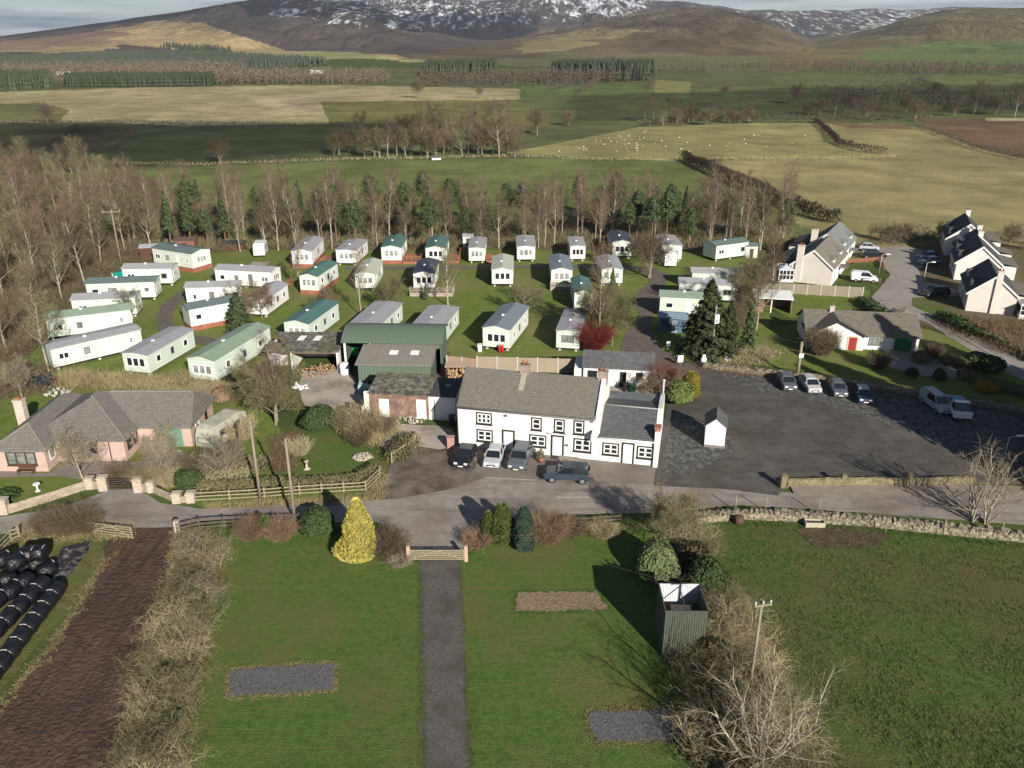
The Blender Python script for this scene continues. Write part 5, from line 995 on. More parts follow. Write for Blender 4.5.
# ================================================================ vegetation
def barkm(n, a, b, s=3): return mat(n, a, b, s, rough=.9, detail=6, stretch=(1, 1, .4))
birchbark = barkm('pale birch bark', (.46, .42, .35), (.22, .18, .14), 5); ashbark = barkm('grey green bark', (.24, .21, .15), (.15, .13, .09)); palebark = barkm('pale bark', (.34, .31, .25), (.24, .21, .16)); pinebark = barkm('reddish pine bark', (.20, .12, .08), (.13, .08, .055))
def twigm(n, c, r=.22): return mat(n, c, tuple(x * .65 for x in c), .35, rough=.9, rand=r, lo=.3, hi=.7)
tw_birch = twigm('purple brown birch twigs', (.19, .135, .095), .3); tw_brown = twigm('brown twigs', (.16, .125, .08)); tw_olive = twigm('olive twigs', (.20, .18, .10)); tw_tan = twigm('tan hedge twigs', (.42, .355, .215)); tw_pale = twigm('pale grey twigs', (.28, .24, .175), .1); tw_red = twigm('crimson dogwood stems', (.16, .03, .027), .1); tw_rust = twigm('rusty stems', (.25, .165, .11)); tw_straw = twigm('straw coloured stems', (.36, .30, .16))
def leafm(n, c, c2, r=.15): return mat(n, c, c2, 1.4, rough=.7, rand=r, lo=.3, hi=.7, detail=3)
lf_pine = leafm('pine needles', (.045, .065, .03), (.075, .10, .04)); lf_fir = leafm('dark fir needles', (.022, .034, .014), (.062, .075, .028)); lf_gold = leafm('golden cypress sprays', (.66, .56, .15), (.36, .34, .08), .02); lf_blue = leafm('blue green sprays', (.045, .085, .06), (.08, .12, .085)); lf_lime = leafm('fresh green leaves', (.07, .10, .025), (.15, .18, .055)); lf_laurel = leafm('laurel leaves', (.03, .055, .018), (.06, .09, .03)); lf_rhodo = leafm('rhododendron leaves', (.05, .075, .03), (.16, .19, .08)); lf_priv = leafm('clipped hedge leaves', (.10, .10, .045), (.17, .15, .08)); lf_conif = leafm('brownish cypress sprays', (.10, .10, .035), (.17, .14, .05))
class Tw:
    """thin ribbons and leaf cards gathered in arrays"""
    def __init__(s): s.q = []
    def rib(s, p, q, w0, w1, rnd):
        d = q - p; n = Vector((rnd.uniform(-1, 1), rnd.uniform(-1, 1), rnd.uniform(-1, 1))); c = d.cross(n)
        if c.length < 1e-5: return
        c.normalize(); s.q.append((p - c * w0, p + c * w0, q + c * w1, q - c * w1))
    def card(s, c, n, size, rnd, asp=1.0):
        u = n.orthogonal().normalized(); a = rnd.uniform(0, 6.28); v = n.cross(u).normalized(); uu = (u * math.cos(a) + v * math.sin(a)) * size; vv = (v * math.cos(a) - u * math.sin(a)) * size * asp
        s.q.append((c - uu - vv * .3, c - vv, c + uu + vv * .3, c + vv))
    def mesh(s, name, m):
        V = np.array([[tuple(v) for v in q] for q in s.q], float).reshape(-1, 3); Fq = np.arange(len(V)).reshape(-1, 4); return npmesh(name, V, Fq, m)
def rv(rnd): return Vector((rnd.gauss(0, 1), rnd.gauss(0, 1), rnd.gauss(0, 1))).normalized()
def bare(seed, h, tr, kind, tw, trm, ntw=1.0, cw=1.0):
    """returns (trunk mesh, crown mesh) of a leafless tree"""
    rnd = random.Random(seed); T = MB(); K = Tw(); tips = []
    def grow(p, d, ln, r, lev, up):
        n = 5 if lev == 0 else 4 if lev == 1 else 3; pts = [p]; rr = [r]
        for k in range(n):
            d = (d + rv(rnd) * (.10 if lev == 0 else .22) + Vector((0, 0, up * .12))).normalized(); p = p + d * ln / n; pts.append(p); rr.append(r * (1 - .72 * (k + 1) / n))
        for k in range(n):
            if lev <= 1 or rr[k] > .035: T.tube(pts[k], pts[k + 1], rr[k], rr[k + 1], 6 if lev == 0 else 4 if lev == 1 else 3, cap=False)
            else: K.rib(pts[k], pts[k + 1], rr[k], rr[k + 1], rnd)
        def at(t): q = t * n; i = min(int(q), n - 1); return pts[i].lerp(pts[i + 1], q - i), (pts[i + 1] - pts[i]).normalized()
        if lev == 0:
            if kind == 'birch': cnt = int(15 * ntw) + 5; lo = .28
            elif kind == 'wide': cnt = int(11 * ntw) + 3; lo = .22
            else: cnt = int(13 * ntw) + 4; lo = .3
            for k in range(cnt):
                t = lo + (1 - lo) * (k + rnd.random()) / cnt; q, dd = at(min(t, .99)); az = k * 2.4 + rnd.random(); 
                ang = {'birch': .55, 'wide': 1.0, 'tall': .75}[kind] * rnd.uniform(.7, 1.25); side = Vector((math.cos(az), math.sin(az), 0)); nd = (dd * math.cos(ang) + side * math.sin(ang)).normalized()
                l = h * {'birch': .26, 'wide': .48, 'tall': .33}[kind] * (1.15 - .75 * t) * rnd.uniform(.75, 1.2) * cw * (1.0 if t < .8 else 1.4); grow(q, nd, l, max(r * (1 - .75 * t) * .55, .03), 1, up={'birch': 1.0, 'wide': .8, 'tall': .7}[kind])
        elif lev == 1:
            cnt = int((6 + ln * 1.3) * ntw)
            for k in range(cnt):
                t = .18 + .8 * (k + rnd.random()) / cnt; q, dd = at(min(t, .99)); nd = (dd * .8 + rv(rnd) * .75).normalized(); grow(q, nd, ln * rnd.uniform(.3, .5) * (1.2 - .5 * t), max(r * .35, .02), 2, up=.8 if kind != 'birch' else .3)
        elif lev == 2:
            cnt = int(8 * ntw)
            for k in range(cnt):
                q, dd = at(rnd.uniform(.15, 1)); nd = (dd * .7 + rv(rnd) * .8 + Vector((0, 0, .1 if kind != 'birch' else -.15))).normalized(); q2 = q + nd * ln * rnd.uniform(.3, .65); K.rib(q, q2, .016, .007, rnd)
                for _ in range(2): K.rib(q.lerp(q2, rnd.uniform(.3, .9)), q2 + rv(rnd) * ln * .32, .011, .005, rnd)
    if kind == 'fan':
        n = int(8 * cw)
        for s in range(n):
            az = 6.283 * s / n + rnd.uniform(-.3, .3); an = rnd.uniform(.1, .75); d = Vector((math.cos(az) * math.sin(an), math.sin(az) * math.sin(an), math.cos(an))); grow(Vector((math.cos(az) * .15, math.sin(az) * .15, -.1)), d, h * rnd.uniform(.75, 1.0), tr * rnd.uniform(.6, 1), 1, .9)
        return T.mesh('trunk', trm), K.mesh('crown', tw)
    stems = 1 if kind != 'wide' or seed % 2 else 2
    for s in range(stems):
        d = (Vector((0, 0, 1)) + rv(rnd) * (.05 if kind != 'wide' else .14)); grow(Vector((s * .3, 0, -.1)), d.normalized(), h * (.97 if kind == 'birch' else .85 if kind == 'tall' else .62), tr, 0, .35)
    return T.mesh('trunk', trm), K.mesh('crown', tw)
def conifer(seed, h, r, m, trm, shape='fir', n=2600, size=.28, bare_to=.08):
    rnd = random.Random(seed); T = MB(); T.tube((0, 0, -.1), (0, 0, h * .95), h * .016 + .05, .03, 6, cap=False); K = Tw(); 
    nb = int(h * 7)
    for b in range(nb):
        t = bare_to + (1 - bare_to) * (b + rnd.random()) / nb; z = h * t
        if shape == 'fir': rad = r * (1 - t) ** .85 * rnd.uniform(.75, 1.15)
        elif shape == 'col': rad = r * min(1, (1 - t) * 3.2) ** .6 * (0.75 + .25 * min(1, t * 6)) * rnd.uniform(.85, 1.1)
        else: q = (t - bare_to) / (1 - bare_to); rad = r * (math.sin(math.pi * min(.98, .2 + q * .8)) ** .7) * rnd.uniform(.55, 1.2)
        az = b * 2.399 + rnd.random() * .6; d = Vector((math.cos(az), math.sin(az), {'fir': -.12, 'col': 1.1, 'pine': .18}[shape] + rnd.uniform(-.1, .15)))
        if shape == 'col': d = Vector((math.cos(az) * .9, math.sin(az) * .9, .5))
        p0 = Vector((0, 0, z)); p1 = p0 + d * rad
        if shape != 'col' and rad > .6: T.tube(p0, p0.lerp(p1, .7), .035, .012, 3, cap=False)
        cnt = max(3, int(n / nb))
        for k in range(cnt):
            s = rnd.random() ** .55 if shape != 'pine' else rnd.uniform(.45, 1.05); q = p0.lerp(p1, s) + rv(rnd) * (rad * .16 + .1) * Vector((1, 1, .55)).length / 1.5
            nn = (Vector((math.cos(az), math.sin(az), .9)) + rv(rnd) * .8).normalized(); K.card(q, nn, size * rnd.uniform(.6, 1.3), rnd, rnd.uniform(.35, .8))
    return T.mesh('trunk', trm), K.mesh('crown', m)
def twigbush(seed, w, h, n, tw, arch=.5, wid=.014, segs=3):
    rnd = random.Random(seed); K = Tw()
    for k in range(n):
        a = rnd.uniform(0, 6.28); r0 = rnd.random() ** .5 * w * .33; p = Vector((math.cos(a) * r0, math.sin(a) * r0, rnd.uniform(0, h * .25))); b = a + rnd.gauss(0, .6)
        d = Vector((math.cos(b) * rnd.uniform(.1, arch * 1.6), math.sin(b) * rnd.uniform(.1, arch * 1.6), 1)).normalized(); ln = h * rnd.uniform(.5, 1.15)
        for s in range(segs):
            q = p + d * ln / segs; K.rib(p, q, wid * (1 - s * .25), wid * (1 - (s + 1) * .25), rnd)
            for _ in range(3): e = (d + rv(rnd) * .9).normalized(); st = p.lerp(q, rnd.random()); K.rib(st, st + e * ln * rnd.uniform(.12, .3), wid * .6, wid * .3, rnd)
            p = q; d = (d + rv(rnd) * .35 + Vector((math.cos(b), math.sin(b), 0)) * arch * .3).normalized()
    return K.mesh('foliage', tw)
def leafbush(seed, w, h, n, m, size=.14, round_=.5, dep=None):
    rnd = random.Random(seed); K = Tw(); dep = dep or w; lumps = [(rv(rnd), rnd.uniform(.1, .28)) for _ in range(9)]
    for k in range(n):
        d = rv(rnd); d.z = abs(d.z) * 1.0 - .12; r = 1 - rnd.random() ** 2 * .4; g = 1 + sum(a * max(0, d.dot(l)) ** 4 for l, a in lumps) - .12
        p = Vector((d.x * w / 2, d.y * dep / 2, 0)) * r * g + Vector((0, 0, max(.02, (d.z * .62 + .36) * h * r * g)))
        K.card(p, (d + rv(rnd) * .7).normalized(), size * rnd.uniform(.6, 1.3), rnd, rnd.uniform(.4, .9))
    return K.mesh('foliage', m)
ORD = ['first', 'second', 'third', 'fourth', 'fifth', 'sixth', 'seventh', 'eighth', 'ninth', 'tenth', 'eleventh', 'twelfth', 'thirteenth', 'fourteenth', 'fifteenth', 'sixteenth', 'seventeenth', 'eighteenth', 'nineteenth', 'twentieth']
TREES = []
def tree(name, me, p, s, label, cat='tree', group=None, rz=None, wsc=1.0, world=None):
    g = world or G(*p); t = empty(name, Vector((g.x, g.y, g.z)), rz if rz is not None else RNG.uniform(0, 6.28), label, cat, group); t.scale = (s * wsc, s * wsc, s)
    link('trunk', me[0], t); link('crown', me[1], t); return t
def bush(name, me, p, s, label, group=None, rz=None, world=None, cat='bush', zs=1.0):
    g = world or G(*p); o = link(name, me); o.location = (g.x, g.y, g.z); o.rotation_euler = (0, 0, rz if rz is not None else RNG.uniform(0, 6.28)); o.scale = (s, s, s * zs); return tag(o, label, cat, group)
BIRCH = [bare(100 + k, 15, .17, 'birch', tw_birch if k != 2 else tw_brown, birchbark, .95, 1.3) for k in range(6)]
TALL = [bare(200 + k, 13, .2, 'tall', (tw_brown, tw_olive, tw_birch, tw_brown, tw_olive)[k], (palebark, birchbark, ashbark, birchbark, palebark)[k], 1.1, 1.15) for k in range(5)]
WIDE = [bare(301 + k, 9, .2, 'wide', (tw_olive, tw_brown, tw_pale, tw_birch)[k], (palebark, ashbark, birchbark, ashbark)[k], 1.0) for k in range(4)]
PINE = [conifer(400 + k, 12.5, (2.3, 2.0, 2.3, 2.6)[k], lf_pine, pinebark, 'fir' if k == 2 else 'pine', 3000, .22, (.4, .55, .3, .45)[k]) for k in range(4)]
FIR = [conifer(420 + k, 12, 3.4, lf_fir, pinebark, 'fir', 5200, .33, .06) for k in range(2)]
SMFIR = conifer(431, 9, 1.9, lf_pine, pinebark, 'fir', 2400, .26, .1)
TB = [twigbush(500 + k, 2.6, 2.2, 420, (tw_tan, tw_brown, tw_olive)[k], .5) for k in range(3)]
LB = leafbush(520, 2.4, 2.0, 1500, lf_laurel, .17); LBp = leafbush(521, 2.4, 1.6, 1300, lf_priv, .12)

# ---- the birch belt behind the caravans: several ragged rows, labelled by what stands before them
LM = [(128, 'north of the turquoise tent caravan'), (176, 'behind the brick skirted west row caravan'), (225, 'behind the long dark store'), (262, 'behind the small touring caravan'), (303, 'behind the white brick skirted caravan'), (347, 'behind the plain white back row caravan'), (392, 'behind the green roofed back row caravan'), (436, 'behind the teal roofed dark windowed caravan'), (477, 'behind the small grey caravan with red steps'), (526, 'behind the white flat roofed caravan'), (577, 'behind the small grey back row caravan'), (621, 'behind the dark blue glazed chalet'), (671, 'behind the back row touring caravan'), (730, 'behind the side-on teal glazed caravan'), (790, 'by the far east end of the belt')]
belt = []
r = random.Random(31)
x = 96
while x < 792:
    for row, (yb, pr) in enumerate(((250, .8), (245, .8), (239, .85), (233, .85), (226, .8))):
        if r.random() < pr:
            xx = x + r.uniform(-5, 5); yy = yb + r.uniform(-2.5, 2.5)
            if xx < 150 and row == 0: continue
            if xx > 755: yy += 2
            kind = r.random(); belt.append((xx, yy, row, 'pine' if (kind < .38 and row > 0) or (405 < xx < 460 and kind < .5) or (620 < xx < 690 and kind < .45) or (xx < 290 and kind < .33) else 'birch' if kind < .76 else 'tall'))
    x += 18.5
belt.sort()
cnt = {}
for xx, yy, row, kd in belt:
    lm = min(LM, key=lambda q: abs(q[0] - xx))[1]; fl = 'front' if row < 3 else 'rear'; k = (kd, lm, fl); cnt[k] = cnt.get(k, 0) + 1
    nm = {'pine': 'pine_tree', 'birch': 'birch_tree', 'tall': 'bare_tree'}[kd]
    lab = f"{ORD[cnt[k]-1]} {dict(pine='green pine', birch='pale birch', tall='brown tree')[kd]} from west, {fl} rows, {lm}"
    me = r.choice({'pine': PINE, 'birch': BIRCH, 'tall': TALL}[kd]); s = {'pine': r.uniform(.6, .95), 'birch': r.uniform(.58, .9), 'tall': r.uniform(.6, .95)}[kd]
    if kd == 'pine' and (abs(xx - 632) < 12 or abs(xx - 655) < 12): s = r.uniform(.62, .85); me = PINE[1]
    tree(nm, me, (xx, yy), s, lab, group='bare and evergreen trees of the belt behind the caravans')
# ---- the wood west of the caravans
WOOD = [(-70, 182), (95, 184), (150, 215), (165, 236), (140, 252), (108, 268), (86, 290), (66, 306), (44, 322), (38, 352), (-70, 372)]
pts = []; r = random.Random(77); tries = 0
while len(pts) < 92 and tries < 20000:
    tries += 1; xx, yy = r.uniform(-68, 165), 182 + 190 * r.random() ** 1.2
    if not inpoly(np.array(xx), np.array(yy), WOOD): continue
    md = 9 + (yy - 180) * .10
    if any(abs(xx - a) < md * 1.15 and abs(yy - b) < md * .5 for a, b in pts): continue
    pts.append((xx, yy))
pts.sort(key=lambda q: (int((q[1] - 180) / 22), q[0])); rows = {}
RN = ['northmost', 'second', 'third', 'fourth', 'fifth', 'sixth', 'seventh', 'eighth', 'ninth', 'tenth']
for xx, yy in pts:
    rw = int((yy - 180) / 22); rows[rw] = rows.get(rw, 0) + 1; me = r.choice(TALL + TALL + [WIDE[0], WIDE[1], BIRCH[1]]); h = r.uniform(.7, .98)
    if yy > 300: h *= .82
    tree('bare_tree', me, (xx, yy), h * (1.25 if me in WIDE else 1), f"{ORD[rows[rw]-1]} bare tree from the west in the {RN[rw]} rank of the west wood", group='bare trees of the wood west of the caravans')
m_ = leafbush(530, 2.6, 1.5, 700, tw_brown, .16); UB = twigbush(531, 3.4, 2.0, 620, tw_brown, .8, .02)
K = Tw(); rr_ = random.Random(5)   # undergrowth
def brush_patch(name, poly, n, h, w, m, label, seed, wid=.02, leaves=0):
    rnd = random.Random(seed); K = Tw()
    for g in scatter(poly, n, rnd):
        hh = h * (.4 + 1.1 * float(vnoise(np.array(g.x / 3.5), np.array(g.y / 3.5), seed))) * rnd.uniform(.6, 1.2)
        for _ in range(7):
            p = Vector((g.x + rnd.gauss(0, w), g.y + rnd.gauss(0, w), g.z + rnd.uniform(0, hh * .5))); d = Vector((rnd.gauss(0, .5), rnd.gauss(0, .5), rnd.uniform(.3, 1))).normalized()
            K.rib(p, p + d * hh * rnd.uniform(.35, .8), wid, wid * .4, rnd)
    return tag(link(name, K.mesh(name, m)), label, kind='stuff')
brush_patch('undergrowth', [(-70, 190), (95, 190), (165, 240), (108, 274), (80, 300), (50, 322), (35, 352), (-70, 372)], 8000, 2.0, .8, tw_brown, 'brown bramble and brush under the west wood', 41)
brush_patch('undergrowth', [(100, 222), (790, 222), (790, 250), (690, 250), (480, 247), (330, 250), (150, 250)], 7000, 2.2, 1.2, tw_olive, 'olive brush along the floor of the tree belt', 42, .03)
brush_patch('undergrowth', [(60, 378), (130, 378), (260, 382), (262, 402), (200, 398), (90, 388), (60, 394)], 1500, 1.3, .5, tw_straw, 'straw coloured rough growth behind the pink bungalow', 43)
brush_patch('undergrowth', [(344, 418), (392, 424), (396, 436), (372, 448), (350, 440), (336, 426)], 900, 1.3, .4, tw_straw, 'straw and olive thicket beside the garden lawn', 44, .014)
brush_patch('undergrowth', [(272, 440), (300, 432), (292, 470), (272, 476)], 420, .8, .4, tw_rust, 'russet bracken at the edge of the garden lawn', 45, .014)
brush_patch('undergrowth', [(-20, 362), (60, 372), (62, 392), (0, 400), (-30, 398)], 700, 1.2, .7, tw_brown, 'brown thicket behind the bungalow garden', 46)
brush_patch('undergrowth', [(930, 322), (1040, 318), (1060, 372), (1000, 352), (950, 336)], 1000, .9, .7, tw_rust, 'russet and brown garden growth below the terrace', 47)
brush_patch('undergrowth', [(706, 360), (740, 345), (790, 352), (760, 366), (720, 366)], 500, .7, .5, tw_tan, 'tan shrubs on the bank above the stone wall', 48)
brush_patch('undergrowth', [(690, 362), (860, 384), (1010, 402), (1010, 410), (860, 393), (694, 370)], 900, .5, .3, tw_rust, 'russet weeds along the car park wall', 49, .014)
brush_patch('undergrowth', [(206, 505), (360, 497), (376, 480), (388, 470), (384, 500), (360, 503), (206, 509)], 900, .45, .3, tw_straw, 'pale dead grass along the north verge', 50, .012)
brush_patch('undergrowth', [(20, 525), (130, 523), (132, 538), (20, 545)], 700, .7, .35, tw_straw, 'straw coloured weeds behind the field gate', 51, .012)
brush_patch('undergrowth', [(640, 562), (690, 560), (760, 640), (800, 768), (690, 768), (680, 660)], 2600, 1.2, .5, tw_olive, 'olive brush at the foot of the field hedge', 52, .012)
brush_patch('undergrowth', [(180, 530), (222, 532), (208, 640), (178, 768), (118, 768), (150, 640)], 900, .7, .4, tw_tan, 'tan dead grass under the overgrown hedge', 53, .010)
# ---- single trees
def sgl(*a, **k): return tree(*a, **k)
CHERRY = bare(611, 7, .14, 'wide', tw_pale, palebark, 1.25, 1.1); BIGBARE = bare(612, 8.6, .15, 'fan', tw_pale, birchbark, .62, 1.3); SYC = bare(615, 9.0, .15, 'fan', tw_pale, birchbark, .6, .75); BUSHY = bare(617, 9, .16, 'wide', tw_olive, ashbark, 1.5)
PURP = bare(619, 7, .13, 'wide', tw_birch, ashbark, 1.4)
sgl('bare_tree', BIGBARE, (756, 775), .76, 'large pale bare tree rising from the hedge beside the telegraph pole')
sgl('bare_tree', SYC, (971, 521), .80, 'taller of two slender pale trees at the road wall', wsc=.95); sgl('bare_tree', SYC, (985, 523), .72, 'leaning pale tree beside the taller one at the road wall', rz=2)
sgl('bare_tree', BUSHY, (668, 545), .72, 'dense brown bare tree at the road edge south of the inn'); sgl('bare_tree', CHERRY, (83, 479), .80, 'bare tree in front of the pink bungalow by the west gate pillar'); sgl('bare_tree', CHERRY, (166, 474), .85, 'wide bare tree before the faded green garage door', rz=1); sgl('bare_tree', CHERRY, (224, 482), .75, 'pale bare tree behind the hedge below the touring caravan', rz=3)
sgl('bare_tree', CHERRY, (22, 397), .8, 'pale bare tree behind the bungalow chimney', rz=2); sgl('bare_tree', TALL[1], (49, 371), .80, 'tall forked bare tree at the end of the first west row caravan'); sgl('bare_tree', BUSHY, (276, 425), 1.0, 'large bushy bare tree beside the yard shed'); sgl('bare_tree', BIRCH[0], (277, 422), .62, 'pale stemmed tree inside the bushy one by the yard shed'); sgl('bare_tree', BUSHY, (262, 412), .85, 'bushy bare tree behind the bonfire heap')
sgl('bare_tree', WIDE[0], (133, 318), .62, 'small bare tree before the third west row caravan'); sgl('bare_tree', BIRCH[1], (362, 316), .62, 'slim birch in front of the beige ridged caravan'); sgl('bare_tree', BUSHY, (390, 312), .72, 'spreading tan bare tree between the beige and navy roofed caravans'); sgl('bare_tree', TALL[1], (448, 306), .72, 'upright bare tree east of the navy roofed caravan'); sgl('bare_tree', PURP, (325, 316), .75, 'purple brown tree between the teal and beige roofed caravans'); sgl('bare_tree', BIRCH[2], (298, 290), .55, 'slim birch before the dark green roofed caravan'); sgl('bare_tree', PURP, (262, 318), .9, 'purple twigged tree over the shabby caravan'); sgl('bare_tree', WIDE[0], (246, 318), .75, 'grey bare tree west of the shabby caravan')
sgl('bare_tree', WIDE[0], (525, 318), .70, 'small olive bare tree on the grass below the stilted caravan'); sgl('bare_tree', WIDE[2], (534, 308), .5, 'smallest bare tree below the stilted caravan'); sgl('birch_tree', BIRCH[3], (599, 346), .85, 'tall pale birch behind the red dogwood'); sgl('bare_tree', BUSHY, (612, 345), .95, 'dense tan tree beside the pale birch and dogwood'); sgl('bare_tree', BUSHY, (592, 330), .8, 'tan tree hiding the dark teal roofed caravan'); sgl('bare_tree', WIDE[1], (650, 278), 1.1, 'lone bare tree on the grass island of the track'); sgl('bare_tree', PURP, (606, 262), .6, 'pinkish bare tree between the small grey caravan and the chalet'); sgl('bare_tree', PURP, (640, 262), .9, 'pinkish bare tree east of the dark blue chalet')
sgl('fir_tree', FIR[0], (705, 357), .84, 'large dark fir hiding the three stacked caravans', wsc=1.35); sgl('fir_tree', FIR[1], (727, 350), .55, 'smaller fir against the large dark one'); sgl('fir_tree', SMFIR, (747, 350), .7, 'olive green conifer east of the large dark fir'); sgl('fir_tree', SMFIR, (240, 330), .6, 'low dark evergreen beside the brick skirted caravan of the loop', wsc=2.0); sgl('fir_tree', SMFIR, (612, 296), .5, 'small fir before the grey roofed caravan at the track bend'); sgl('fir_tree', SMFIR, (426, 300), .3, 'tiny fir before the fenced deck')
for k, (xx, yy, s) in enumerate(((742, 318, .95), (756, 330, .9), (752, 300, 1.0), (770, 300, .85), (738, 335, .9))): sgl('bare_tree', (BUSHY, TALL[0], BUSHY, TALL[3], PURP)[k], (xx, yy), s * .9, f"{ORD[k]} bare brown tree of the clump east of the three stacked caravans", group='bare trees between the caravans and the bungalow garden')
sgl('bare_tree', PURP, (652, 400), .62, 'purple brown bush-like tree behind the inn extension'); sgl('bare_tree', PURP, (672, 398), .55, 'reddish twigged tree near the golden shrub')
for k, (xx, yy, s) in enumerate(((880, 240, .5), (893, 243, .55), (920, 243, .6), (940, 240, .5), (870, 238, .4), (1010, 245, .6), (1030, 252, .7), (905, 238, .45))): sgl('bare_tree', WIDE[k % 4], (xx, yy), s, f"{ORD[k]} small bare tree of the group behind the estate road end", group='small bare trees behind the estate')
sgl('fir_tree', FIR[0], (1062, 462), .95, 'dark fir off the east end of the car park'); sgl('fir_tree', FIR[1], (1085, 470), .95, 'second dark fir off the east end of the car park')
# trees of the valley beyond the belt, each one on its own
r = random.Random(12); k = 0
ROWS = [(330, 520, 152, 158, 24, .95, 'in the copse along the burn'), (400, 520, 140, 150, 14, .95, 'on the far bank of the copse'), (0, 90, 160, 178, 8, .55, 'below the stone field wall'), (640, 760, 122, 124, 14, .8, 'in the dark hedge above the sheep pasture'), (800, 1020, 112, 118, 16, .9, 'in the shade beyond the pale field')]
for x0, x1, y0, y1, n, s, where in ROWS:
    for i in range(n):
        xx = x0 + (x1 - x0) * (i + r.uniform(.2, .8)) / n; sgl('bare_tree', r.choice(WIDE[:2] + WIDE[3:] + TALL[:1] + [BUSHY]), (xx, r.uniform(y0, y1)), s * r.uniform(.75, 1.25) * 1.25, f"{ORD[i] if i < 20 else ORD[i-20] + ' to last'} bare tree from the west {where}", group='bare trees ' + where)
for xx, yy, s, lab in ((48, 124, 1.3, 'lone round bare tree on the pale hillside field'), (220, 164, 1.15, 'lone round bare tree in the dark green field'), (418, 98, 1.6, 'lone tree at the edge of the pale field'), (480, 98, 1.0, 'small tree on the field boundary east of the lone one'), (537, 135, 1.5, 'dark tree at the west tip of the sheep pasture'), (569, 126, 1.0, 'rounded dark bush-like tree near the sheep pasture'), (725, 96, 1.0, 'dark tree between the far green fields'), (795, 104, 1.6, 'tall dark tree clump above the pale field'), (845, 112, 1.6, 'round dark tree over the shaded field'), (975, 112, 1.6, 'dark tree above the ploughed field'), (935, 95, 1.2, 'tree on the distant lane')): sgl('bare_tree', WIDE[1] if s > 1 else WIDE[3], (xx, yy), s, lab)
# far plantations: woods nobody could count
def woods(name, poly, n, h, m, label, seed, spiky=True, w=None):
    rnd = random.Random(seed); K = Tw(); w = w or h * .24
    for g in scatter(poly, int(n * 2.2) if spiky else n, rnd):
        H_ = h * (rnd.uniform(.8, 1.05) if spiky else rnd.uniform(.7, 1.2)); ph = rnd.uniform(0, 3)
        if spiky:
            for lv in range(3):
                z0 = H_ * (.05 + .28 * lv); rr = w * (1 - lv * .28); n_ = 5; top = Vector((g.x, g.y, g.z + z0 + H_ * .45))
                for q in range(n_): t0 = ph + 6.283 * q / n_; t1 = ph + 6.283 * (q + .8) / n_; p0 = Vector((g.x + rr * math.cos(t0), g.y + rr * math.sin(t0), g.z + z0)); p1 = Vector((g.x + rr * math.cos(t1), g.y + rr * math.sin(t1), g.z + z0)); K.q.append((p0, p1, top, top))
        else:
            K.rib(Vector((g.x, g.y, g.z)), Vector((g.x, g.y, g.z + H_ * .7)), .25, .1, rnd)
            for q in range(26): c0 = Vector((g.x + rnd.gauss(0, w * .55), g.y + rnd.gauss(0, w * .55), g.z + H_ * rnd.uniform(.25, 1))); K.card(c0, rv(rnd), w * rnd.uniform(.12, .3), rnd, rnd.uniform(.3, .8))
    V = np.array([[tuple(v) for v in q] for q in K.q], float).reshape(-1, 3); V += np.random.RandomState(seed).normal(0, .01, V.shape); me = npmesh(name, V, np.arange(len(V)).reshape(-1, 4), m); return tag(link(name, me), label, kind='stuff')
fw_dark = leafm('far spruce', (.035, .05, .03), (.055, .07, .04)); fw_teal = leafm('far blue green spruce', (.045, .06, .045), (.075, .088, .062)); fw_brown = twigm('far bare wood', (.20, .16, .12), .05); fw_bd = twigm('far dark bare wood', (.12, .10, .075), .05)
woods('woodland', [(-60, 92), (0, 92), (52, 88), (50, 84), (-60, 86)], 160, 13, fw_dark, 'dark spruce plantation at the west edge of the pale fields', 1)
woods('woodland', [(66, 87), (210, 86), (215, 83), (66, 83.5)], 520, 10, fw_dark, 'dark spruce shelter belt above the pale fields', 2); woods('woodland', [(55, 85), (390, 84), (385, 79), (60, 80)], 1000, 11, fw_brown, 'bare larch wood behind the spruce shelter belt', 3, False)
woods('woodland', [(-60, 68), (130, 70), (300, 66), (330, 64), (240, 58), (130, 55), (60, 60), (-60, 60)], 1700, 11, fw_teal, 'blue green plantation at the foot of the west fell', 4); woods('woodland', [(-60, 76), (200, 76), (260, 72), (150, 69), (-60, 71)], 900, 11, fw_brown, 'bare brown wood below the blue green plantation', 5, False)
woods('woodland', [(415, 86), (560, 87), (655, 80), (650, 77), (520, 80), (420, 81)], 700, 11, fw_bd, 'bare mixed wood in the middle of the valley', 6, False); woods('woodland', [(420, 76), (495, 73), (497, 69), (430, 71)], 220, 13, fw_dark, 'small dark spruce block at the valley head', 7)
woods('woodland', [(550, 80), (654, 80.5), (652, 76), (560, 76)], 460, 16, fw_dark, 'dark upright spruce block in the middle of the valley', 8); woods('woodland', [(640, 74), (780, 72), (1030, 76), (1100, 82), (1100, 70), (900, 66), (760, 66), (640, 70)], 1100, 9, fw_bd, 'dark bare woods along the foot of the east fells', 9, False)
woods('woodland', [(400, 106), (512, 104), (512, 110), (400, 108)], 60, 4, fw_bd, 'scattered dark scrub in the middle fields', 10, False); woods('woodland', [(800, 98), (860, 96), (1030, 104), (1100, 104), (1100, 112), (840, 110)], 260, 9, fw_bd, 'dark scrub and trees in the shaded fields', 11, False)
woods('woodland', [(165, 46), (232, 51), (232, 54), (160, 50)], 60, 14, fw_dark, 'small dark spruce patch on the tan fell side', 12)
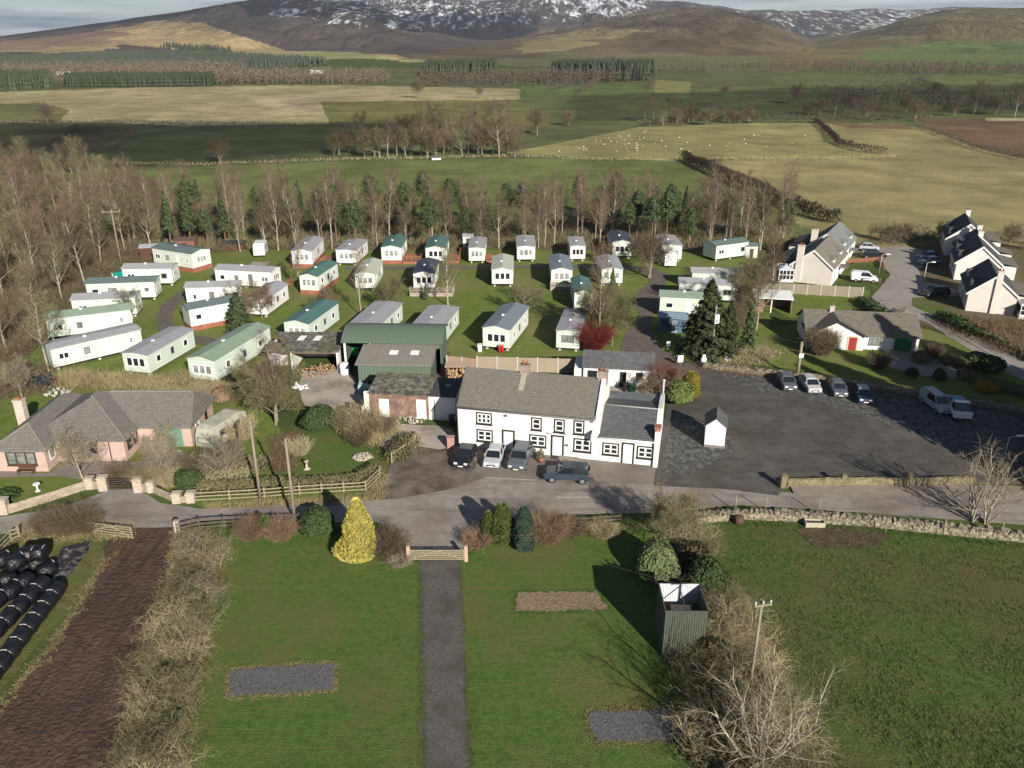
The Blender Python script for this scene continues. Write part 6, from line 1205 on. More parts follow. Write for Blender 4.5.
# hedgerows, field walls
def hedgerow(pts_, w, h, n, m, label, name='hedge', size=.35, twig=True, seed=1):
    rnd = random.Random(seed); P = [G(*p) for p in pts_]; L_ = [0]
    for a, b in zip(P, P[1:]): L_.append(L_[-1] + (b - a).length)
    K = Tw()
    for i in range(n):
        s = rnd.uniform(0, L_[-1]); j = max(k for k in range(len(P) - 1) if L_[k] <= s) if s > 0 else 0; t = (s - L_[j]) / max(L_[j + 1] - L_[j], 1e-6); p = P[j].lerp(P[j + 1], t); d = (P[j + 1] - P[j]).normalized(); nn = Vector((-d.y, d.x, 0))
        hh = h * (.75 + .5 * float(vnoise(np.array(s / 4.), np.array(0.), seed))); u = rnd.gauss(0, .33) * w; z = hh * rnd.random() ** .7 * (1 - .3 * abs(u) / w); c = p + nn * u + Vector((0, 0, z))
        if twig: K.rib(c, c + Vector((rnd.gauss(0, .35), rnd.gauss(0, .35), rnd.uniform(.2, 1))).normalized() * size * rnd.uniform(.6, 1.5), size * .12, size * .05, rnd)
        else: K.card(c, (nn * (1 if u > 0 else -1) * abs(u) / w * 2 + Vector((0, 0, .5)) + rv(rnd) * .7).normalized(), size * rnd.uniform(.6, 1.2), rnd, rnd.uniform(.4, .9))
    return tag(link(name, K.mesh(name, m)), label, 'hedge')
drywall = mat('dry field stone', (.16, .14, .115), (.08, .07, .055), 1.5)
def stonewall(pts_, h, w, m, label, name='stone_wall', jit=.07, step=.35, cat='wall', cope=True):
    P = [G(*p) for p in pts_]; rnd = random.Random(int(pts_[0][0] + pts_[0][1])); vs = []; sec = []
    for a, b in zip(P, P[1:]):
        L_ = (b - a).length; n = max(1, int(L_ / step))
        for k in range(n + (b is P[-1])): sec.append((a.lerp(b, k / n), (b - a).normalized()))
    prof = [(-.5, 0), (-.5, .33), (-.47, .66), (-.4, .95), (0, 1.05), (.4, .95), (.47, .66), (.5, .33), (.5, 0)]
    for p, d in sec:
        nn = Vector((-d.y, d.x, 0))
        for u, z in prof:
            j = jit if z > 0 else 0; vs.append(p + nn * (u * w + rnd.uniform(-j, j)) + d * rnd.uniform(-j, j) * 1.2 + Vector((0, 0, z * h + rnd.uniform(-j, j) * (1.3 if z > .9 else .6))) - Vector((0, 0, .02 if z == 0 else 0)))
    c = len(prof); mb = MB(); fs = []
    for i in range(len(sec) - 1): fs += [(i * c + k, i * c + k + 1, (i + 1) * c + k + 1, (i + 1) * c + k) for k in range(c - 1)]
    fs += [tuple(range(c))[::-1], tuple(range((len(sec) - 1) * c, len(sec) * c))]; mb.add(vs, fs); return tag(mb.build(name, m), label, cat)
hedgerow([(-200, 126), (0, 125.5), (80, 124.5), (100, 123.6), (160, 125.5), (240, 126.5), (340, 127), (480, 128)], 1.6, 1.9, 5200, fw_bd, 'dark hedge and wall between the pale field and the dark green field', seed=1, size=.7)
hedgerow([(30, 152), (55, 141), (78, 127)], 1.4, 1.6, 900, fw_bd, 'short dark hedge running down to the west wood', seed=2, size=.6); hedgerow([(98, 154), (125, 144), (137, 128)], 1.4, 1.6, 900, fw_bd, 'curved dark hedge west of the dark green field', seed=3, size=.6)
hedgerow([(100, 164), (200, 166), (330, 161), (520, 157), (600, 158), (690, 161), (880, 159), (895, 157)], .8, .9, 2600, tw_tan, 'low fence line grass across the valley fields', seed=4, size=.5)
hedgerow([(814, 123), (826, 132), (838, 142), (852, 150), (868, 153), (886, 154)], 1.6, 2.8, 4200, mat('dark thorn', (.03, .024, .018)), 'curving dark thorn hedge in the pale field', seed=5, size=.6)
hedgerow([(683, 160), (700, 168), (722, 178), (748, 190), (775, 201), (800, 214), (822, 221), (838, 224)], 2.2, 3.0, 9000, MATS['dark thorn'], 'long dark hedge running down beside the estate', seed=6, size=.6)
hedgerow([(917, 129), (945, 138), (975, 147), (1024, 158), (1100, 172)], 1.6, 2.2, 2400, fw_bd, 'beaded hedge below the ploughed field', seed=7, size=.55); hedgerow([(640, 124), (700, 121), (760, 121), (880, 121), (920, 123)], 2.2, 3.0, 2600, fw_bd, 'dark hedge along the top of the sheep pasture', seed=8, size=.9)
hedgerow([(520, 101), (600, 99), (650, 100), (700, 106), (735, 113)], 1.8, 2.2, 1400, fw_bd, 'distant hedge in the green fields', seed=9, size=.8); hedgerow([(575, 97), (588, 90), (597, 84)], 3, 5, 700, fw_bd, 'distant tree hedge climbing to the spruce block', seed=10, size=1.2); hedgerow([(553, 92), (566, 88), (573, 83)], 3, 5, 700, fw_bd, 'second distant tree hedge climbing to the woods', seed=11, size=1.2); hedgerow([(650, 92), (652, 82)], 3, 5, 400, fw_bd, 'short distant hedge beside the spruce block', seed=12, size=1.2)
hedgerow([(770, 86), (860, 84), (930, 88), (1030, 92), (1100, 93)], 2.5, 3.5, 1500, fw_bd, 'far hedge across the eastern fields', seed=13, size=1.1); hedgerow([(870, 80), (915, 86), (945, 97), (950, 106)], 4, 6, 1300, fw_bd, 'far dark tree line running down the eastern fields', seed=14, size=1.4); hedgerow([(690, 100), (800, 104), (930, 108), (1100, 110)], 2, 3, 1200, fw_bd, 'hedge through the shaded eastern fields', seed=15, size=1)
rub = mat('pale rubble stone', (.36, .32, .235), (.085, .072, .05), 3.8, rough=.95, bump=2, bscale=6, detail=8, lo=.38, hi=.62, obj=False)
stonewall([(694, 521), (740, 516), (790, 518), (865, 523), (943, 531), (1024, 539), (1200, 562)], .62, 1.15, rub, 'long pale dry stone wall along the south side of the road', 'stone_wall', .085, .2)
stonewall([(703, 367), (760, 374), (830, 381), (900, 393), (960, 402), (1010, 411), (1075, 424)], .55, 1.1, mat('mossy rubble stone', (.30, .26, .20), (.12, .10, .06), 3, rough=.95, bump=2, detail=8, obj=False), 'mossy stone wall along the back of the car park', 'stone_wall', .1, .3)
sand = mat('sandstone walling', (.40, .34, .26), (.24, .20, .15), 3, rough=.9, bump=.8, obj=False); sandp = mat('pale sandstone pillar', (.50, .43, .35), (.36, .31, .25), 3, rough=.9)
stonewall([(786, 486), (840, 485), (905, 485), (973, 483.5)], .75, .5, mat('lichened sandstone', (.25, .215, .13), (.12, .105, .06), 2.5, rough=.9, bump=1, obj=False), 'low lichened sandstone wall between the car park and the pavement', 'stone_wall', .04, .4)
def pillar(p, w, h, label, m=None, cap=True, grp='stone pillars of the road walls'):
    o = G(*p); t = empty('stone_pillar', o, R(8), label, 'pillar', grp); m_ = MB(); m_.box(-w / 2, w / 2, -w / 2, w / 2, 0, h); m_.build('shaft', m or sandp, t)
    if cap: m_ = MB(); m_.box(-w / 2 - .07, w / 2 + .07, -w / 2 - .07, w / 2 + .07, h, h + .1); m_.box(-w / 2 + .05, w / 2 - .05, -w / 2 + .05, w / 2 - .05, h + .1, h + .18); m_.build('cap_stone', m or sandp, t)
lich = mat('lichened pillar', (.22, .19, .12), (.12, .11, .07), 3)
for p, w, h, l in (((782, 487), .55, 1.15, 'lichened gate pillar at the car park entrance'), ((842, 485), .4, 1.0, 'middle lichened pillar in the car park wall'), ((907, 485), .5, 1.1, 'east lichened pillar in the car park wall')): pillar(p, w, h, l, lich)
for p, w, h, l in (((5, 513), .75, 1.3, 'westmost sandstone pillar of the bungalow wall'), ((91, 488), .65, 1.0, 'sandstone pillar next to the west gate pillar of the bungalow'), ((104.5, 489.5), .75, 1.25, 'west gate pillar of the bungalow'), ((139.5, 491), .75, 1.25, 'east gate pillar of the bungalow'), ((152, 491.5), .6, 1.0, 'sandstone pillar east of the bungalow gate'), ((177.5, 502), .7, .85, 'sandstone pillar at the foot of the sloping wall'), ((191.5, 501.5), .7, .85, 'sandstone pillar where the rail fence starts')): pillar(p, w, h, l)
stonewall([(8, 513), (45, 502), (88, 488)], .75, .3, sand, 'long sandstone garden wall of the pink bungalow', 'garden_wall', .015, .8); stonewall([(93, 488), (102, 489)], .7, .3, sand, 'short wall piece west of the bungalow gate', 'garden_wall', .01, .6); stonewall([(142, 491), (149, 491.5)], .7, .3, sand, 'short wall piece east of the bungalow gate', 'garden_wall', .01, .6); stonewall([(154, 492), (175, 501)], .6, .3, sand, 'sloping sandstone wall below the bare shrubs', 'garden_wall', .015, .6); stonewall([(180, 502), (189, 501.5)], .55, .3, sand, 'short low wall between the two end pillars', 'garden_wall', .01, .6)
# ---- shrubs and hedges near the road
YEL = leafbush  # golden conical cypress
me = conifer(701, 5.1, 1.75, lf_gold, pinebark, 'fir', 9000, .15, 0.0)
def dense_cone(seed, h, r, n, m, size, top=.0, p=1.0, upl=.5):
    rnd = random.Random(seed); K = Tw(); lumps = [(rnd.uniform(0, 6.28), rnd.random(), rnd.uniform(.06, .24)) for _ in range(60)]
    for k in range(n):
        t = min(rnd.random() ** 1.15, rnd.uniform(.9, 1)); a = rnd.uniform(0, 6.28); rr = r * ((1 - t) ** p * .96 + .04) * min(1, .72 + t * 2.5); g = 1 + sum(am * math.exp(-((a - la) ** 2) * 6 - ((t - lt) * 9) ** 2) for la, lt, am in lumps) * min(1, (1 - t) * 5) - .03
        s = 1 - rnd.random() ** 2 * .3; q = Vector((math.cos(a) * rr * g * s, math.sin(a) * rr * g * s, t * h + rnd.uniform(-.05, .1))); nn = (Vector((math.cos(a), math.sin(a), .35)) + rv(rnd) * .55).normalized()
        d = Vector((math.cos(a) * .45, math.sin(a) * .45, upl + rnd.uniform(0, .6))).normalized(); c = nn.cross(d).normalized() * size * rnd.uniform(.2, .4); K.q.append((q - c, q + c, q + d * size * rnd.uniform(.8, 1.4) + c * .3, q + d * size * rnd.uniform(.8, 1.4) - c * .3))
    return K.mesh('foliage', m)
def solid_plant(name, me, p, label, cat='bush', s=1, group=None): o = link(name, me); g = G(*p); o.location = g; o.scale = (s, s, s); o.rotation_euler = (0, 0, RNG.uniform(0, 6)); return tag(o, label, cat, group)
solid_plant('cypress_tree', dense_cone(711, 4.9, 1.45, 13000, lf_gold, .30, p=.8), (360, 556), 'bright golden yellow conical cypress at the lawn edge', 'tree'); solid_plant('cypress_tree', dense_cone(712, 3.6, .85, 7000, lf_blue, .2, p=.55), (524, 547), 'dark blue green columnar cypress by the road', 'tree'); solid_plant('shrub', dense_cone(713, 3.4, .95, 5200, lf_lime, .17, p=.4), (502, 541), 'taller fresh green columnar shrub beside the blue green cypress'); solid_plant('shrub', dense_cone(714, 2.6, .6, 3600, lf_lime, .17, p=.4), (489, 540), 'shorter fresh green columnar shrub')
solid_plant('bush', leafbush(715, 3.0, 2.2, 3800, lf_laurel, .13), (318, 534), 'round dark green laurel by the telegraph pole'); bush('bush', twigbush(716, 2.4, 1.9, 900, tw_rust, .5, .014), (252, 539), .82, 'west russet shrub on the lawn edge'); bush('bush', twigbush(717, 2.6, 1.7, 900, tw_rust, .6, .014), (281, 539), .85, 'east russet shrub beside the telegraph pole'); solid_plant('bush', dense_cone(718, 1.9, .6, 1800, lf_lime, .14, p=.5), (266, 537), 'small green shrub between the two russet shrubs')
bush('bush', twigbush(719, 3.0, 2.3, 1000, tw_rust, .6, .014), (546, 541), .95, 'straw and russet shrub east of the blue green cypress'); bush('bush', twigbush(720, 2.2, 1.2, 700, tw_rust, .8, .012), (478, 545), 1, 'low russet shrub beside the driveway gate'); bush('bush', twigbush(721, 2.4, 2.0, 700, tw_brown, .6, .014), (388, 556), 1, 'bare brown shrub between the golden cypress and the gate'); bush('bush', twigbush(722, 1.8, 1.2, 300, tw_pale, .8, .012), (400, 566), .9, 'small pale bare shrub at the west gatepost'); bush('bush', twigbush(723, 2.2, 1.2, 500, tw_tan, .7, .012), (602, 536), 1, 'tan shrub by the rail fence south of the inn'); bush('bush', twigbush(724, 2.0, 1.6, 500, tw_brown, .7, .012), (572, 536), .9, 'olive brown shrub by the rail fence south of the inn')
solid_plant('rhododendron', leafbush(725, 3.6, 3.0, 4200, lf_rhodo, .17), (654, 574), 'large pale green rhododendron behind the metal enclosure', 'bush'); solid_plant('bush', leafbush(726, 3.4, 2.4, 3000, lf_laurel, .15), (707, 590), 'dark evergreen bush between the enclosure and the field')
solid_plant('bush', leafbush(727, 3.2, 3.0, 3200, lf_laurel, .16), (318, 430), 'dark green evergreen block on the garden lawn edge'); solid_plant('bush', leafbush(728, 2.0, 1.3, 1500, lf_laurel, .12), (4, 502), 'clipped round evergreen in the bungalow garden'); solid_plant('bush', leafbush(729, 2.4, 2.2, 2200, lf_laurel, .14), (188, 489), 'dark evergreen shrub behind the sloping wall')
bush('bush', leafbush(730, 2.6, 1.8, 2000, tw_rust, .1), (221, 402), 1, 'rust red rounded heap of clippings behind the bungalow'); bush('dogwood_bush', twigbush(731, 3.2, 2.6, 1500, tw_red, .5, .018), (592, 350), 1.15, 'bright red dogwood bush below the pale birch'); bush('dogwood_bush', twigbush(732, 2.6, 3.2, 600, tw_red, .3, .014), (664, 392), .9, 'reddish stemmed bush behind the inn extension')
solid_plant('bush', dense_cone(733, 2.9, 1.15, 3800, mat('golden shrub', (.36, .30, .03), (.2, .2, .04), 2), .16, p=.4), (690, 396), 'golden shrub at the corner of the car park'); solid_plant('bush', leafbush(734, 3.2, 2.6, 2800, lf_lime, .15), (679, 403), 'bright green bush at the corner of the car park'); bush('bush', twigbush(735, 2.4, 1.4, 600, tw_rust, .6, .02), (675, 330), 1.1, 'russet bush beside the blue summer house', zs=1.2)
bush('bush', twigbush(736, 3.0, 2.3, 1500, tw_brown, .35, .02), (820, 354), 1.15, 'round brown beech bush before the white bungalow'); bush('bush', twigbush(737, 2.2, 1.6, 600, tw_brown, .5, .02), (877, 368), 1.1, 'small bare shrub on the bungalow drive edge')
TOP = leafbush(738, 1.6, 1.7, 1500, mat('dark topiary', (.035, .035, .02), (.07, .065, .035), 3), .09); bush('topiary_bush', TOP, (911, 378), 1, 'clipped topiary nearest the bungalow garage'); bush('topiary_bush', TOP, (939, 381), 1.05, 'second clipped topiary on the bungalow lawn'); solid_plant('bush', leafbush(739, 2.6, 1.4, 1800, mat('amber heather', (.38, .22, .03), (.25, .16, .03), 3), .1), (987, 391), 'amber coloured round shrub near the car park corner')
for k, (xx, yy, s, m) in enumerate(((920, 362, 1.0, LBp), (932, 358, .8, TB[1]), (948, 364, .9, LBp), (962, 366, 1.1, LBp), (976, 368, 1.2, LB), (990, 372, 1.2, LB))): bush('bush', m, (xx, yy), s, f"{ORD[k]} shrub from the garage in the border along the estate road", group='border shrubs along the estate road')
hedgerow([(956, 378), (985, 384), (1000, 389), (1030, 398)], 1.6, 1.2, 3200, lf_priv, 'thick olive clipped hedge at the corner of the bungalow drive', size=.14, twig=False, seed=21); hedgerow([(976, 334), (1000, 346), (1040, 366)], 1.4, 1.0, 2200, lf_priv, 'low hedge along the east side of the estate road', size=.16, twig=False, seed=22); hedgerow([(940, 318), (960, 330), (978, 338)], 2.2, 1.4, 1600, lf_laurel, 'dark shrubs at the estate road bend', size=.2, twig=False, seed=23); hedgerow([(862, 302), (873, 312), (880, 318)], 2.5, 1.4, 1400, lf_laurel, 'dark shrubbery at the corner of the white bungalow garden', size=.2, twig=False, seed=24)
hedgerow([(198, 492), (260, 488), (320, 486), (362, 482), (376, 472)], 1.1, 1.0, 7000, lf_priv, 'clipped olive hedge behind the rail fence', size=.11, twig=False, seed=25); hedgerow([(392, 463), (400, 453), (414, 443)], 1.8, 1.3, 2600, lf_priv, 'rounded olive hedge inside the yard entrance fence', size=.12, twig=False, seed=26); hedgerow([(200, 484), (226, 482), (250, 476), (256, 462)], 2.0, 1.3, 3600, tw_olive, 'curving clipped beech hedge under the pale bare tree', size=.14, twig=False, seed=27)
hedgerow([(880, 246), (930, 240), (1000, 240), (1060, 250)], 2.5, 1.8, 3600, fw_bd, 'dark hedge behind the estate houses', size=.35, seed=28)
# overgrown hawthorn hedges either side of the south lawns, bush by bush
def thorn(seed, w, h, m, n=26):
    '''tangled hedge bush: many crooked stems that fork again and again'''
    rnd = random.Random(seed); K = Tw()
    def go(p, d, ln, r, lev):
        for s in range(3):
            q = p + d * ln / 3; K.rib(p, q, r, r * .8, rnd); p = q; r *= .82; d = (d + rv(rnd) * .55 + Vector((0, 0, -.05 * lev))).normalized()
            if lev < 4:
                for _ in range(2 if lev < 3 else 1): go(p, (d * .6 + rv(rnd) * .85).normalized(), ln * rnd.uniform(.45, .72), r * .62, lev + 1)
    for k in range(n):
        a = rnd.uniform(0, 6.28); rr = rnd.random() ** .6 * w * .4; o = rnd.uniform(.0, .9); go(Vector((math.cos(a) * rr, math.sin(a) * rr, 0)), Vector((math.cos(a) * o, math.sin(a) * o, 1)).normalized(), h * rnd.uniform(.45, .75), rnd.uniform(.02, .035), 1)
    return K.mesh('foliage', m)
HB = [thorn(800 + k, 2.5, 2.3, (tw_tan, tw_olive, tw_olive, tw_pale)[k], (24, 20, 26, 16)[k]) for k in range(4)]
LBs = leafbush(805, 2.6, 1.6, 1800, lf_laurel, .09); CORE = leafbush(806, 2.4, 2.0, 1500, leafm('dark hedge core', (.045, .04, .02), (.08, .07, .035)), .13)  # CORE is an added opaque filling that makes the hedges cast solid shade
r = random.Random(9); 
for k, (xx, yy, s, i) in enumerate(((196, 552, .9, 3), (212, 566, .95, 0), (192, 582, .9, 2), (206, 600, 1.0, 3), (176, 604, .8, 2), (200, 625, .95, 2), (168, 632, .9, 0), (190, 655, 1.0, 0), (158, 668, 1.0, 1), (180, 690, 1.0, 1), (150, 712, .95, 0), (170, 738, 1.0, 1), (140, 762, .9, 2), (165, 790, 1.0, 0), (125, 800, .9, 3))):
    bush('hawthorn_bush', HB[i], (xx, yy), s * 1.12, f"{ORD[k]} bush from the road in the overgrown hedge beside the mud track", group='bushes of the overgrown hedge beside the mud track')
for k, (xx, yy, s) in enumerate(((186, 592, .7), (196, 612, .6), (168, 722, .6))): bush('evergreen_bush', LBs, (xx, yy), s, f"{ORD[k]} dark evergreen clump from the road within the overgrown hedge", group='evergreen clumps in the overgrown hedge')
for k, (xx, yy, s, i) in enumerate(((688, 545, .9, 0), (700, 556, .8, 2), (712, 615, .95, 2), (730, 622, .95, 2), (716, 645, 1.0, 0), (740, 650, 1.0, 0), (700, 668, .9, 2), (728, 680, 1.0, 2), (756, 676, .95, 0), (722, 712, 1.0, 2), (752, 712, 1.0, 0), (782, 706, .8, 2), (716, 752, 1.0, 0), (780, 745, .9, 0), (740, 790, 1.0, 2), (790, 790, 1.0, 2))):
    bush('hawthorn_bush', HB[i], (xx, yy), s * 1.35, f"{ORD[k]} bush from the road in the hedge between the east lawn and the field", group='bushes of the hedge between the east lawn and the field')
for k, (xx, yy, s) in enumerate(((50, 533, .9), (64, 534, .8), (78, 532, 1.0), (90, 533, .7))): bush('bush', TB[1], (xx, yy), s, f"{ORD[k]} bare brown bush from the west behind the black bales", group='bare brown bushes by the field gate')
for k, (xx, yy, s) in enumerate(((205, 398, .8), (120, 480, .7), (150, 486, .9), (170, 486, .8), (200, 478, 1.1), (228, 470, 1.0), (240, 440, 1.1), (10, 390, .8), (240, 400, .8), (300, 455, .7), (360, 446, .8), (345, 430, 1.0), (365, 432, 1.1), (382, 436, .9))): bush('bush', TB[k % 3], (xx, yy), s, ["brown bush at the bungalow's back wall", 'brown bush inside the bungalow gate', 'low tan bush east of the bungalow gate', 'brown bush behind the sloping wall', 'olive bush under the pale bare tree', 'tan bush below the grimy touring caravan', 'brown bush east of the grimy touring caravan', 'olive bush behind the bungalow chimney', 'brown bush below the bonfire heap', 'olive bush at the west side of the garden lawn', 'brown bush at the thicket by the garden lawn', 'tan bush at the north corner of the garden lawn', 'brown bush between the garden lawn and the yard', 'olive bush at the yard entrance'][k])
sgl('fir_tree', FIR[0], (1052, 436), .85, 'added third dark fir shading the east end of the car park, nearest the stone wall'); sgl('fir_tree', FIR[1], (1100, 448), 1.0, 'added fourth dark fir shading the east end of the car park')  # out of view, added to deepen the shade on the car park
for k, (wx, wy) in enumerate(((56, 62), (61, 64), (60, 57), (66, 67), (67, 60), (64, 73), (70, 74), (55, 57))): sgl('fir_tree', FIR[k % 2], None, 1.65, f"{ORD[k]} added tall fir of the unseen shade clump across the road", world=Vector((wx, wy, 0)), group='unseen firs added to shade the car park')  # unseen clump added so that its shade falls on the van and pickup

for k, (xx, yy, s) in enumerate(((690, 604, 1.2), (716, 632, 1.3), (722, 668, 1.4), (718, 705, 1.4), (748, 690, 1.2), (722, 748, 1.4), (755, 735, 1.2), (740, 792, 1.4), (700, 645, 1.0), (690, 566, 1.3), (672, 600, .9))): bush('evergreen_bush', CORE, (xx, yy), s * .82, f"{ORD[k]} added dark core bush inside the hedge between the east lawn and the field", group='dark core bushes added inside the field hedge')  # cores added so that the hedge throws a solid shadow on the lawn
for k, (xx, yy, s) in enumerate(((196, 560, .75), (190, 590, .7), (186, 622, .8), (176, 650, .8), (168, 684, .85), (160, 716, .85), (154, 752, .9), (140, 790, .9))): bush('evergreen_bush', CORE, (xx, yy), s * .72, f"{ORD[k]} added dark core bush inside the hedge beside the mud track", group='dark core bushes added inside the overgrown hedge')  # cores added under the twigs for dark contrast and denser shade
# ================================================================ fences, gates, poles and small things
railw = mat('weathered rail timber', (.34, .30, .20), (.24, .21, .14), 4, rough=.9); darkrail = mat('dark rail timber', (.09, .075, .06), (.14, .12, .09), 4, rough=.9); polew = mat('telegraph pole timber', (.29, .26, .19), (.20, .175, .13), 4, stretch=(1, 1, .2)); pinkw = mat('pinkish new timber', (.52, .37, .28), (.44, .32, .25), 3)
def rail_fence(pts_, h, label, m=railw, rails=3, gap=2.2, name='rail_fence'):
    P = [G(*p) for p in pts_]; t = empty(name, P[0], 0, label, 'fence'); o = P[0]; q = MB(); n = 0
    for a, b in zip(P, P[1:]):
        L_ = (b - a).length; k = max(1, round(L_ / gap))
        for i in range(k + (b is P[-1])):
            c = a.lerp(b, i / k) - o; m_ = MB(); m_.box(c.x - .06, c.x + .06, c.y - .06, c.y + .06, 0, h + .08); m_.build('post', m, t); n += 1
        nn = Vector((a.y - b.y, b.x - a.x, 0)).normalized() * -.08
        for j in range(rails): z = h * (.95 - j * .75 / max(rails - 1, 1) * .95); q.bar(a - o + nn + Vector((0, 0, z)), b - o + nn + Vector((0, 0, z)), .05, .1)
    q.build('rail', m, t); return t
rail_fence([(194, 502), (230, 500), (265, 498), (300, 495), (366, 491), (380, 477)], 1.0, 'weathered three rail fence along the north verge of the road')
rail_fence([(392, 463), (404, 455), (418, 446)], 1.1, 'pale three rail fence slanting at the yard entrance'); rail_fence([(555, 527), (585, 527), (620, 524)], .9, 'dark low rail fence south of the inn', darkrail); rail_fence([(178, 534), (200, 529), (225, 527), (300, 524)], 1.0, 'dark rail fence along the south verge from the mud track', darkrail)
rail_fence([(862, 283), (880, 283)], .8, 'dark rail fence before the white van', darkrail); rail_fence([(0, 553), (12, 541), (20, 537)], 1.0, 'pale slanting rails beside the bales', railw); o = stonewall([(905, 312), (926, 318), (962, 338), (1000, 360), (1040, 380)], .15, .3, mat('kerb stone', (.42, .40, .36)), 'pale kerb along the east side of the estate road', 'kerb', .004, .8); o['kind'] = 'structure'; del o['category']
rail_fence([(845, 264), (880, 261), (884, 270)], .8, 'red stained low fence of the estate front gardens', deckm, 4, 1.6)
for i, (x, y) in enumerate(((765, 512), (818, 514.5), (885, 534), (943, 534.5), (1000, 538), (735, 511))): m = MB(); m.tube((0, 0, 0), (0, 0, 1.5), .05, .05, 6); o = m.build('fence_post', polew, None, G(x, y)); tag(o, f"thin wooden fence post at the road wall, {ORD[i]} along the field side", 'post', 'thin fence posts along the road wall')
def gate(p1, p2, h, label, m, posts=None, pw=.2, bars=5, brace=1):
    o, a, L_ = fr(p1, p2); t = empty('farm_gate', o, a, label, 'gate'); q = MB(); x0, x1 = (pw + .02, L_ - pw - .02) if posts else (0, L_)
    for i in range(bars): z = .15 + (h - .25) * (i / (bars - 1)) ** .9; q.box(x0, x1, -.03, .03, z, z + .08)
    q.build('gate_bar', m, t); q = MB(); q.box(x0, x0 + .08, -.07, -.035, .1, h + .05); q.box(x1 - .08, x1, -.07, -.035, .1, h + .05); q.bar((x0 + .1, -.06, .2), ((x0 + x1) / 2, -.06, h), .05, .07); q.bar((x1 - .1, -.06, .2), ((x0 + x1) / 2, -.06, h), .05, .07); q.build('brace', m, t)
    if posts:
        for x in (0, L_ - pw): q = MB(); q.box(x, x + pw, -pw / 2, pw / 2, 0, h + .35); q.build('gate_post', posts, t)
gate((407, 561), (468, 561), 1.05, 'wide timber gate with pinkish posts closing the tarmac driveway', railw, pinkw, .26, 6); gate((90, 534), (134, 539.5), 1.15, 'open pale field gate beside the mud track', railw); gate((108, 489.5), (136, 490.5), 1.15, 'dark iron double gate of the pink bungalow', mat('dark gate iron', (.06, .045, .04)), None); gate((893, 318), (904, 312), .9, 'small white wooden gate at the estate road', darkrail)
m = MB(); 
t = empty('gate_post', G(178, 533), 0, 'short stone gatepost at the mud track opening', 'gate post'); m.box(-.18, .18, -.18, .18, 0, 1.2); m.build('shaft', sandp, t)
for p, l in (((451, 448), 'pinkish stone pillar at the west corner of the inn'), ((415, 447), 'pale timber post at the yard entrance')): o = G(*p); m = MB(); m.box(-.35, .35, -.3, .3, 0, 1.2) if 'stone' in l else m.box(-.15, .15, -.15, .15, 0, 1.3); m.box(-.38, .38, -.33, .33, 1.2, 1.28) if 'stone' in l else None; tag(m.build('gate_pillar', pinkw if 'stone' not in l else mat('pink sandstone', (.42, .24, .2), (.34, .2, .17), 3), None, o), l, 'pillar')
# panel fence behind the inn, and the estate fence
def panel_fence(p1, p2, h, label, m, n, cap=True):
    o, a, L_ = fr(p1, p2); t = empty('panel_fence', o, a, label, 'fence'); w = L_ / n
    for i in range(n):
        q = MB(); q.box(i * w + .08, (i + 1) * w - .08, 0, .04, .05, h); q.build('fence_panel', m, t)
    for i in range(n + 1): q = MB(); q.box(i * w - .07, i * w + .07, -.05, .09, 0, h + .1); q.build('fence_post', blockm, t)
pf = ribmat('pale fence boards', (.36, .30, .22), .82, .15, 0, wear=(.27, .22, .17)); pf2 = ribmat('grey fence boards', (.30, .26, .20), .82, .15, 0)
panel_fence((477, 371), (578, 373.5), 1.9, 'pale boarded fence behind the inn roof', pf, 5); panel_fence((752, 292), (862, 298), 1.7, 'weathered panel fence between the garage and the estate houses', pf2, 8); panel_fence((447, 368), (477, 371), 1.6, 'pinkish boarded fence beside the log store', mat('pink boards', (.4, .26, .2), (.3, .2, .16), 3), 2)
# log store
t = empty('log_store', G(446, 382), R(0), 'open log store full of split logs east of the green barn', 'log store'); m = MB(); m.box(0, 3, 1.4, 1.5, 0, 1.9); m.box(0, .08, 0, 1.4, 0, 1.8); m.box(2.9, 3, 0, 1.4, 0, 1.8); m.build('frame', brownp, t); m = MB(); m.box(-.1, 3.1, -.1, 1.6, 1.9, 1.98); m.build('roof', pinkw, t)
logm = mat('split log', (.50, .34, .2), (.16, .09, .05), 5, rough=.9, lo=.45, hi=.55); m = MB(); r = random.Random(3)
for i in range(70): x, z = r.uniform(.2, 2.8), r.uniform(.1, 1.5); m.tube((x, .05 + r.random() * .3, z), (x, 1.2, z + r.uniform(-.1, .1)), .12, .12, 6)
tag(m.build('log_pile', logm, None, G(446, 382)), 'heap of split logs stacked in the log store', kind='stuff')
# telegraph poles
def pole(p, h, label, arm=0, r0=.14, name='telegraph_pole', box=False, ang=.2):
    t = empty(name, G(*p), ang, label, 'pole', None); m = MB(); m.tube((0, 0, 0), (0, 0, h), r0, r0 * .72, 8); m.build('pole_shaft', polew, t)
    if arm:
        m = MB(); m.bar((-arm / 2, -.15, h - .3), (arm / 2, -.15, h - .3), .1, .12); m.build('crossarm', polew, t)
        for k in (-1, 0, 1): m = MB(); m.lathe([(.03, 0), (.07, .06), (.05, .14), (.07, .2), (.02, .26)], 8, (k * arm * .44, -.15, h - .24)); m.build('insulator', mat('insulator', (.5, .5, .48), rough=.3), t)
    else: m = MB(); m.box(-.25, .25, -.12, -.04, h - .4, h - .3); m.build('pole_step', greyp, t)
    if box: m = MB(); m.box(-.3, .3, -.55, -.12, h - 2.2, h - 1.1); m.build('transformer_box', mat('pale box', (.6, .62, .62)), t)
    return t
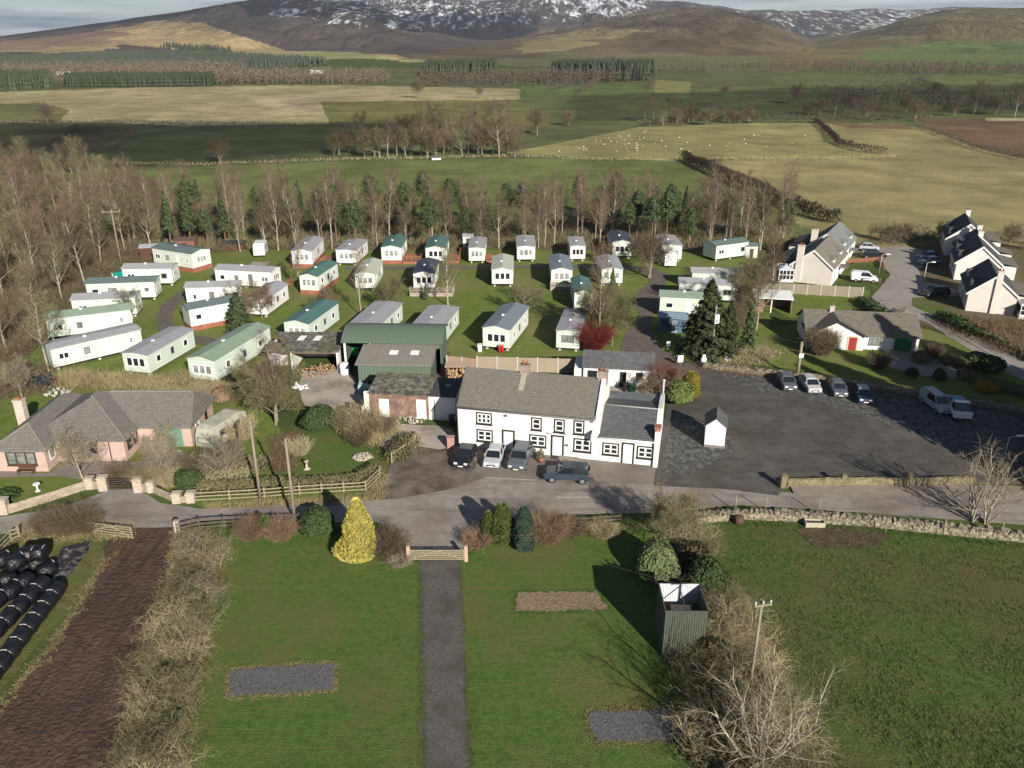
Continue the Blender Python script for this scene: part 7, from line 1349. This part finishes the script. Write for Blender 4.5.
pole((260.5, 500), 7.8, 'tall pale telegraph pole on the north verge beside the rail fence'); pole((295, 522), 7.9, 'telegraph pole south of the road by the russet shrubs'); pole((748, 700), 7.6, 'telegraph pole with crossarm rising out of the field hedge', 1.1, .11); pole((121, 263), 9.6, 'power pole with double crossarm in the west wood', 3.2, name='power_pole'); pole((711, 362), 7.5, 'power pole with a white box beside the dark fir', 0, box=True, name='power_pole'); pole((797, 377), 4.5, 'thick brown post with a white notice on the bank above the car park', 0, .22, name='wooden_post')
m = MB(); m.box(-.3, .3, -.3, -.24, 2.6, 3.1); m.build('notice', whitep, bpy.data.objects['wooden_post'])
wire = mat('cable', (.16, .16, .16))
def cable(a, b, sag, label, r0=.005):
    P = [Vector(a).lerp(Vector(b), k / 14) - Vector((0, 0, sag * 4 * (k / 14) * (1 - k / 14))) for k in range(15)]; m = MB()
    for k in range(14): m.tube(P[k], P[k + 1], r0, r0, 4, cap=False)
    tag(m.build('overhead_cable', wire), label, 'cable')
def tp(p, h): g = G(*p); return (g.x, g.y, h)
cable(tp((295, 522), 7.6), tp((748, 700), 7.2), 1.2, 'overhead cable from the roadside pole to the field hedge pole'); cable(tp((748, 700), 7.2), tp((1180, 840), 7), 1.0, 'overhead cable leaving the field hedge pole eastward'); cable(tp((260.5, 500), 7.5), tp((295, 522), 7.6), .2, 'short overhead cable between the two roadside poles'); cable(tp((295, 522), 7.6), tp((-120, 560), 7.5), .9, 'overhead cable from the roadside pole over the black bales'); cable(tp((711, 362), 7.2), tp((797, 377), 4.3), .6, 'overhead cable from the fir pole to the bank post')
# street lamps
def lamp(p, h, label, ang=0):
    t = empty('street_lamp', G(*p), ang, label, 'street lamp', 'street lamps of the estate'); m = MB(); m.tube((0, 0, 0), (0, 0, h), .07, .05, 8); m.bar((0, 0, h), (.9, 0, h + .12), .05); m.build('lamp_post', mat('galvanised post', (.45, .46, .46), rough=.5, metal=.3), t); m = MB(); m.box(.7, 1.35, -.12, .12, h + .08, h + .2); m.build('lamp_head', whitep, t)
lamp((1003, 462), 2.7, 'street lamp with a white head beside the pale roadside trees'); lamp((923, 284), 3.6, 'lamp post on the shaded terrace verge'); lamp((879, 273), 3.2, 'lamp post at the kerb by the white van')
# picnic table
o = G(568, 465); t = empty('picnic_table', o, R(-13), 'wooden picnic table with benches outside the inn door', 'picnic table'); pw_ = mat('grey picnic timber', (.36, .31, .25), (.25, .21, .17), 5)
for k in range(5): m = MB(); m.box(-.9, .9, -.37 + k * .15, -.24 + k * .15, .72, .76); m.build('table_top_board', pw_, t)
for s in (-1, 1): m = MB(); m.box(-.9, .9, s * .72 - .13, s * .72 + .13, .42, .46); m.build('bench_seat', pw_, t)
for x in (-.65, .65):
    for s in (-1, 1): m = MB(); m.bar((x, s * .62, 0), (x, s * .22, .72), .07, .09); m.build('leg', pw_, t)
    m = MB(); m.box(x + .05, x + .1, -.8, .8, .34, .41); m.build('cross_rail', pw_, t)
bush('pot_plant', leafbush(870, .9, 1.3, 300, lf_priv, .1), (541, 461), 1, 'leafy pot plant beside the inn door', cat='plant')
o = G(541, 462); m = MB(); m.lathe([(.2, 0), (.3, .35), (.32, .4)], 10); tag(m.build('plant_pot', MATS['terracotta'], None, o + Vector((0, -.1, 0))), 'terracotta pot under the leafy plant at the inn door', 'plant pot')
# sundial, bird bath, bench, stones
o = G(307, 469); t = empty('sundial', o, 0, 'small stone sundial on the bright garden lawn', 'sundial'); m = MB(); m.lathe([(.35, 0), (.35, .08), (.12, .12), (.1, .8), (.25, .85), (.25, .9)], 10); m.build('pedestal', sandp, t); m = MB(); m.add([(0, -.15, .9), (0, .15, .9), (0, .1, 1.15), (.03, -.15, .9), (.03, .15, .9), (.03, .1, 1.15)], [(0, 1, 2), (5, 4, 3), (0, 3, 4, 1), (1, 4, 5, 2), (2, 5, 3, 0)]); m.build('gnomon', greyp, t)
o = G(38, 491); t = empty('bird_bath', o, 0, 'white bird bath on the bungalow lawn', 'bird bath'); m = MB(); m.lathe([(.25, 0), (.2, .06), (.08, .12), (.08, .6)], 10); m.build('pedestal', whitep, t); m = MB(); m.lathe([(.1, .6), (.3, .68), (.32, .78), (.25, .76)], 12); m.build('bowl', whitep, t)
o = G(27, 474); t = empty('garden_bench', o, 0, 'dark wooden bench under the bungalow front window', 'bench'); m = MB(); m.box(-.8, .8, -.25, .2, .42, .47); m.build('seat', brownp, t); m = MB(); m.box(-.8, .8, .2, .25, .5, .95); m.build('backrest', brownp, t)
for x in (-.72, .66):
    for y in (-.22, .14): m = MB(); m.box(x, x + .07, y, y + .07, 0, .42); m.build('leg', brownp, t)
# water troughs by the wall
def trough(p, w, ang, label, m_, d=.6):
    t = empty('water_trough', G(*p), ang, label, 'water trough'); q = MB(); h = .5; q.box(-w / 2, w / 2, -d / 2, -d / 2 + .07, 0, h); q.box(-w / 2, w / 2, d / 2 - .07, d / 2, 0, h); q.box(-w / 2, -w / 2 + .07, -d / 2 + .07, d / 2 - .07, 0, h); q.box(w / 2 - .07, w / 2, -d / 2 + .07, d / 2 - .07, 0, h); q.build('trough_body', m_, t); q = MB(); q.box(-w / 2 + .07, w / 2 - .07, -d / 2 + .07, d / 2 - .07, .02, .36); q.build('water', mat('trough water', (.03, .035, .035), rough=.05), t)
trough((814, 526), 1.6, R(-3), 'pale stone water trough below the road wall', mat('trough stone', (.42, .37, .28)), .7)
o = G(738, 524); m = MB(); m.tube((-.35, 0, .4), (.35, .1, .4), .4, .4, 14); tag(m.build('oil_drum', mat('rusty dark drum', (.05, .035, .03), (.12, .07, .05), 4), None, o), 'dark drum lying against the road wall', 'drum')
# painted milk churns / white garden stones at the site entrance
for i, (p, s, l) in enumerate((((728 - 1, 361), .6, 'white rounded boulder west of the site entrance'), ((706, 363), .5, 'white boulder at the dark fir'),)): 
    m = MB(); r = random.Random(i); m.lathe([(.3 * s, 0), (.75 * s, .2), (.7 * s, .7 * s), (.3 * s, s)], 9); tag(m.build('boulder', whitep, None, G(*p)), l, 'boulder')
m = MB(); m.lathe([(.35, 0), (.38, .9), (.2, 1.15), (.22, 1.4)], 12); tag(m.build('milk_churn', whitep, None, G(703, 365)), 'white painted milk churn at the site entrance', 'churn')
for p, w, h, l in (((668, 350), .5, .7, 'small white notice board on the track verge'), ((680, 366), .7, .9, 'white notice board behind the reddish tree')): t = empty('notice_board', G(*p), .1, l, 'sign'); m = MB(); m.box(-w / 2, w / 2, 0, .05, .5, .5 + h); m.build('board', whitep, t); m = MB(); m.box(-.04, .04, .05, .1, 0, 1.1); m.build('post', greyp, t)
# low stones round the golden shrub, wheelie bins, skip and farm clutter
for p, ang, l, c in (((632, 393), .1, 'green wheelie bin behind the inn', (.03, .16, .09)), ((626, 392), .1, 'black wheelie bin behind the inn', (.02, .02, .02)), ((452, 425), 0, 'dark wheelie bin in the shade beside the inn', (.03, .03, .035)), ((480, 352), 0, 'white gas box at the corner of the blue grey roofed caravan', (.7, .7, .7))):
    t = empty('wheelie_bin', G(*p), ang, l, 'bin', 'bins'); mm = mat('bin ' + l[:5], c, rough=.5); m = MB(); m.hull8([(-.22, -.25, .08), (.22, -.25, .08), (.22, .25, .08), (-.22, .25, .08)], [(-.3, -.35, 1.0), (.3, -.35, 1.0), (.3, .35, 1.0), (-.3, .35, 1.0)]); m.build('bin_body', mm, t); m = MB(); m.box(-.32, .32, -.38, .38, 1.0, 1.07); m.build('lid', mm, t)
    for s in (-.2, .2): m = MB(); m.tube((s - .03, .3, .1), (s + .03, .3, .1), .1, .1, 8); m.build('wheel', tyre, t)
green_b = mat('green trailer paint', (.02, .22, .06), (.02, .15, .05), 3); t = empty('farm_trailer', G(353, 358), R(-8), 'bright green farm machine in the open bay of the barn', 'machine'); m = MB(); m.hull8([(-1.3, -1.2, .7), (1.3, -1.2, .7), (1.3, 1.2, .7), (-1.3, 1.2, .7)], [(-1.1, -1, 2.0), (1.0, -.9, 1.7), (.9, 1.0, 1.9), (-1.2, 1, 2.2)]); m.build('hopper', green_b, t)
for x in (-.8, .8): m = MB(); m.tube((x - .1, -1.3, .45), (x + .1, -1.1, .45), .45, .45, 12); m.build('wheel', tyre, t)
def heap(p, w, h, m_, label, n=60, seed=0, name='rubble', size=.3):
    r = random.Random(seed); q = MB(); o = G(*p)
    for i in range(n):
        a, rr = r.uniform(0, 6.28), r.random() ** .6 * w / 2; z = h * (1 - rr / (w / 2)) * r.random(); s = size * r.uniform(.4, 1.2); d = rv(r) * s; q.bar(Vector((math.cos(a) * rr, math.sin(a) * rr * .7, z + .05)), Vector((math.cos(a) * rr, math.sin(a) * rr * .7, z + .05)) + Vector((d.x, d.y, abs(d.z))), s * .5, s * .4)
    return tag(q.build(name, m_, None, o), label, kind='stuff')
heap((312, 374), 4.5, 1.1, mat('orange clutter', (.45, .22, .10), (.2, .2, .17), 1.5), 'pile of orange and grey farm clutter at the yard shed', 90, 1); heap((326, 370), 3, 1.2, logm, 'pile of sawn logs in the yard shed', 80, 2, 'rubble'); heap((351, 410), 3.6, .9, mat('brash', (.30, .22, .16), (.15, .11, .08), 3), 'pile of brash and timber in the farm yard', 90, 3); heap((407, 420), 4, .25, mat('pale stones', (.6, .56, .48), (.35, .3, .25), 5), 'scatter of pale stones before the brick outbuilding', 60, 4, 'gravel'); heap((57, 394), 3, .5, mat('white sheeting', (.6, .6, .58), (.4, .4, .38), 4), 'white sheeting and rubbish behind the bungalow garden', 50, 5); heap((300, 388), 2, .4, whitep, 'white sacks beside the bushy tree', 12, 6, size=.5)
heap((652, 392), 7, .5, mat('garden soil', (.12, .08, .05), (.3, .26, .2), 4), 'planted rockery behind the inn extension', 90, 7); heap((363, 458), 2, .3, sandp, 'ring of stones round the garden pond', 40, 8)
heap((990, 372), 2.5, .6, mat('rusty logs', (.30, .13, .07), (.4, .25, .12), 3), 'russet log edging at the estate road corner', 26, 9)
m = MB(); m.lathe([(.9, 0), (.95, .1), (.8, .12)], 14); tag(m.build('fire_pit', sandp, None, G(362, 457)), 'round pale stone fire pit on the garden lawn', 'fire pit')
m = MB(); m.hull8([(-1.1, -.6, .02), (1.1, -.6, .02), (1.1, .6, .02), (-1.1, .6, .02)], [(-1.0, -.5, 1.1), (1.0, -.5, .5), (1.0, .5, .5), (-1.0, .5, 1.1)]); tag(m.build('tarpaulin', mat('pale teal sheet', (.30, .45, .42)), None, G(368, 392)), 'pale teal sheet draped beside the barn lean-to', 'tarpaulin')
m = MB(); m.lathe([(.55, 0), (.6, .1), (.62, 1.3), (.5, 1.45), (.1, 1.5)], 14); tag(m.build('water_tank', mat('white tank', (.7, .72, .74)), None, G(345, 374)), 'rounded white tank by the barn post', 'tank')
# round bales in black wrap
rnd = random.Random(4); q = MB(); prof = [(.05, -.62), (.5, -.6), (.6, -.5), (.63, 0), (.6, .5), (.5, .6), (.05, .62)]; n = 18; vs = []; fs = []
for i, (rr, x) in enumerate(prof):
    for k in range(n): t_ = 2 * math.pi * k / n; w = 1 + rnd.uniform(-.025, .025); vs.append((x * (1 + rnd.uniform(-.03, .03)), math.cos(t_) * rr * w, .6 + math.sin(t_) * rr * w * .96))
for i in range(len(prof) - 1): fs += [(i * n + k, i * n + (k + 1) % n, (i + 1) * n + (k + 1) % n, (i + 1) * n + k) for k in range(n)]
fs += [tuple(range(n))[::-1], tuple(range((len(prof) - 1) * n, len(prof) * n))]; q.add(vs, fs, True)
wrap = mat('black stretch wrap', (.008, .008, .012), rough=.38, bump=2, bscale=3.2, spec=.5); bale_me = q.mesh('bale', wrap)
shine_m = mat('pale painted shine', (.55, .53, .5)); q = MB()  # pale arcs paint the shine of the wrap on to the bales
for k in range(5): t_ = 1.2 + k * .16; q.bar((.6, math.cos(t_) * .6, .6 + math.sin(t_) * .6), (.6, math.cos(t_ + .16) * .6, .6 + math.sin(t_ + .16) * .6), .035, .03)
shine_me = q.mesh('shine_strip', shine_m)
def bale(p, z, ang, label):
    o = link('silage_bale', bale_me, None, p + Vector((0, 0, z))); o.rotation_euler = (0, 0, ang); o.scale = (1, 1, 1); tag(o, label, 'silage bale', 'black wrapped silage bales'); link('shine_strip', shine_me, o); return o
rowsb = [((57, 598), (2, 672)), ((42, 592), (-16, 652)), ((26, 588), (-30, 628)), ((8, 586), (-40, 612))]
for ri, (a, b) in enumerate(rowsb):
    A, B = G(*a), G(*b); d = (B - A); Ln = d.length; d.normalize(); ang = math.atan2(d.y, d.x); k = 0
    while k * 1.27 < Ln + 2.6: bale(A + d * k * 1.27, 0, ang, f"{ORD[k]} black bale from the road in the {['eastmost', 'second', 'third', 'westmost'][ri]} ground row"); k += 1
for i, ((x, y), z, an) in enumerate((((48, 577), 0, .9), ((38, 570), 0, .9), ((26, 570), 0, .9), ((14, 573), 0, .9), ((42, 572), 1.15, .05), ((31, 574), 1.15, .05), ((20, 582), 1.15, .9), ((6, 580), 1.15, .9), ((36, 565), 0, .9))): bale(G(x, y), z, an, f"{ORD[i]} black bale of the tall cluster nearest the road" if z == 0 else f"{ORD[i]} black bale, lying on top of the cluster nearest the road")
# sheep
q = MB(); q.tube((-.45, 0, .62), (.45, 0, .65), .3, .32, 8); q.lathe([(.05, 0), (.26, .1), (.3, .2), (.2, .35)], 8, (.45, 0, .48)); q.tube((.55, 0, .75), (.85, 0, .82), .15, .09, 6)
for x in (-.35, .35):
    for y in (-.15, .15): q.tube((x, y, 0), (x, y, .5), .05, .06, 5)
import bmesh
me = q.mesh('sheep', mat('sheep fleece', (.66, .62, .54), (.5, .47, .4), 4)); bm = bmesh.new(); bm.from_mesh(me); bm.to_mesh(me); bm.free()
so = link('sheep_src', me); md = so.modifiers.new('r', 'REMESH'); md.mode = 'VOXEL'; md.voxel_size = .05; dg = bpy.context.evaluated_depsgraph_get(); me2 = bpy.data.meshes.new_from_object(so.evaluated_get(dg)); bpy.data.objects.remove(so)
r = random.Random(21)
for i in range(62):
    if i < 46: x, y = 590 + r.gauss(0, 34) + 20, r.uniform(128, 153)
    elif i < 56: x, y = r.uniform(700, 850), r.uniform(130, 150)
    else: x, y = r.uniform(770, 880), r.uniform(80, 86)
    if i < 56 and not inpoly(np.array(x), np.array(y), [(540, 152), (640, 130), (760, 125), (812, 125), (846, 152), (700, 157)]): x, y = r.uniform(620, 800), r.uniform(131, 152)
    o = link('sheep', me2, None, G(x, y)); o.rotation_euler = (0, 0, r.uniform(0, 6.28)); o.scale = (.52,) * 3
    tag(o, 'pale sheep grazing in the pasture beyond the belt' if i < 56 else 'pale sheep grazing in the far green field', 'sheep', 'sheep in the pasture beyond the belt' if i < 56 else 'sheep in the far green field')
# white farmhouse specks far off
for p, l in (((432, 160), 'tiny white farm shelter by the copse'), ((56, 74 + 0), 'distant white farm building at the foot of the west fell'), ((310, 74), 'distant white farm among the bare wood')):
    t = empty('farm_building', G(*p), .2, l, 'building'); w = 3 if p[1] > 100 else 14; prism(w, w * .5, w * .28, w * .42).build('wall', white, t); roof(t, w, w * .5, w * .28, w * .42, slate_grey)
# clouds that shade the valley (they stand behind and beside the camera, high above the haze)
cm = mat('cloud', (.85, .86, .88)); tb = cm.node_tree.nodes.new('ShaderNodeBsdfTransparent'); ms = cm.node_tree.nodes.new('ShaderNodeMixShader'); ms.inputs[0].default_value = .5; cm.node_tree.links.new(tb.outputs[0], ms.inputs[1]); cm.node_tree.links.new(cm.node_tree.nodes['Principled BSDF'].outputs[0], ms.inputs[2]); cm.node_tree.links.new(ms.outputs[0], cm.node_tree.nodes['Material Output'].inputs[0])
def cloud(poly, alt, label, seed):
    """lumpy cloud whose shadow covers the given patch of land; it stands towards the sun from there"""
    P = [Vector((p[0], p[1], float(terrain(p[0], p[1])))) for p in poly] if seed > 2 else [G(*p) for p in poly]; c = sum(P, Vector()) / len(P); off = SUNV * (alt / SUNV.z); n = 36; r = random.Random(seed)
    top = []; Q = []
    for i in range(len(P)):
        a, b = P[i], P[(i + 1) % len(P)]; k = max(2, int((b - a).length / 45))
        for j in range(k): p = a.lerp(b, j / k) - c; w = 1 + (float(vnoise(np.array(i * 3.1 + j * .45), np.array(seed * 1.), seed)) - .5) * .12; Q.append(Vector((p.x * w, p.y * w, 0)))
    vs = []; fs = []; m_ = len(Q); rings = [(1, 0), (.97, 5), (.8, 12), (.5, 18), (.2, 22)]
    for s, z in rings: vs += [(q.x * s, q.y * s, z * (.7 + .6 * r.random()) if z else 0) for q in Q]
    for i in range(len(rings) - 1): fs += [(i * m_ + k, i * m_ + (k + 1) % m_, (i + 1) * m_ + (k + 1) % m_, (i + 1) * m_ + k) for k in range(m_)]
    fs += [tuple(range(m_))[::-1], tuple(range((len(rings) - 1) * m_, len(rings) * m_))]
    mb = MB(); mb.add(vs, fs, True); o = mb.build('cloud', cm, None, Vector((c.x, c.y, c.z)) + off); tag(o, label, kind='stuff')
    if seed == 2: o.data.materials[0] = thin
    return o
thin = cm.copy(); thin.node_tree.nodes['Mix Shader'].inputs[0].default_value = .3
cloud([(-300, 127), (100, 126), (330, 125), (440, 125), (400, 140), (360, 150), (300, 158), (200, 162), (60, 168), (-300, 170)], 650, 'cloud shading the dark green field and burn copse', 1)
cloud([(560, 96), (700, 92), (900, 86), (1200, 84), (1600, 100), (1600, 114), (1050, 113), (900, 117), (700, 118), (570, 122)], 650, 'cloud shading the green fields beyond the sheep pasture', 2)
cloud([(-1300, 3900), (-900, 3400), (-300, 3200), (0, 3600), (200, 4300), (100, 5200), (-600, 5400), (-1400, 4700)], 900, 'cloud shading the snowy central fell', 3)
0 and cloud([(450, 2500), (900, 2300), (1500, 2400), (2500, 2300), (2900, 3200), (2300, 3500), (1500, 2900), (900, 3200), (500, 3100)], 900, 'cloud shading the rounded and eastern fells', 4)
cloud([(-2900, 3700), (-2000, 3900), (-1500, 3900), (-1300, 4600), (-3000, 4700)], 900, 'cloud shading the crest of the west fell', 5)
def tufts(name, poly, n, h, m, label, seed, wid=.012, clump=6):
    rnd = random.Random(seed); K = Tw()
    for g in scatter(poly, n, rnd):
        if float(vnoise(np.array(g.x / 2.2), np.array(g.y / 2.2), seed)) < rnd.uniform(.1, .7): continue
        for _ in range(clump):
            p = g + Vector((rnd.gauss(0, .09), rnd.gauss(0, .09), 0)); K.rib(p, p + Vector((rnd.gauss(0, .5), rnd.gauss(0, .5), 1)) * h * rnd.uniform(.5, 1.2), wid, wid * .4, rnd)
    return tag(link(name, K.mesh(name, m)), label, kind='stuff')
tufts('grass', [(705, 528), (790, 530), (1024, 545), (1100, 560), (1100, 800), (800, 800), (780, 700), (720, 620)], 11000, .13, twigm('olive grass tufts', (.12, .15, .045), .1), 'olive tufts of rough grass in the field', 61, .016)
tufts('grass', [(215, 545), (330, 536), (421, 562), (426, 800), (165, 800), (205, 640)], 4200, .07, twigm('green grass tufts', (.09, .15, .035), .1), 'short green grass tufts on the west lawn', 62, .012)
tufts('grass', [(460, 560), (650, 530), (700, 620), (720, 800), (472, 800)], 3600, .07, MATS['green grass tufts'], 'short green grass tufts on the east lawn', 63, .012)
def edge_tufts(line, n, h, m, label, seed, sp=.16, wid=.012):
    '''ragged grass leaning over the edge of a path or bed'''
    rnd = random.Random(seed); K = Tw(); P = [G(*p) for p in line]
    for a, b in zip(P, P[1:]):
        L_ = (b - a).length
        for _ in range(int(n * L_)):
            t = rnd.random(); c = a.lerp(b, t) + Vector((rnd.gauss(0, sp), rnd.gauss(0, sp), 0)) * (.4 + 1.2 * float(vnoise(np.array(L_ * t), np.array(0.), seed)))
            for _ in range(4): p = c + Vector((rnd.gauss(0, .06), rnd.gauss(0, .06), 0)); K.rib(p, p + Vector((rnd.gauss(0, .6), rnd.gauss(0, .6), .8)) * h * rnd.uniform(.5, 1.3), wid, wid * .4, rnd)
    return tag(link('grass', K.mesh('grass', m)), label, kind='stuff')
gt = MATS['green grass tufts']; dg_ = twigm('dead grass tufts', (.26, .22, .11), .1)
edge_tufts([(421, 562), (423, 660), (425, 780)], 40, .11, gt, 'ragged turf along the west edge of the driveway', 71, .09); edge_tufts([(459, 562), (464, 640), (472, 780)], 40, .11, gt, 'ragged turf along the east edge of the driveway', 72, .09)
edge_tufts([(229, 670), (260, 667), (337, 663.5), (334, 691), (290, 695), (228, 698), (229, 670)], 45, .12, dg_, 'dead grass fringing the west gravel bed', 73, .12); edge_tufts([(588, 711), (640, 709), (692, 709), (703, 724), (701, 739), (640, 742), (596, 743), (587, 728), (588, 711)], 45, .12, dg_, 'dead grass fringing the east gravel bed', 74, .12)
edge_tufts([(516, 592), (597, 591.5), (609, 610), (515, 612.5), (516, 592)], 40, .1, gt, 'turf fringing the bare soil rectangle', 75, .12); edge_tufts([(104, 560), (80, 604), (45, 655), (0, 704), (-40, 740)], 40, .2, dg_, 'dead grass along the west edge of the mud track', 76, .3, .014); edge_tufts([(177, 530), (175, 560), (160, 610), (140, 680), (112, 790)], 40, .25, dg_, 'dead grass along the east edge of the mud track', 77, .3, .014)
edge_tufts([(222, 540), (208, 600), (196, 680), (172, 768)], 45, .25, dg_, 'dead grass between the hedge and the west lawn', 78, .3, .014); edge_tufts([(700, 524), (790, 526), (865, 530), (943, 538), (1024, 546)], 26, .22, gt, 'long grass at the foot of the road wall', 79, .2, .014); edge_tufts([(236, 531), (330, 529), (403, 556)], 30, .2, gt, 'long grass along the top of the west lawn', 80, .25); edge_tufts([(470, 551), (500, 536), (560, 530), (650, 526)], 30, .2, dg_, 'long grass along the top of the east lawn', 81, .25)
# the air
bpy.context.view_layer.update()
m = bpy.data.materials.new('air'); m.use_nodes = True; nt = m.node_tree; nt.nodes.clear(); pv = nt.nodes.new('ShaderNodeVolumePrincipled'); pv.inputs['Color'].default_value = (.80, .88, 1.0, 1); pv.inputs['Density'].default_value = HAZE; pv.inputs['Anisotropy'].default_value = .2; ou = nt.nodes.new('ShaderNodeOutputMaterial'); nt.links.new(pv.outputs[0], ou.inputs[1])
if HAZE > 0: mb = MB(); mb.box(-19500, 19500, -150, 7450, -3, 460); o = mb.build('haze', m); tag(o, 'thin blue haze filling the valley air', kind='stuff')
